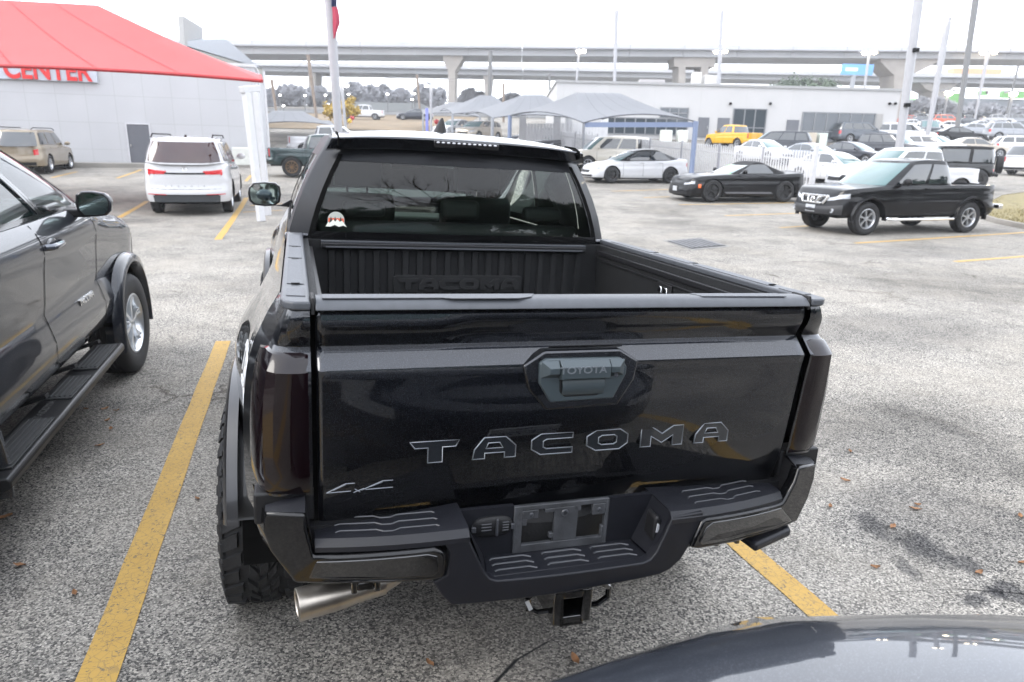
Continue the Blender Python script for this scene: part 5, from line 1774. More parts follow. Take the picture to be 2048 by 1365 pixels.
# ------------------------------------------------------------------ shared close-up bits
class OpenCabin(Cabin):
    def shell(s, wins, fr=.88, rr_=.86, t0=.10, t1=.86):
        m = MB()
        us = sorted({-.985, .985, 0, -.92, .92} | {v for w in wins for v in w} | {-.6, -.4, .4, .6})
        U = [('rear', v) for v in (0, .3, .55, .75, rr_)] + [('side', v) for v in us if abs(v) < .97] + [('front', v) for v in (fr, .75, .55, .3, 0)]
        T_ = [0, t0, .3, .5, .7, t1, .93, 1]
        for sg in (1, -1):
            for (sa, va), (sb, vb) in zip(U, U[1:]):
                for a, b_ in zip(T_, T_[1:]):
                    inside = t0 - 1e-6 <= a and b_ <= t1 + 1e-6
                    if sa == sb and inside:
                        if sa in ('rear', 'front'): continue
                        mid = (va + vb) / 2
                        if any(w[0] < mid < w[1] for w in wins): continue
                    q = [s.pt(*s.u(sa, va), a), s.pt(*s.u(sb, vb), a), s.pt(*s.u(sb, vb), b_), s.pt(*s.u(sa, va), b_)]
                    m.add([(sg * x, y, z) for x, y, z in q], [(0, 1, 2, 3)])
        UU = [s.u(a, v) for a, v in U]
        rows = []
        for ux, uy in UU:
            p = s.pt(ux, uy, 1)
            rows.append([(p[0] * c, p[1], p[2] + .035 * (1 - c ** 4) * (1 - .7 * abs(uy) ** 3)) for c in (1, .92, .75, .4, 0, -.4, -.75, -.92, -1)])
        m.grid(rows)
        return m


M_SEAT = pbr('black_seat', (.006, .006, .007), .7, bump=.1, bscale=300)
M_TRIM = pbr('interior_trim', (.008, .008, .009), .7)
G_FRONT = glass_mat('front_glass', (.72, .84, .78))
G_REAR = glass_mat('privacy_glass', (.52, .60, .55), refl=.85, ior=1.45)
G_SIDE = glass_mat('side_glass', (.40, .52, .48))


def seat(parent, x, y, z, w=.46, name='seat'):
    m = MB()
    m.prism([(y - .10, z), (y + .06, z), (y + .0, z + .56), (y - .04, z + .62), (y - .12, z + .62), (y - .15, z + .56)], x - w / 2, x + w / 2, 'x')
    m.box(x - w / 2, x + w / 2, y + .05, y + .5, z - .02, z + .12)
    o = m.build(name, M_SEAT, parent, bevel=.04, seg=3)
    h = MB()
    h.prism([(y - .13, z + .66), (y - .03, z + .66), (y - .02, z + .85), (y - .10, z + .87), (y - .14, z + .84)], x - .14, x + .14, 'x')
    h.tube((x - .06, y - .08, z + .6), (x - .06, y - .08, z + .68), .008); h.tube((x + .06, y - .08, z + .6), (x + .06, y - .08, z + .68), .008)
    h.build('headrest', M_SEAT, o, bevel=.035, seg=3)
    return o


def interior(parent, yd, ys, zf, zs, steer=-.38):
    m = MB(); m.box(-.8, .8, yd - .25, yd + .25, zs + .0, zs + .30); m.build('dashboard', M_TRIM, parent, bevel=.06, seg=3)
    for x in (-.38, .38): seat(parent, x, ys, zf)
    m = MB()
    for i in range(24):
        a0, a1 = 2 * pi * i / 24, 2 * pi * (i + 1) / 24
        f = lambda a: (steer + .18 * cos(a), yd - .38 + .06 * sin(a), zs + .26 + .17 * sin(a))
        m.tube(f(a0), f(a1), .014, n=6, cap=False)
    m.build('steering_wheel', M_TRIM, parent)


# ------------------------------------------------------------------ grey pickup at the left
GREY = paint('grey_metallic', (.014, .016, .021), .2, .32, flake=.08)
S = P_pick(L=5.41, W=1.92, H=1.87, wb=3.35, r=.405, ro=1.20, belt=1.40, zb=.56, Ra=.50, rr=.60, tw=.25, wi=.0,
           top=[(-2.70, 1.38), (-2.6, 1.40), (-1.1, 1.40), (1.0, 1.41), (1.2, 1.39), (1.45, 1.33), (1.9, 1.27), (2.35, 1.19), (2.6, 1.10), (2.70, .95)],
           cab=(-1.02, -.86, .50, 1.52), cwb=.885, cwt=.66, wins=[(-.72, .07), (.14, .83)], p=18.0, q=2.8, crown=.05, bed=(-2.6, -1.08, .5),
           lv=[(0, .05), (.06, .02), (.12, .005), (.22, .0), (.36, .03), (.40, .045), (.5, .03), (.72, .012), (.80, .0), (.88, .01), (.95, .035), (1, .07)])
S['beltf'] = lambda y: 1.385
rearax = 1.12
Ml = LM @ Matrix.Translation((-2.975, rearax + S['L'] / 2 - S['ro'], 0))
zc_ = gz(*(Ml @ Vector((.9, 1.6, 0)))[:2])
Ml = Matrix.Translation((0, 0, zc_)) @ Ml
root = empty('pickup', Ml, 'charcoal grey pickup with running board and silver wheel at the left edge', 'pickup')
B = Body(S); Cb = OpenCabin(S)
B.body_mb().build('body', GREY, root, smooth=34)
Cb.shell(S['wins']).build('cab_shell', GREY, root, smooth=40)
u = MB(); u.box(-.6, .6, -2.4, 2.4, .42, .8); u.build('underbody', M_DARK, root, smooth=0)
wells = MB()
for yc in (B.ya, B.yf):
    for sg in (-1, 1):
        n = 16; x1 = sg * (B.hw - .03); x0 = sg * (B.hw - .36); r_ = B.Ra - .004
        rows = [[(xx, yc + r_ * cos(pi * i / n), max(.5, B.rw + r_ * sin(pi * i / n))) for i in range(n + 1)] for xx in (x1, x0)]
        wells.grid(rows); wells.add(rows[1], [tuple(range(n + 1))])
wells.build('wheel_arch', M_DARK, root, smooth=0)
m = MB(); m.box(-.86, .86, -1.0, 1.5, .70, .74); m.build('floor', M_TRIM, root)
interior(root, 1.15, .18, .88, 1.06)
seat(root, 0, -.72, .88, 1.3, 'rear_seat')
for sg in (1, -1):
    for w in S['wins']:
        m = MB(); m.grid(Cb.patch('side', w[0], w[1], .10, .86, sg, off=-.006)); m.build('side_window', G_SIDE, root, smooth=60)
    # black window surround and belt weatherstrip
    t = MB()
    for w in S['wins']:
        t.grid(Cb.patch('side', w[0] - .03, w[1] + .03, .06, .10, sg, off=.010, k=1)); t.grid(Cb.patch('side', w[0] - .03, w[1] + .03, .86, .90, sg, off=.006, k=1))
        t.grid(Cb.patch('side', w[0] - .035, w[0], .08, .88, sg, off=.006, n=2)); t.grid(Cb.patch('side', w[1], w[1] + .03, .08, .88, sg, off=.006, n=2))
    t.build('window_trim', pbr('gloss_black_trim', (.01, .01, .011), .15, coat=.6), root, smooth=60)
m = MB(); m.grid(Cb.patch('front', -.88, .88, .1, .86, off=-.006)); m.build('windscreen', G_FRONT, root, smooth=60)
m = MB(); m.grid(Cb.patch('rear', -.86, .86, .1, .86, off=-.006)); m.build('rear_window', G_REAR, root, smooth=60)
ALLOY2 = pbr('silver_alloy', (.62, .64, .66), .28, .85, var=.06)
for yc in (B.ya, B.yf):
    for sg in (1, -1):
        wheel_mesh(root, sg * (B.hw - .125 + .02), yc, B.rw, B.rw, .25, sg, ALLOY2, 6, .60, 2, steer=(radians(-4) if yc > 0 else 0))
# flares: body coloured squared arches
for sg in (1, -1):
    for yc in (B.ya, B.yf):
        m = MB(); rows = []
        for i in range(33):
            a = pi * i / 32 * 1.12 - pi * .06
            ca, sa = cos(a), sin(a)
            k_ = (abs(ca) ** 3.0 + abs(sa) ** 3.0) ** (-1 / 3.0)
            ri, ro_ = B.Ra * .985, B.Ra * 1.0 + .075
            kk = 1 + (k_ - 1) * .55
            pi_ = (ri * ca * (1 + (k_ - 1) * .25), ri * sa * (1 + (k_ - 1) * .25)); po = (ro_ * ca * kk, ro_ * sa * kk)
            def pp(t, x): return (sg * x, yc + pi_[0] + (po[0] - pi_[0]) * t, B.rw + pi_[1] + (po[1] - pi_[1]) * t)
            rows.append([pp(-.02, B.hw - .09), pp(0, B.hw + .035), pp(.12, B.hw + .048), pp(.65, B.hw + .04), pp(.9, B.hw + .015), pp(1.0, B.hw - .02)])
        m.grid(rows); m.build('wheel_flare', GREY, root, smooth=45)
# seams, handles
sm = MB()
for sg in (1, -1):
    for y_, sl in ((1.10, 0), (-.02, .06), (-1.04, .05)):
        sm.grid(B.side_patch(sg, y_ - .005, y_ + .005, .06, .99, .0025, n=1, k=16, slant=sl))
sm.build('door_seam', M_DARK, root, smooth=0)
for sg in (1, -1):
    for yh in (.10, -.92):
        p = B.pt(B.xo(yh), yh, .84, 0)
        h = MB(); h.ball((sg * (p[0] - .004), yh + .10, p[2] + .0), .012, .09, .04, 16, 8); ho = h.build('handle_recess', GREY, root, smooth=60)
        h = MB()
        pts = [(yh - .02, 0.0), (yh, .036), (yh + .06, .045), (yh + .15, .045), (yh + .20, .036), (yh + .215, 0.0)]
        rows = []
        for yy, o_ in pts:
            rows.append([(sg * (p[0] + o_ - .012), yy, p[2] - .018), (sg * (p[0] + o_), yy, p[2] - .012), (sg * (p[0] + o_ + .004), yy, p[2]), (sg * (p[0] + o_), yy, p[2] + .012), (sg * (p[0] + o_ - .012), yy, p[2] + .018)])
        h.grid(rows, closed=True)
        h.build('door_handle', pbr('handle_grey', (.10, .11, .13), .25, .6, coat=1), root, smooth=50)
# badge on the front door
p = B.pt(B.xo(.62), .62, .34, 0)
text_mesh('door_badge', 'TACOMA', .058, M_CHROME, root, Matrix.Translation((B.hw - .022, .74, .845)) @ Matrix.Rotation(pi / 2, 4, 'Z') @ FACE_BACK, ext=.006, width=1.35, bold=.001)
# mirrors
for sg in (1, -1):
    mx, my, mz = sg * (B.hw + .085), .83, 1.45
    sh = MB(); rows = []
    prof = [(-.5, 0), (-.46, .36), (-.30, .49), (0, .50), (.34, .42), (.48, .22), (.5, 0), (.46, -.28), (.32, -.46), (0, -.5), (-.34, -.5), (-.47, -.3)]
    for (yy, sc) in ((-.055, .93), (-.05, 1.0), (.0, 1.0), (.05, .93), (.09, .72), (.105, .4), (.108, .02)):
        rows.append([(mx + sg * a * .20 * sc, my + yy, mz + b_ * .160 * sc) for a, b_ in prof])
    sh.grid(rows, closed=True)
    mo = sh.build('mirror', GREY, root, smooth=60)
    ri = MB(); ri.grid([[(mx + sg * a * .20 * .935, my - .056, mz + b_ * .160 * .93) for a, b_ in prof], [(mx + sg * a * .20 * .86, my - .057, mz + b_ * .160 * .86) for a, b_ in prof]], closed=True)
    ri.add([(mx + sg * a * .20 * .93, my - .04, mz + b_ * .160 * .93) for a, b_ in prof], [tuple(range(12))])
    ri.build('mirror_rim', M_BLACKPL, mo)
    gl = MB(); gl.add([(mx + sg * a * .20 * .865, my - .05, mz + b_ * .160 * .865) for a, b_ in prof], [tuple(range(12))])
    gl.build('mirror_glass', pbr('mirror_silver', (.50, .62, .61), .02, 1.0, var=.0), mo, smooth=0)
    ar = MB(); ar.box(min(sg * (B.hw - .09), sg * (B.hw + .05)), max(sg * (B.hw - .09), sg * (B.hw + .05)), my - .04, my + .07, mz - .085, mz - .035)
    ar.build('mirror_arm', M_BLACKPL, mo, bevel=.012)
# running boards
for sg in (1, -1):
    x0, x1 = B.hw - .10, B.hw + .09
    ya, yb = -1.12, 1.05
    m = MB()
    m.prism([(sg * x0, .45), (sg * x0, .40), (sg * (x1 - .03), .385), (sg * x1, .405), (sg * x1, .435), (sg * (x1 - .012), .452)], ya, yb, 'y')
    rb_ = m.build('running_board', pbr('satin_dark', (.012, .012, .013), .38, .3, bump=.05, bscale=300), root, bevel=.006)
    for a, b_ in ((-1.02, -.42), (-.12, .28), (.42, .98)):
        pd = MB(); pd.box(min(sg * (x0 + .03), sg * (x1 - .025)), max(sg * (x0 + .03), sg * (x1 - .025)), a, b_, .453, .462)
        for k in range(5):
            xx = sg * (x0 + .045 + k * .025)
            pd.box(min(xx, xx + sg * .012), max(xx, xx + sg * .012), a + .02, b_ - .02, .4625, .468)
        pd.build('step_pad', pbr('step_rubber', (.014, .015, .016), .6), rb_, bevel=.002)
    text_mesh('board_lettering', 'TACOMA', .05, pbr('board_letter', (.06, .06, .06), .4), rb_, Matrix.Translation((sg * (x0 + .075), -.27, .4535)) @ Matrix.Rotation(pi / 2, 4, 'Z'), ext=.002, width=1.3)
    for yb_ in (-.95, -.2, .35, .9):
        br = MB(); br.obox(Matrix.Translation((sg * (B.hw - .15), yb_, .47)) @ Matrix.Rotation(sg * radians(-18), 4, 'Y'), .26, .05, .02); br.build('bracket', M_BLACKPL, rb_)
m = MB(); m.grid(B.wrap_patch(1, 'front', .55, .34, .55, .84)); m.build('headlight', M_HEAD, root)
m = MB(); m.grid(B.wrap_patch(-1, 'front', .55, .34, .55, .84)); m.build('headlight', M_HEAD, root)
for sg in (1, -1):
    m = MB(); m.grid(B.wrap_patch(sg, 'rear', .8, .14, .45, .94)); m.build('taillight', M_RED, root)
m = MB(); m.grid(B.end_patch('front', -.5, .5, .4, .8)); m.build('grille', M_BLACKPL, root)

# ------------------------------------------------------------------ dark vehicle behind (its hood fills the lower right corner)
HOOD = paint('slate_metallic', (.030, .034, .043), .4, .32, flake=.08)
S2 = P_suv(L=4.8, W=1.92, H=1.74, wb=2.8, r=.37, belt=1.14, zb=.30, p=7.5, q=2.3,
           top=[(-2.4, 1.06), (-2.2, 1.12), (.6, 1.14), (.95, 1.135), (1.6, 1.10), (2.0, 1.06), (2.25, 1.01), (2.4, .90)], crown=.075,
           cab=(-2.3, -1.95, -.2, .75), grille=(.55, .45, .70), head=(.52, .30, .66, .84, .3), handles=(-.5, -1.3), seams=(.55, -.45, -1.4), wins=[(-.84, -.42), (-.36, .16), (.21, .76)],
           endf=[(0, .06), (.3, .03), (.6, .02), (.85, .02), (.95, .05), (1, .10)])
Mb = LM @ Matrix.Translation((-.12, -.668 - 2.4, .074)) @ Matrix.Rotation(radians(-5.0), 4, 'Z')
Mb = Matrix.Translation((0, 0, -.0)) @ Mb
o, B2, C2 = make_car('suv', 'dark slate suv facing the black pickup, only its curved hood showing at the lower right', 'car', S2, Mb, HOOD, 1)
hs = MB()
for sg in (1, -1):
    rows = []
    for i in range(25):
        y = .85 + i * (2.33 - .85) / 24
        xw = (B2.xo(y) - .10) * .80
        z = B2.pt(B2.xo(y), y, 1)[2] + .075 * (1 - .8 ** 2) + .0025
        rows.append([(sg * (xw - .004), y, z), (sg * (xw + .004), y, z)])
    hs.grid(rows)
hs.build('hood_seam', M_DARK, o, smooth=0)
pm = MB(); py_ = 2.4 + .02; pm.box(-.155, .155, py_ - .02, py_ + .0, .50, .655); pn = pm.build('license_plate', M_PLATE, o, bevel=.004)
RF = Matrix.Rotation(pi, 4, 'Z') @ FACE_BACK
text_mesh('plate_number', 'XCE·7269', .075, M_INK, pn, Matrix.Translation((0, py_ + .002, .565)) @ RF, ext=.001)
text_mesh('plate_state', 'TEXAS', .032, M_INK, pn, Matrix.Translation((0, py_ + .002, .632)) @ RF, ext=.001)

# ------------------------------------------------------------------ the black pickup
HP = paint('black_metallic', (.013, .0145, .019), .92, .36, flake=.03)
M_CAP = pbr('cap_plastic', (.060, .064, .072), .42, spec=.35, var=.12, scale=30, bump=.12, bscale=700)
M_CAPM = pbr('cap_mesh_pad', (.095, .10, .11), .6, var=.3, scale=260, bump=.35, bscale=600)
M_LINER = pbr('bed_liner', (.009, .0095, .0105), .6, spec=.25, var=.2, scale=40, bump=.5, bscale=420)
M_BUMP = pbr('textured_bumper', (.0075, .008, .011), .42, spec=.3, var=.12, scale=25, bump=.18, bscale=900)
M_GLOSSB = pbr('gloss_black', (.003, .003, .0035), .12, 0, 1.0, var=.05)
M_SMOKE = pbr('smoked_red_lens', (.004, .0012, .0022), .12, 0, .6, var=.25, scale=6, spec=.12)
M_RIDGE = pbr('ridge_plastic', (.04, .042, .048), .35)
EX, EY, EZ = -.753, -1.718, 1.813
HP.node_tree.nodes['Principled BSDF'].inputs['Coat IOR'].default_value = 1.56
hero = empty('pickup', TM, 'large black pickup seen from behind with open cargo bed and TACOMA tailgate', 'pickup')


def adj(x, z, y):
    """position measured on the plane y=0 moved along its sight line to the plane y"""
    t = -y / 1.718
    return x + (EX - x) * t, z + (EZ - z) * t


TPROF = [(.85, .014), (.875, .006), (.90, -.003), (.925, -.0105), (.95, -.017), (.975, -.0225), (1.0, -.027), (1.05, -.033), (1.25, -.053), (1.306, -.0605), (1.309, -.0595), (1.331, -.036),
         (1.353, -.0125), (1.3565, -.008), (1.374, -.014), (1.398, -.027), (1.418, -.033), (1.440, -.031), (1.449, -.024)]
def yp(z): return lerp_prof([(a, b_) for a, b_ in TPROF], z)


# tailgate skin
TW = .711
zs_ = sorted({z for z, _ in TPROF} | {1.1, 1.15, 1.2, 1.23, 1.28, 1.385, 1.43})
xsn = [-TW, -TW + .004, -TW + .012] + [-.68 + 1.36 * i / 44 for i in range(45)] + [TW - .012, TW - .004, TW]
rows = []
for z in zs_:
    row = []
    for x in xsn:
        y = yp(z)
        if z < 1.306: y += -.018 * (1 - (x / TW) ** 2) * sst(1.306, 1.15, z) * sst(.98, 1.12, z)      # soft crown
        # shallow scoop in the lip
        if 1.36 < z < 1.44:
            k = sst(-.42, -.30, x) * (1 - sst(.44, .56, x))
            y += .010 * k * sst(1.36, 1.385, z) * (1 - sst(1.405, 1.436, z))
        e = abs(x) - (TW - .012)
        if e > 0: y += .010 * (e / .012) ** 2
        row.append((x, y, z))
    rows.append(row)
m = MB(); m.grid(rows)
tg = m.build('tailgate', HP, hero, smooth=28)
m = MB(); m.box(-TW, TW, .012, .05, .86, 1.44); m.build('inner_panel', M_LINER, tg, bevel=.004)
# lip rows above the side edges: cap
m = MB()
m.prism([(.062, 1.446), (.062, 1.470), (.035, 1.478), (.0, 1.479), (-.022, 1.474), (-.038, 1.460), (-.041, 1.453), (-.024, 1.4505)], -TW, TW, 'x')
cp = m.build('tailgate_cap', M_CAP, hero, bevel=.002)
m = MB()
m.prism([(-.69, .035), (-.69, -.008), (-.42, -.008), (-.385, -.027), (-.13, -.027), (-.09, -.012), (-.30, -.012), (-.32, .035)][:0] or
        [(-.695, -.020), (-.40, -.020), (-.375, -.030), (-.20, -.030), (-.16, -.010), (-.14, .030), (-.695, .030)], 1.4785, 1.4805, 'z')
m.build('grip_pad', M_CAPM, cp)
m = MB(); m.prism([(.34, .030), (.36, -.012), (.64, -.018), (.64, .030)], 1.4785, 1.4805, 'z'); m.build('grip_pad', M_CAPM, cp)
# dark recess between the lip and the cap
m = MB(); m.box(-TW + .002, TW - .002, -.022, .0, 1.446, 1.4512); m.build('shadow_gap', M_DARK, tg)
# groove above the handle
m = MB(); m.prism([(-.105, 1.346), (.115, 1.348), (.100, 1.340), (-.090, 1.338)], -.026, -.005, 'y'); m.build('groove', M_GLOSSB, tg)
# side jambs
for sg in (-1, 1):
    m = MB(); m.box(min(sg * .712, sg * .726), max(sg * .712, sg * .726), .016, .06, .84, 1.46); m.build('door_jamb', M_DARK, hero)

# handle surround, bezel and lever
def pm(pts, y): return [adj(x, z, y) for x, z in pts]
m = MB()
m.prism(pm([(-.170, 1.287), (-.110, 1.327), (.118, 1.327), (.178, 1.290), (.170, 1.235), (.125, 1.160), (-.095, 1.155), (-.150, 1.220)], -.064), -.070, -.03, 'y')
m.build('handle_surround', HP, tg, bevel=.006, seg=3)
hd = MB()
hd.prism(pm([(-.122, 1.292), (-.104, 1.305), (.122, 1.303), (.142, 1.275), (.142, 1.255), (.108, 1.182), (-.084, 1.178), (-.120, 1.235)], -.074), -.082, -.05, 'y')
HM = pbr('handle_plastic', (.042, .055, .062), .33, .2, bump=.06, bscale=600)
hdo = hd.build('tailgate_handle', HM, tg, bevel=.004)
Y1 = -.082
def hp(pts, y0, y1, nm, mat, bev=.003):
    m = MB(); m.prism(pm(pts, y0), y0, y1, 'y'); return m.build(nm, mat, hdo, bevel=bev)
hp([(-.062, 1.262), (.088, 1.262), (.072, 1.198), (.060, 1.190), (-.040, 1.190), (-.056, 1.205)], -.0835, -.068, 'scoop', M_BLACKPL)
# curved back of the scoop
rows = []
for i in range(9):
    t = i / 8
    z = 1.243 - .045 * t
    rows.append([(*[adj(x, z, -.08)[0]], -.0845 - .006 * sin(pi * t), adj(x, z, -.08)[1]) for x in (-.052, .076)])
m = MB(); m.grid(rows); m.build('scoop_back', HM, hdo)
# chamfered blocks
def block(x0, x1, z0, z1, y, d, ch, nm):
    a = adj(x0, z0, y); b_ = adj(x1, z1, y)
    m = MB()
    xs0, xs1, zz0, zz1 = a[0], b_[0], a[1], b_[1]
    vs = [(xs0, y, zz0), (xs1, y, zz0), (xs1, y, zz1), (xs0, y, zz1),
          (xs0 + ch[0], y - d, zz0 + ch[2]), (xs1 - ch[1], y - d, zz0 + ch[2]), (xs1 - ch[1], y - d, zz1 - ch[3]), (xs0 + ch[0], y - d, zz1 - ch[3])]
    m.add(vs, [(0, 1, 5, 4), (1, 2, 6, 5), (2, 3, 7, 6), (3, 0, 4, 7), (4, 5, 6, 7), (3, 2, 1, 0)])
    return m.build(nm, HM, hdo, bevel=.0012)
block(-.116, -.064, 1.248, 1.298, -.082, .016, (.022, .0, .014, .018), 'handle_end')
block(.090, .138, 1.248, 1.298, -.082, .016, (.0, .020, .014, .018), 'handle_end')
lev = block(-.062, .088, 1.243, 1.299, -.082, .022, (.002, .002, .006, .016), 'lever')
cx, cz = adj(.013, 1.267, -.105)
text_mesh('lever_text', 'TOYOTA', .026, pbr('lever_letter', (.15, .165, .18), .3, .3), lev, Matrix.Translation((cx, -.1045, cz - .001)) @ FACE_BACK, ext=.0008, width=1.25, bold=.0004)
kx, kz = adj(.113, 1.252, -.098)
m = MB(); m.lathe([(.001, 0), (.006, 0), (.007, .004)], Matrix.Translation((kx, -.0985, kz)) @ Matrix.Rotation(-pi / 2, 4, 'Z'), n=14); m.build('key_lock', M_RIDGE, hdo)


# raised block lettering
GL = {
    'T': [[(0, 1), (1, 1), (.93, .70), (.66, .70), (.66, 0), (.36, 0), (.36, .70), (.10, .70)]],
    'A': [[(0, 0), (.04, .45), (.26, 1), (.76, 1), (1, .55), (1, 0), (.74, 0), (.74, .26), (.28, .26), (.28, 0)], [(.30, .48), (.70, .48), (.62, .74), (.36, .74)]],
    'C': [[(1, 1), (.22, 1), (0, .72), (0, .28), (.22, 0), (1, 0), (1, .27), (.36, .27), (.28, .36), (.28, .64), (.36, .73), (1, .73)]],
    'O': [[(.22, 1), (.80, 1), (1, .72), (1, .28), (.80, 0), (.22, 0), (0, .28), (0, .72)], [(.36, .73), (.28, .64), (.28, .36), (.36, .27), (.66, .27), (.73, .36), (.73, .64), (.66, .73)]],
    'M': [[(0, 0), (0, 1), (.24, 1), (.5, .62), (.76, 1), (1, 1), (1, 0), (.76, 0), (.76, .52), (.5, .16), (.24, .52), (.24, 0)]],
}


def glyph(name, ch, w, h, ext, bev, mat, parent, M, outline=0, skew=0):
    c = bpy.data.curves.new(name, 'CURVE')
    if outline:
        c.dimensions = '3D'; c.bevel_depth = outline; c.bevel_resolution = 2
    else:
        c.dimensions = '2D'; c.fill_mode = 'BOTH'; c.extrude = ext; c.bevel_depth = bev; c.bevel_resolution = 1
    for poly in GL[ch]:
        s = c.splines.new('POLY'); s.points.add(len(poly) - 1); s.use_cyclic_u = True
        for p, (x, y) in zip(s.points, poly): p.co = ((x - .5) * w + skew * (y - .5) * h, (y - .5) * h, 0, 1)
    t = bpy.data.objects.new(name, c); COL.objects.link(t)
    bpy.context.view_layer.update()
    me = bpy.data.meshes.new_from_object(t.evaluated_get(bpy.context.evaluated_depsgraph_get()))
    bpy.data.objects.remove(t); bpy.data.curves.remove(c)
    me.name = name; me.materials.clear(); me.materials.append(mat)
    o = bpy.data.objects.new(name, me); COL.objects.link(o); o.parent = parent; o.matrix_local = M
    return o


M_LET = pbr('letter_face', (.014, .016, .019), .25, .2, coat=.8)
M_LRIM = pbr('letter_rim', (.24, .255, .28), .3, .8)
for ch, x, w in zip('TACOMA', (-.406, -.238, -.067, .105, .284, .454), (.135, .124, .124, .130, .140, .118)):
    z = 1.052
    yb = yp(1.06) - .018 * (1 - (x / TW) ** 2) * .8
    xx, zz = adj(x, z, yb - .006)
    Mx = Matrix.Translation((xx, yb - .003, zz)) @ FACE_BACK @ Matrix.Rotation(radians(-.9), 4, 'X')
    lo_ = glyph('tailgate_letter', ch, w * .97, .060, .003, .0012, M_LET, tg, Mx)
    glyph('letter_edge', ch, w * .97, .060, 0, 0, M_LRIM, lo_, Matrix.Translation((0, 0, .0035)), outline=.0019)
# 4x4 badge
xx, zz = adj(-.604, .967, -.03)
b4 = MB()
def seg(a, b_, r=.0012):
    b4.tube((a[0] * .17 - .085, a[1] * .024 - .012, .002), (b_[0] * .17 - .085, b_[1] * .024 - .012, .002), r, n=5)
for pts in ([(0, .1), (.28, 1), (.42, 1)], [(0, .1), (.36, .1)], [(.42, .3), (.50, -.1)], [(.40, -.1), (.56, .3)], [(.52, .1), (.84, 1), (1, 1)], [(.58, .15), (1, .15)], [(.1, .35), (.28, .9)], [(.66, .45), (.84, .9)]):
    for a, b_ in zip(pts, pts[1:]): seg(a, b_)
o = b4.build('drive_badge', M_LRIM, tg); o.matrix_local = Matrix.Translation((xx, -.030, zz)) @ FACE_BACK

# ------------------------------------------------ body sides
YR, YFX = 1.10, 4.45
RT = .42
SP = [(.45, .862), (.62, .884), (.8, .896), (.95, .900), (1.1, .897), (1.2, .890), (1.28, .877), (1.34, .857), (1.40, .828), (1.435, .806), (1.455, .796)]
def hx(y, z, zt=1.455):
    x = lerp_prof(SP, z + (1.455 - zt) * sst(.9, 1.3, z))
    for yc in (YR, YFX):
        x += (.086 if yc == YR else .055) * math.exp(-((y - yc) / .50) ** 2) * (1 - sst(1.12, 1.34, z)) * sst(.5, .8, z)
    if y > 4.6: x -= .30 * ((y - 4.6) / .75) ** 2.4
    if 1.56 < y < 3.75 and z < 1.3: x -= .012
    return x
def hzt(y): return smooth_prof([(0, 1.455), (1.5, 1.455), (1.56, 1.44), (3.85, 1.43), (4.0, 1.40), (4.6, 1.33), (5.1, 1.22), (5.35, 1.05)], y, .04)
def hzb(y):
    z = .60 + .24 * (1 - sst(.5, .62, y))
    for yc in (YR, YFX):
        d = abs(y - yc)
        if d < .53: z = max(z, .42 + sqrt(.53 ** 2 - d * d))
    return z
yst = sorted({.215, .26, .32, .4, .48, 1.555, 1.56} | {YR + .53 * sin(pi / 2 * k / 9) * .9999 for k in range(-9, 10)} | {YFX + .53 * sin(pi / 2 * k / 9) * .9999 for k in range(-9, 10)} |
             {YR - .532, YR + .532, YFX - .532, YFX + .532} | {1.7 + .11 * i for i in range(20)} | {5.0 + .07 * i for i in range(6)})
PLC = [(.7245, .0), (.755, .0), (.785, .001), (.812, .005), (.832, .014), (.846, .030), (.857, .056), (.868, .098), (.882, .150), (.900, .215)]
ZC = [.86, .88, .93, .965, 1.0, 1.08, 1.16, 1.24, 1.306, 1.309, 1.331, 1.353, 1.3565, 1.374, 1.398, 1.418, 1.440, 1.455]
def corner(i, z, off=0):
    px_, py_ = PLC[i]
    a = PLC[max(0, i - 1)]; b_ = PLC[min(len(PLC) - 1, i + 1)]
    tx, ty = b_[0] - a[0], b_[1] - a[1]
    l = sqrt(tx * tx + ty * ty); nx, ny = ty / l, -tx / l
    k = (hx(.215, z) - .7245) / (.900 - .7245)
    x = .7245 + (px_ - .7245) * k
    f = -ny if ny < 0 else 0
    d = -yp(max(.86, z)) * max(0, -ny) ** 1.5
    return (x + nx * (d * .4 + off), py_ - (d * 1.0) - (-ny) * off if ny < 0 else py_, z)
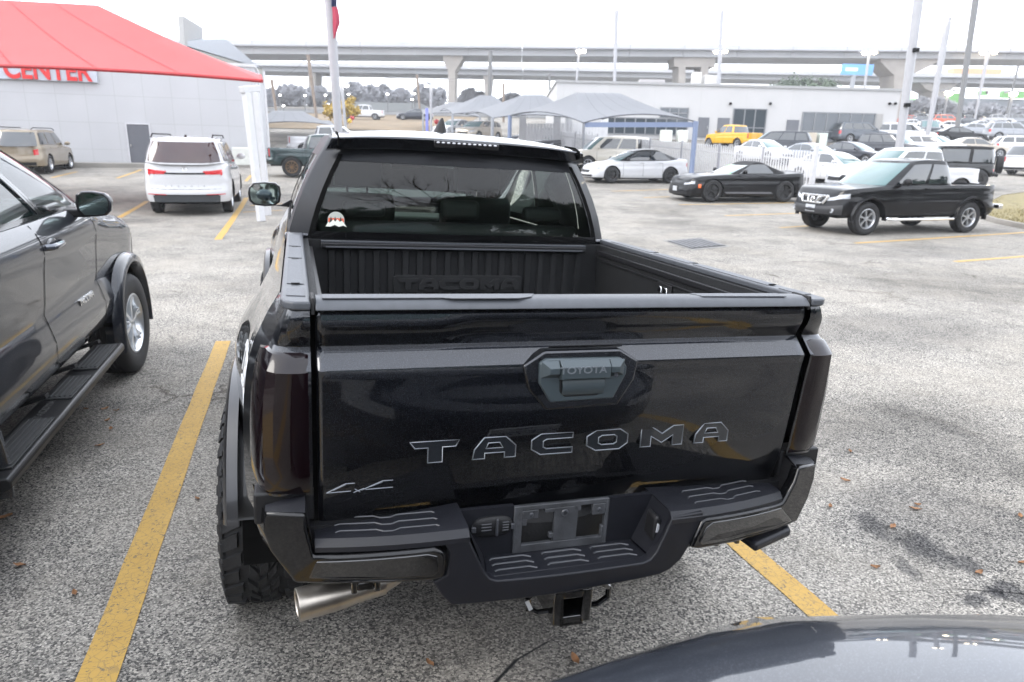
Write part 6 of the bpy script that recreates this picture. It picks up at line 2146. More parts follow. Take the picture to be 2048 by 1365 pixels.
for sg in (-1, 1):
    m = MB()
    m.grid([[(sg * c[0], c[1], c[2]) for c in (corner(i, z) for i in range(len(PLC)))] for z in ZC if z > .95])
    m.grid([[(sg * c[0], c[1], c[2]) for c in (corner(i, z) for i in range(5, len(PLC)))] for z in ZC if z < .97])
    m.build('rear_quarter_panel', HP, hero, smooth=28)
    rows = []
    for k in range(15):
        row = []
        for y in yst:
            zt, zb = hzt(y), hzb(y)
            z = zb + (zt - zb) * (k / 14)
            row.append((sg * hx(y, z, zt), y, z))
        rows.append(row)
    m = MB(); m.grid(rows); bs = m.build('bedside' if False else 'side_panel', HP, hero, smooth=30)
    # tail lamp: lens over the corner, rounded lower edge
    rows = []
    for t in range(13):
        row = []
        for i in range(0, 9):
            lowz = .968 + .05 * max(0, (i - 5) / 3) ** 2
            highz = 1.347 - .02 * max(0, (i - 6) / 2)
            base = [0, .05, .15, .3, .45, .6, .75, .87, .884, .8915, .94, .985, 1.0][t]
            z = lowz + (highz - lowz) * base
            c = corner(i, z, .006 if 0 < t < 12 and 0 < i < 8 else -.002)
            row.append((sg * c[0], c[1], c[2]))
        rows.append(row)
    m = MB(); m.grid(rows); tl = m.build('taillight', M_SMOKE, hero, smooth=24)
    # rail cap
    cm = MB()
    xo_, xi_ = .792, .722
    out = [(sg * xi_, -.036), (sg * (xo_ - .03), -.034), (sg * (xo_ - .008), -.015), (sg * xo_, .02), (sg * (xo_ - .004), 1.53), (sg * xi_, 1.53)]
    cm.prism(out, 1.452, 1.474, 'z')
    rc = cm.build('bed_rail_cap', M_CAP, hero, bevel=.006, seg=3)
    for y0, y1 in ((.03, .14), (.20, .66), (.70, .98), (1.02, 1.42)):
        w = .0
        pd = MB(); pd.prism([(sg * .734, y0), (sg * .778, y0 + .01), (sg * .778, y1 - .01), (sg * .734, y1)], 1.4745, 1.4765, 'z')
        pd.build('cap_insert', M_CAPM, rc)
    for y0 in (.20, .68, 1.0):
        pd = MB(); pd.box(min(sg * .745, sg * .767), max(sg * .745, sg * .767), y0 - .006, y0 + .006, 1.477, 1.4785); pd.build('clip_slot', M_DARK, rc)
    # black stake block at the tailgate joint
    pd = MB(); pd.box(min(sg * .712, sg * .7215), max(sg * .712, sg * .7215), -.03, .05, 1.44, 1.482); pd.build('bump_stop', M_RUBBER, rc, bevel=.003)
    # bed wall
    bw = MB(); bw.prism([(.735, 1.452), (.700, 1.452), (.694, 1.40), (.700, 1.36), (.715, .94), (.735, .94)] if sg > 0 else [(-.735, 1.452), (-.700, 1.452), (-.694, 1.40), (-.700, 1.36), (-.715, .94), (-.735, .94)], .05, 1.50, 'y')
    bwo = bw.build('bed_side_wall', M_LINER, hero)
    for z0, z1, d in ((1.405, 1.425, .016), (1.375, 1.382, .008)):
        r_ = MB(); r_.box(min(sg * .70, sg * (.70 - d)), max(sg * .70, sg * (.70 - d)), .24, 1.45, z0, z1); r_.build('deck_rail', pbr('rail_black', (.02, .02, .022), .35, .4), bwo, bevel=.002)
    hump = MB(); hump.prism([(.70, .94), (.70, 1.16), (1.0 - .12, 1.22), (1.34, 1.22), (1.46, 1.14), (1.5, .94)], min(sg * .56, sg * .71), max(sg * .56, sg * .71), 'x')
    hump.build('wheel_hump', M_LINER, hero, bevel=.03, seg=3)
    # wheel flare
    for yc in (YR, YFX):
        m = MB(); rows = []
        for i in range(41):
            a = pi * (-.06 + i / 40 * ((.90 if yc == YR else 1.06) + .06))
            ca, sa = cos(a), sin(a)
            kk = 1 + ((abs(ca) ** 3 + abs(sa) ** 3) ** (-1 / 3) - 1) * .5
            ri, ro_ = .525, .615
            hb = hx(yc, .42 + ri * max(0, sa))
            def fq(r_, x): return (sg * x, yc + r_ * ca * kk, .42 + r_ * sa * kk)
            rows.append([fq(ri, hb - .14), fq(ri - .004, .992), fq(ri + .012, 1.006), fq(ri + .045, 1.004), fq(ro_ - .01, .990), fq(ro_, .955)])
        m.grid(rows); m.build('wheel_flare', M_BLACKPL if False else pbr('satin_flare', (.008, .008, .010), .32, coat=.4), hero, smooth=50)
        w_ = MB(); n = 16
        rows = [[(sg * xx, yc + .522 * cos(pi * i / n), max(.42, .42 + .522 * sin(pi * i / n))) for i in range(n + 1)] for xx in (.95, .62)]
        w_.grid(rows); w_.add(rows[1], [tuple(range(n + 1))]); w_.build('wheel_arch', M_DARK, hero, smooth=0)

m = MB(); m.box(-.70, .70, .05, 1.5, .93, .95)
for i in range(11): m.box(-.62 + i * .118, -.62 + i * .118 + .06, .07, 1.48, .9505, .962)
m.build('bed_floor', M_LINER, hero)
# front wall of the bed with ribs
m = MB(); m.box(-.712, .712, 1.50, 1.53, .94, 1.448)
fw = m.build('bed_front_wall', M_LINER, hero)
m = MB()
for i in range(19):
    x = -.60 + i * .0665
    m.prism([(x - .018, 1.4995), (x - .012, 1.484), (x + .012, 1.484), (x + .018, 1.4995)], .95, 1.405, 'z')
m.build('rib', M_LINER, fw, smooth=20)
m = MB(); m.box(-.645, .625, 1.468, 1.4995, 1.414, 1.438); m.build('header_rail', pbr('rail_black', (.02, .02, .022)), fw, bevel=.004)
m = MB(); m.box(-.625, .605, 1.462, 1.4675, 1.417, 1.424); m.box(-.645, .625, 1.47, 1.4995, 1.440, 1.447); m.build('rail_slot', M_CAP, fw, bevel=.001)
m = MB(); m.prism([(-.325, 1.21), (.300, 1.21), (.300, 1.285), (.286, 1.294), (-.310, 1.294), (-.325, 1.285)], 1.474, 1.4835, 'y'); pn = m.build('emblem_panel', M_LINER, fw, bevel=.003)
for ch, x in zip('TACOMA', (-.258, -.160, -.062, .036, .136, .238)):
    bl2 = glyph('bed_letter', ch, .092, .050, .004, .002, M_LINER, pn, Matrix.Translation((x, 1.4715, 1.252)) @ FACE_BACK)
    glyph('letter_edge', ch, .092, .050, 0, 0, M_RIDGE, bl2, Matrix.Translation((0, 0, .005)), outline=.0008)
m = MB(); m.prism([(.728, 1.30), (.840, 1.30), (.845, 1.372), (.835, 1.38), (.728, 1.375)], .690, .698, 'x'); ob = m.build('outlet_cover', M_BLACKPL, hero, bevel=.003)
m = MB()
for yy in (.755, .800):
    m.box(.684, .6898, yy, yy + .030, 1.335, 1.362)
m.build('socket_flap', M_CHROME, ob, bevel=.004)

# ------------------------------------------------ cab
HS = dict(W=1.9, H=1.918, belt=1.44, cab=(1.535, 1.615, 3.25, 4.08), cwb=.792, cwt=.590, roofdrop=.035)
HS['beltf'] = lambda y: 1.44
HC = OpenCabin(HS); HC.q = 22.0; HC.p = 26.0
HW = [(-.66, -.10), (-.03, .80)]
HC.shell(HW, t0=.10, t1=.80).build('cab_shell', pbr('dulled_black_roof', (.010, .011, .014), .5, 0, .05, var=.08, scale=3, spec=.22), hero, smooth=40)  # paint finish dulled here to dim the sky's reflection
m = MB(); m.grid(HC.patch('rear', -.86, .86, .10, .80, off=-.003)); rg = m.build('rear_window', G_REAR, hero, smooth=60)
# gloss frame strips round the glass
for a_, b_ in ((-.885, -.855), (.855, .885)):
    m = MB(); m.grid(HC.patch('rear', a_, b_, .02, .86, off=.004, n=2)); m.build('window_seal', M_DARK, rg, smooth=60)
p_ = MB(); p_.grid(HC.patch('rear', -.86, .86, .025, .095, off=.012)); p_.build('window_ledge', M_GLOSSB, rg, smooth=60)
m = MB(); m.grid(HC.patch('front', -.88, .88, .10, .80, off=-.004)); m.build('windscreen', glass_mat('screen_glass', (.84, .95, .86)), hero, smooth=60)
for sg in (1, -1):
    for w in HW:
        m = MB(); m.grid(HC.patch('side', w[0], w[1], .10, .80, sg, off=-.003)); m.build('side_window', G_SIDE, hero, smooth=60)
# roof lip with the high brake lamp
rows = []
for (y, z) in ((1.590, 1.852), (1.550, 1.856), (1.528, 1.860), (1.508, 1.882), (1.494, 1.904), (1.500, 1.909), (1.54, 1.917), (1.62, 1.926), (1.80, 1.936)):
    row = []
    for i in range(25):
        x = -1 + 2 * i / 24
        hw_ = .618 - (z - 1.85) * .45
        dr_ = .018 * abs(x) ** 3
        row.append((x * hw_, y + .03 * abs(x) ** 8 - .010 * (1 - x * x), z - dr_ + (.018 * (1 - x * x) * sst(1.9, 1.93, z))))
    rows.append(row)
m = MB(); m.grid(rows)
rl_ = m.build('roof_spoiler', HP, hero, smooth=18)
for sg in (-1, 1):
    m = MB(); m.prism([(1.50, 1.860), (1.500, 1.896), (1.56, 1.914), (1.7, 1.924), (1.7, 1.88), (1.58, 1.85)], sg * .565 - .003, sg * .565 + .003, 'x'); m.build('roof_seam', M_DARK, rl_)
m = MB(); m.prism([(-.150, 1.906), (.152, 1.903), (.152, 1.880), (.145, 1.874), (.055, 1.874), (.045, 1.880), (-.045, 1.880), (-.055, 1.874), (-.143, 1.872), (-.150, 1.880)], 1.473, 1.49, 'y')
bl_ = m.build('brake_light', pbr('brake_lens', (.012, .011, .012), .2, coat=.6), hero, bevel=.003)
m = MB()
for i in range(12):
    x = -.132 + i * .0242
    m.ball((x, 1.472, 1.896), .0085, .004, .0045, 8, 5)
m.build('lamp_diode', pbr('diode_clear', (.55, .55, .58), .15, .3, coat=1), bl_)
# shark fin
rows = []
for k in range(9):
    t = k / 8
    z = 1.945 + .078 * t
    y0 = 1.80 + .02 * t; y1 = 1.99 - .135 * t
    w = .030 * (1 - t) ** .8 + .004
    rows.append([(-.045 + w * sin(2 * pi * i / 12), (y0 + y1) / 2 + (y1 - y0) / 2 * cos(2 * pi * i / 12), z) for i in range(12)])
m = MB(); m.grid(rows, closed=True); m.add(rows[-1], [tuple(range(12))]); m.build('antenna', pbr('satin_black_fin', (.012, .012, .014), .5, spec=.2), hero, smooth=60)
# black strip between cab and bed, rear wall
m = MB(); m.box(-.80, .80, 1.545, 1.60, .6, 1.47); m.build('cab_rear_wall', HP, hero, bevel=.01)
m = MB(); m.box(-.70, .70, 1.532, 1.544, 1.40, 1.462); m.build('cowl_strip', M_BLACKPL, hero)
m = MB(); m.box(-.80, .80, 1.6, 4.2, .70, .74); m.build('cab_floor', M_TRIM, hero)
interior(hero, 3.55, 2.85, .98, 1.12)
# rear bench
m = MB(); m.prism([(1.66, .95), (1.78, .95), (1.76, 1.50), (1.70, 1.53), (1.65, 1.50)], -.66, .66, 'x'); m.box(-.66, .66, 1.75, 2.2, 1.0, 1.10)
rb2 = m.build('rear_seat', M_SEAT, hero, bevel=.03, seg=3)
for x, w, zt in ((.03, .19, 1.64), (-.44, .20, 1.62), (.46, .20, 1.62)):
    m = MB(); m.prism([(1.66, 1.54), (1.73, 1.54), (1.74, zt - .02), (1.70, zt), (1.66, zt - .02)], x - w / 2, x + w / 2, 'x'); m.build('headrest', M_SEAT, rb2, bevel=.025, seg=3)
m = MB(); m.box(-.11, .11, 3.22, 3.25, 1.76, 1.84); m.tube((0, 3.24, 1.8), (0, 3.30, 1.9), .012); m.build('rear_view_mirror', M_TRIM, hero, bevel=.01)
# hood and nose, for completeness
rows = []
for i in range(14):
    y = 3.95 + i * 1.4 / 13
    z = hzt(y); w = hx(y, z, z)
    rows.append([(c * w, y, z + .06 * (1 - c * c) ** .5 * (1 if y < 5.2 else .5)) for c in (-1, -.85, -.6, -.3, 0, .3, .6, .85, 1)])
m = MB(); m.grid(rows); hood = m.build('hood', HP, hero, smooth=40)
z = hzt(5.35); w = hx(5.35, z, z)
m = MB(); m.box(-w + .02, w - .02, 5.2, 5.36, .55, z - .02); m.build('front_bumper', M_BUMP, hero, bevel=.05)
m = MB(); m.box(-.45, .45, 5.34, 5.38, .78, 1.0); m.build('grille', M_BLACKPL, hero, bevel=.02)
for sg in (-1, 1):
    m = MB(); m.box(sg * .60 - .14, sg * .60 + .14, 5.30, 5.372, .86, .97); m.build('headlight', M_HEAD, hero, bevel=.02)
m = MB(); m.box(-.55, .55, .35, 5.1, .50, .80); m.build('chassis', M_DARK, hero, smooth=0)
# door mirrors
for sg in (-1, 1):
    prof = [(-.5, 0), (-.47, .34), (-.34, .48), (0, .50), (.34, .44), (.48, .26), (.5, 0), (.47, -.30), (.34, -.46), (0, -.5), (-.30, -.46), (-.46, -.3)]
    mx, my, mz = sg * .950, 3.48, 1.532
    sh = MB(); rows = []
    for (yy, sc) in ((-.045, .94), (-.04, 1.0), (.02, 1.0), (.07, .88), (.10, .62), (.115, .3), (.118, .02)):
        rows.append([(mx + sg * a * .215 * sc * -1 * -1, my + yy, mz + b_ * .165 * sc) for a, b_ in prof])
    sh.grid(rows, closed=True); mo = sh.build('mirror', M_GLOSSB, hero, smooth=60)
    ri = MB(); ri.grid([[(mx + sg * a * .215 * .95, my - .046, mz + b_ * .165 * .95) for a, b_ in prof], [(mx + sg * a * .215 * .87, my - .047, mz + b_ * .165 * .86) for a, b_ in prof]], closed=True)
    ri.build('mirror_rim', M_BLACKPL, mo)
    gl = MB(); gl.add([(mx + sg * a * .215 * .88, my - .042, mz + b_ * .165 * .87) for a, b_ in prof], [tuple(range(12))]); gl.build('mirror_glass', pbr('mirror_silver', (.50, .62, .61), .02, 1.0), mo, smooth=0)
    if sg < 0:
        gl = MB(); gl.lathe([(.001, 0), (.022, 0)], Matrix.Translation((mx - .05, my - .044, mz + .045)) @ Matrix.Rotation(pi / 2, 4, 'Z'), n=18); gl.build('blind_spot_mirror', M_CHROME, mo, smooth=0)
    ar = MB(); ar.prism([(mx - sg * .10, mz - .075), (mx - sg * .02, mz - .075), (sg * .775, 1.445), (sg * .775, 1.50)], my, my + .05, 'y'); ar.build('mirror_arm', M_BLACKPL, mo, bevel=.01)

# sticker in the rear window: sun disc, red band of firs, pale mountains
Mst = None
def rwp(x, z, off=.004):
    """point on the rear glass"""
    t = (z - 1.44) / (1.945 - .03 - 1.44)
    uy = -1; hw_ = HC.wb + (HC.wt - HC.wb) * t + .05 * 4 * t * (1 - t) * .5
    ux = x / hw_
    p = HC.pt(*HC.u('rear', ux), t, off)
    return Vector((x, p[1], z))
sx, sz = -.578, 1.532
def decal(pts, off, mat, nm, par):
    m = MB(); vs = [rwp(sx + a, sz + b_, off) for a, b_ in pts]; m.add(vs, [tuple(range(len(vs)))])
    return m.build(nm, mat, par, smooth=0)
K_CREAM = pbr('sticker_cream', (.62, .66, .50), .5); K_RED = pbr('sticker_red', (.62, .10, .04), .5); K_TREE = pbr('sticker_dark', (.03, .035, .03), .5); K_MT = pbr('sticker_pale', (.70, .72, .64), .5)
R_ = .036
circ = [(R_ * cos(pi * i / 16), R_ * sin(pi * i / 16) + .004) for i in range(17)] + [(-R_, -.012), (R_, -.012)]
st = decal(circ, .005, pbr('sticker_grey', (.38, .40, .36), .5), 'sticker', rg)
st['label'] = 'small round mountain sticker in the lower left of the rear window'
decal([(-R_ * .92, .012), (R_ * .92, .012), (R_ * .95, -.006), (-R_ * .95, -.006)], .0056, K_RED, 'red_band', st)
for tx in (-.022, -.004, .020): decal([(tx - .007, -.006), (tx + .007, -.006), (tx, .020)], .0062, K_TREE, 'fir', st)
decal([(-.046, -.026), (-.034, -.006), (-.028, -.012), (-.012, .006), (-.004, -.004), (.006, .008), (.016, -.004), (.026, .002), (.046, -.026), (.030, -.020), (.012, -.026), (-.006, -.018), (-.024, -.026)], .0068, K_MT, 'mountains', st)

# TRD style decal on the left bedside
dw = pbr('decal_white', (.62, .63, .64), .4)
for txt, sz_, yy, zz in (('TRD', .115, .46, 1.175), ('OFF ROAD', .042, .45, 1.10), ('4x4', .05, .44, 1.045)):
    o = text_mesh('side_decal', txt, sz_, dw if txt != '4x4' else M_LRIM, hero, Matrix.Identity(4), ext=.0015, width=1.3, bold=.003)
    for v in o.data.vertices:      # the lettering follows the curved panel
        y_, z_ = yy - v.co.x, zz + v.co.y
        v.co = (-hx(y_, z_, 1.455) - .004 - v.co.z, y_, z_)

# ------------------------------------------------ rear wheels
def mud_tyre(parent, x, y, z, r, w, sg):
    M = Matrix.Translation((x, y, z)) @ Matrix.Diagonal((sg, 1, 1, 1))
    R = r * .60
    m = MB()
    m.lathe([(R, -w / 2 + .01), (R + .02, -w / 2), (r * .84, -w / 2 - .01), (r * .93, -w / 2 + .004), (r - .016, -w / 2 + .02), (r - .014, 0), (r - .016, w / 2 - .02), (r * .93, w / 2 - .004), (r * .84, w / 2 + .01), (R + .02, w / 2), (R, w / 2 - .01)], M, n=64)
    t = m.build('wheel', M_RUBBER, parent, smooth=40)
    tr = MB(); n = 34
    def blk(a, ha, x0, x1, sk, r0=None, r1=None, drop0=0, drop1=0):
        r0 = r0 or r - .017; r1 = r1 or r
        vs = []
        for rr_, sc in ((r0, 1.0), (r1, .84)):
            for (xx, dr_) in ((x0, drop0), (x1, drop1)):
                for s in (-1, 1):
                    aa = a + s * ha * sc + sk * (xx - x0) / w
                    xm = (x0 + x1) / 2 + (xx - (x0 + x1) / 2) * sc
                    rad = rr_ - dr_
                    vs.append(M @ Vector((xm, rad * cos(aa), rad * sin(aa))))
        tr.add(vs, [(0, 1, 3, 2), (4, 6, 7, 5), (0, 4, 5, 1), (2, 3, 7, 6), (0, 2, 6, 4), (1, 5, 7, 3)])
    ha = pi / n * .78
    rnd = random.Random(4)
    for i in range(n):
        a = 2 * pi * i / n
        o2 = .012 if i % 2 else 0
        for sd in (-1, 1):
            x_out = sd * (w / 2 - .004 + o2 * .4); x_in = sd * (w / 2 - .062 - o2)
            blk(a + (pi / n if sd > 0 else 0), ha, min(x_out, x_in), max(x_out, x_in), .25 * sd, drop0=(.010 if sd < 0 else 0), drop1=(.010 if sd > 0 else 0))
            # shoulder lug running down the sidewall
            aa = a + (pi / n if sd > 0 else 0)
            vs = []
            for rr_, xo_ in ((r - .008, sd * (w / 2 - .008)), (r - .05, sd * (w / 2 + .006))):
                for dx in (0, sd * .007):
                    for s in (-1, 1):
                        an = aa + s * ha * (.95 if rr_ > r - .02 else .6) + .10
                        vs.append(M @ Vector((xo_ + dx, rr_ * cos(an), rr_ * sin(an))))
            tr.add(vs, [(0, 1, 3, 2), (4, 6, 7, 5), (0, 4, 5, 1), (2, 3, 7, 6), (0, 2, 6, 4), (1, 5, 7, 3)])
        for xk, sk in ((-.036, .9), (.036, -.9), (0, .5)):
            blk(a + xk * 4 + rnd.uniform(-.01, .01), ha * .82, xk - .021 + .008 * (i % 2), xk + .013 + .008 * (i % 2), sk)
    tr.build('tread_blocks', M_RUBBER, t, smooth=0)
    q = MB()
    q.lathe([(R + .003, w / 2 - .012), (R - .02, w / 2 - .02), (R - .03, w / 2 - .12), (.001, w / 2 - .13)], M, n=40)
    q.build('rim', M_DALLOY, t)
    return t
for sg in (-1, 1):
    mud_tyre(hero, sg * .893, YR, RT, RT, .285, sg)
    mud_tyre(hero, sg * .885, YFX, RT, RT, .285, sg)
m = MB(); m.tube((-.75, YR, .44), (.75, YR, .44), .05); m.ball((0, YR, .44), .14, .15, .15); m.build('rear_axle', M_DARK, hero)

# ------------------------------------------------ rear bumper (its face curves forward towards the corners)
def yf(x, e=0): return -.19 + .115 * (abs(x) / .72) ** 2.4 + e


def dens(pts, step=.05):
    out_ = []
    for p, q in zip(pts, pts[1:] + pts[:1]):
        n = max(1, int(abs(p[0] - q[0]) / step))
        out_ += [(p[0] + (q[0] - p[0]) * i / n, p[1] + (q[1] - p[1]) * i / n) for i in range(n)]
    return out_


def cprism(pts, e0, e1, nm, mat, par, bev, seg=3, sm=30):
    P = dens(pts); n = len(P)
    m = MB()
    m.add([(x, yf(x, e0), z) for x, z in P] + [(x, yf(x, e1), z) for x, z in P],
          [tuple(range(n)), tuple(range(2 * n - 1, n - 1, -1))] + [(i, i + n, (i + 1) % n + n, (i + 1) % n) for i in range(n)])
    return m.build(nm, mat, par, bevel=bev, seg=seg, smooth=sm)


bmp = cprism([(-.345, .880), (-.318, .82), (-.298, .776), (-.284, .759), (-.266, .752), (.160, .754), (.182, .760), (.198, .778), (.216, .82), (.240, .884), (.345, .884), (.348, .864), (.311, .785), (.285, .742), (.25, .716),
              (.218, .706), (-.117, .693), (-.382, .685), (-.408, .715), (-.432, .756), (-.397, .777), (-.392, .84), (-.405, .864), (-.40, .872)], .0, .035, 'rear_bumper', M_BUMP, hero, .010)
m = MB()
m.prism([(-.375, .690), (.215, .712), (.215, .732), (-.375, .710)], -.150, .0, 'y'); m.build('under_skirt', M_BUMP, bmp)
for sg in (-1, 1):
    xe = .723 if sg < 0 else .680
    xi = .343 if sg < 0 else .236
    ztp = lambda x: .905 - .040 * (x - xi) / (xe - xi) if sg < 0 else .897 - .024 * (x - xi) / (xe - xi)
    rows = []
    for i in range(13):
        x = xi + (xe - xi) * i / 12
        z = ztp(x); y0 = yf(x)
        rows.append([(sg * x, -.012, z - .004), (sg * x, -.03, z - .001), (sg * x, y0 + .030, z), (sg * x, y0 + .014, z - .003), (sg * x, y0 - .002, z - .020), (sg * x, y0 - .002, z - .034), (sg * x, y0 + .03, z - .04)])
    m = MB(); m.grid(rows); so = m.build('step_pad', M_BUMP, bmp, smooth=22)
    rg_ = MB()
    x0, x1 = (.400, .680) if sg < 0 else (.325, .612)
    xm = (x0 + x1) / 2
    for k in range(3):
        pts = []
        for x in [x0 + .012, x0 + .02] + [x0 + .03 + (xm - .03 - x0 - .03) * j / 3 for j in range(4)] + [xm - .012, xm + .012] + [xm + .03 + (x1 - .02 - xm - .03) * j / 3 for j in range(4)] + [x1 - .008]:
            yb = yf(x) + .046 + (2 - k) * .036 - .012 * (1 if abs(x - xm) < .025 else 0)
            if x in (x0 + .012, x1 - .008): yb -= .008
            pts.append((sg * x, yb, ztp(x)))
        for a, b_ in zip(pts, pts[1:]):
            rg_.tube((a[0], a[1], a[2] - .0004), (b_[0], b_[1], b_[2] - .0004), .0024, n=6)
    rg_.build('tread_ridge', M_RIDGE, so)
# recess: floor, back wall, slanted sides
m = MB(); m.prism([(-.290, -.160), (.190, -.160), (.180, -.055), (-.270, -.055)], .735, .7535, 'z'); fl_ = m.build('lower_step', M_BUMP, bmp, bevel=.003)
rg_ = MB()
for gx0, gx1 in ((-.262, -.142), (-.110, .010), (.040, .160)):
    for k in range(3):
        yy = -.078 - k * .028
        pts = [(gx0, yy - .006), (gx0 + .01, yy), (gx1 - .02, yy), (gx1, yy - .012)]
        for a, b_ in zip(pts, pts[1:]): rg_.tube((a[0], a[1], .754), (b_[0], b_[1], .754), .0030, n=6)
rg_.build('tread_ridge', M_RIDGE, fl_)
m = MB()
m.add([(-.345, -.160, .901), (-.345, -.02, .892), (-.272, -.055, .755), (-.290, -.160, .756)], [(0, 1, 2, 3)])
m.build('recess_side', M_BUMP, bmp, smooth=0)
m = MB()
m.add([(.238, -.172, .893), (.238, -.02, .892), (.182, -.055, .755), (.192, -.165, .758)], [(3, 2, 1, 0)])
m.build('recess_side', M_BUMP, bmp, smooth=0)
m = MB()
m.box(-.345, -.190, -.060, -.045, .752, .900)
m.build('recess_back', M_BUMP, bmp)
m = MB(); m.box(.096, .245, -.060, -.045, .752, .896); m.build('recess_back', M_BUMP, bmp)
# licence plate bracket with its two openings
PM = pbr('dusty_bracket', (.045, .047, .052), .55, .2, var=.5, scale=14, bump=.2, bscale=80)
m = MB()
y0, y1 = -.066, -.052
def bx(x0, x1, z0, z1, t=0): m.box(x0, x1, y0 - t, y1, z0, z1)
bx(-.190, -.166, .754, .898); bx(.086, .098, .754, .898); bx(-.166, .086, .754, .778); bx(-.166, .086, .884, .898)
bx(-.070, -.010, .778, .884); bx(-.166, -.118, .858, .884, .001); bx(-.10, -.070, .872, .884, .001); bx(-.166, -.152, .838, .858); bx(-.082, -.070, .790, .806)
bx(.046, .086, .850, .884, .001); bx(-.010, .002, .778, .884); bx(.078, .086, .778, .812); bx(-.010, .010, .868, .884)
pb_ = m.build('plate_bracket', PM, bmp, bevel=.0018)
m = MB()
for x, z in ((-.140, .871), (.066, .867), (-.040, .868)): m.lathe([(.001, .002), (.004, .002), (.007, 0)] if x != -.040 else [(.005, .004), (.009, .004), (.011, 0)], Matrix.Translation((x, y0 - .002, z)) @ Matrix.Rotation(-pi / 2, 4, 'Z'), n=14)
m.build('bolt', M_RIDGE, pb_)
m = MB()   # spare tyre seen through the openings
m.lathe([(.2, -.11), (.33, -.11), (.355, -.08), (.36, 0), (.355, .08), (.33, .11), (.2, .11)], Matrix.Translation((-.04, .36, .72)) @ Matrix.Rotation(pi / 2, 4, 'Y'), n=40); m.build('spare_tyre', M_RUBBER, hero)
# trailer socket
m = MB(); n = 24
def oval(sx_, sz_, y): return [(-.252 + sx_ * (abs(cos(2 * pi * i / n)) ** .6) * (1 if cos(2 * pi * i / n) > 0 else -1), y, .846 + sz_ * (abs(sin(2 * pi * i / n)) ** .8) * (1 if sin(2 * pi * i / n) > 0 else -1)) for i in range(n)]
m.grid([oval(.058, .030, -.060), oval(.058, .030, -.066), oval(.052, .025, -.069), oval(.046, .021, -.072)], closed=True); m.add(oval(.046, .021, -.072), [tuple(range(n))])
so = m.build('trailer_socket', M_BLACKPL, bmp, smooth=40)
m = MB(); m.box(-.244, -.238, -.079, -.071, .822, .872); m.box(-.312, -.300, -.074, -.066, .836, .852); m.box(-.200, -.190, -.074, -.066, .836, .852)
for k in range(4): m.box(-.225, -.206, -.074, -.071, .834 + k * .008, .837 + k * .008)
for k in range(3): m.box(-.285, -.256, -.074, -.071, .838 + k * .009, .842 + k * .009)
m.build('socket_latch', M_RIDGE, so, bevel=.0015)
# plate lamp on the slanted right side
m = MB(); m.prism([(.226, .802), (.224, .860), (.214, .873), (.204, .865), (.200, .800), (.210, .790)], -.150, -.095, 'y')
lp = m.build('plate_lamp', M_BLACKPL, bmp, bevel=.006, seg=3)
m = MB(); m.prism([(.219, .822), (.219, .846), (.211, .852), (.208, .822)], -.1525, -.13, 'y'); m.build('lamp_lens', M_HEAD, lp, bevel=.002)
M_DARKENED = pbr('body_paint_darkened', (.0025, .0025, .003), .4, 0, .75, spec=.05, var=.05)  # body paint darkened: dark reflections put into the corner colour
# gloss corner horns with the lower blade reaching in to the centre section
for sg in (-1, 1):
    if sg < 0: fr = [(-.745, .942), (-.842, .934), (-.849, .880), (-.832, .825), (-.774, .742), (-.430, .768), (-.410, .776), (-.404, .790), (-.403, .838), (-.412, .852), (-.432, .860), (-.728, .824), (-.742, .900)]
    else: fr = [(.735, .948), (.840, .932), (.846, .880), (.826, .815), (.776, .746), (.335, .772), (.306, .782), (.336, .856), (.348, .866), (.672, .842), (.684, .850), (.722, .900)]
    hn = cprism(fr, -.012, .03, 'bumper_corner', M_DARKENED, hero, .009, 3, 40)
    # ledge on top leaning up towards the body
    m = MB(); xa, xb = (.745, .842) if sg < 0 else (.735, .840)
    m.grid([[(sg * x, yf(x, -.004), z), (sg * x, yf(x, .055), z + .020), (sg * x, yf(x, .075), z + .014), (sg * x, yf(x, .08), z - .03)] for x, z in ((xa, .942), ((xa + xb) / 2, .938), (xb, .933))])
    m.build('corner_ledge', M_BUMP, hn, smooth=20)
    # inner cheek
    m = MB(); x = xa
    m.add([(sg * x, yf(x, .0), .942), (sg * x, .03, .960), (sg * (x - .012), .03, .86), (sg * (x - .017), yf(x, .0), .840)], [(0, 1, 2, 3)])
    m.build('corner_cheek', M_BLACKPL, hn, smooth=0)
    # side wrap running forward to the wheel
    m = MB(); rows = []
    for x, z in ((.842, .934), (.849, .880), (.832, .825), (.805, .785), (.774, .744)):
        f_ = (.934 - z) / .19
        rows.append([(sg * (x - .003), yf(x, -.008), z), (sg * (x + .022), yf(x, .05), z + .004), (sg * (.885 - .02 * f_), .16, z + .01 + .02 * f_), (sg * (.893 - .01 * f_), .36, z + .015 + .06 * f_), (sg * .893, .50, z + .02 + .11 * f_)])
    m.grid(rows); m.build('corner_wrap', M_DARKENED, hn, smooth=60)
    # darker inset face on the blade
    bf = [(-.720, .812), (-.450, .846), (-.425, .840), (-.420, .795), (-.435, .782), (-.740, .762)] if sg < 0 else [(.668, .830), (.375, .852), (.352, .840), (.334, .795), (.345, .786), (.740, .764)]
    cprism(bf, -.0145, -.005, 'blade_face', M_GLOSSB, hn, .003)
# black filler between lamp and bumper
for xa, xb in ((-.735, -.345), (.240, .735)):
    m = MB(); m.box(xa, xb, -.014, .03, .80, .872); m.build('step_filler', M_BLACKPL, hero)
for xa, xb in ((-.87, -.722), (.722, .87)):
    m = MB(); m.box(xa, xb, -.005, .06, .885, .972); m.build('filler_panel', M_BLACKPL, hero, bevel=.006)
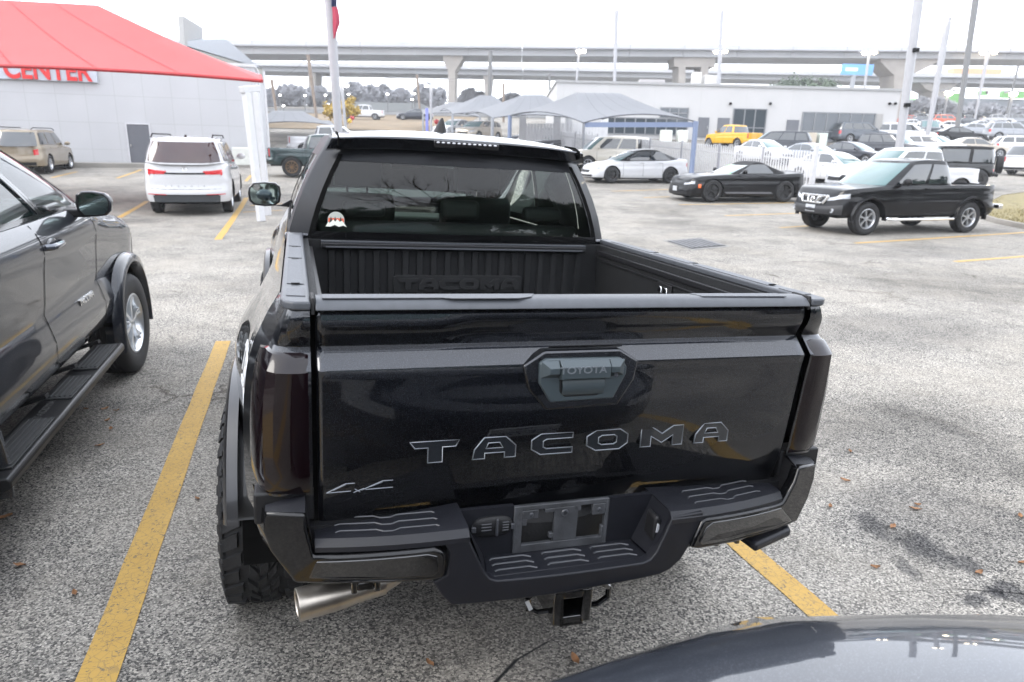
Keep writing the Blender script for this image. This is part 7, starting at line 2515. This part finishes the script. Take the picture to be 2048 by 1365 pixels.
# tie-down brackets
for x0, x1, z0, z1 in ((-.634, -.558, .700, .760), (.462, .552, .706, .768)):
    m = MB(); m.box(x0, x0 + .016, -.085, .0, z0, z1 + .02); m.box(x1 - .016, x1, -.085, .0, z0, z1 + .02); m.box(x0 + .016, x1 - .016, -.08, -.01, z0 + .004, z0 + .03)
    m.box(x0 + .028, x0 + .04, -.075, -.01, z0 + .03, z1 + .01)
    m.build('tie_down_bracket', M_GLOSSB, hero, bevel=.004)
m = MB(); m.prism([(.560, -.150), (.735, -.090), (.755, -.040), (.740, .06), (.575, .04), (.552, -.06)], .712, .742, 'z'); m.build('corner_step', M_BUMP, hero, bevel=.01, seg=3)
m = MB(); m.tube((.50, -.02, .735), (.60, -.02, .73), .022); m.tube((.30, .0, .745), (.50, -.02, .735), .02); m.build('step_arm', M_BLACKPL, hero)
# hitch receiver
m = MB()
X0, X1, Z0, Z1, Yh = -.078, .040, .545, .655, -.13
m.box(X0, X0 + .028, Yh, .25, Z0, Z1); m.box(X1 - .028, X1, Yh, .25, Z0, Z1); m.box(X0 + .028, X1 - .028, Yh, .25, Z1 - .028, Z1); m.box(X0 + .028, X1 - .028, Yh, .25, Z0, Z0 + .026)
hr = m.build('hitch_receiver', M_GLOSSB, hero, bevel=.005)
m = MB(); m.box(X0 + .028, X1 - .028, -.02, .0, Z0 + .026, Z1 - .028); m.build('receiver_depth', M_DARK, hr)
m = MB(); m.box(X0 - .002, X1 + .002, -.10, .0, Z1 + .001, .72); m.tube((-.5, .10, .66), (.5, .10, .66), .04, n=14); m.build('hitch_crossbar', M_BLACKPL, hr, bevel=.004)
for sg, cx_ in ((-1, -.110), (1, .068)):
    m = MB()
    lp_ = [(cx_ + sg * -.030, .650), (cx_ + sg * .010, .648), (cx_ + sg * .036, .628), (cx_ + sg * .036, .596), (cx_ + sg * .006, .576), (cx_ + sg * -.030, .576)]
    m.path([(x, -.10, z) for x, z in lp_], .009, 8)
    m.build('chain_loop', M_GLOSSB, hr)
m = MB(); m.obox(Matrix.Translation((-.146, -.111, .612)) @ Matrix.Rotation(radians(-25), 4, 'Y'), .012, .002, .034); m.build('white_tag', M_PLATE, hr)
# exhaust
m = MB()
a = Vector((-.768, .03, .614)); b_ = Vector((-.63, .055, .620))
d = (b_ - a).normalized(); q = d.to_track_quat('X', 'Z').to_matrix().to_4x4()
Mt = Matrix.Translation(a) @ q
m.lathe([(.042, .0), (.0445, -.003), (.0455, .0), (.0445, .10), (.043, .130), (.040, .150), (.039, .16), (.041, .168), (.038, .18), (.037, .24)], Mt, n=36)
m.lathe([(.042, .0), (.041, .12), (.001, .13)], Mt, n=32)
m.tube(Mt @ Vector((.22, 0, 0)), (-.40, .13, .668), .037, .034, n=24, cap=False); m.tube((-.40, .13, .668), (-.2, .5, .72), .034, .03, n=20)
m.build('exhaust_tip', pbr('brushed_steel', (.42, .385, .34), .34, 1.0, var=.22, scale=14, bump=.03, bscale=200), hero, smooth=50)

# ------------------------------------------------------------------ haze
hz = MB(); hz.box(-420, 420, -60, 330, -1.5, 60)
ho = hz.build('haze', None, smooth=0)
hm_, n_, l_, b__ = nodes_of('haze_air')
n_.remove(b__)
pv = n_.new('ShaderNodeVolumePrincipled')
pv.inputs['Color'].default_value = (.93, .96, 1.0, 1)
pv.inputs['Density'].default_value = .0007
pv.inputs['Anisotropy'].default_value = .0
l_.new(pv.outputs[0], n_['Material Output'].inputs['Volume'])
ho.data.materials.append(hm_)
tag(ho, kind='stuff'); ho['label'] = 'pale misty air over the car park and highway'
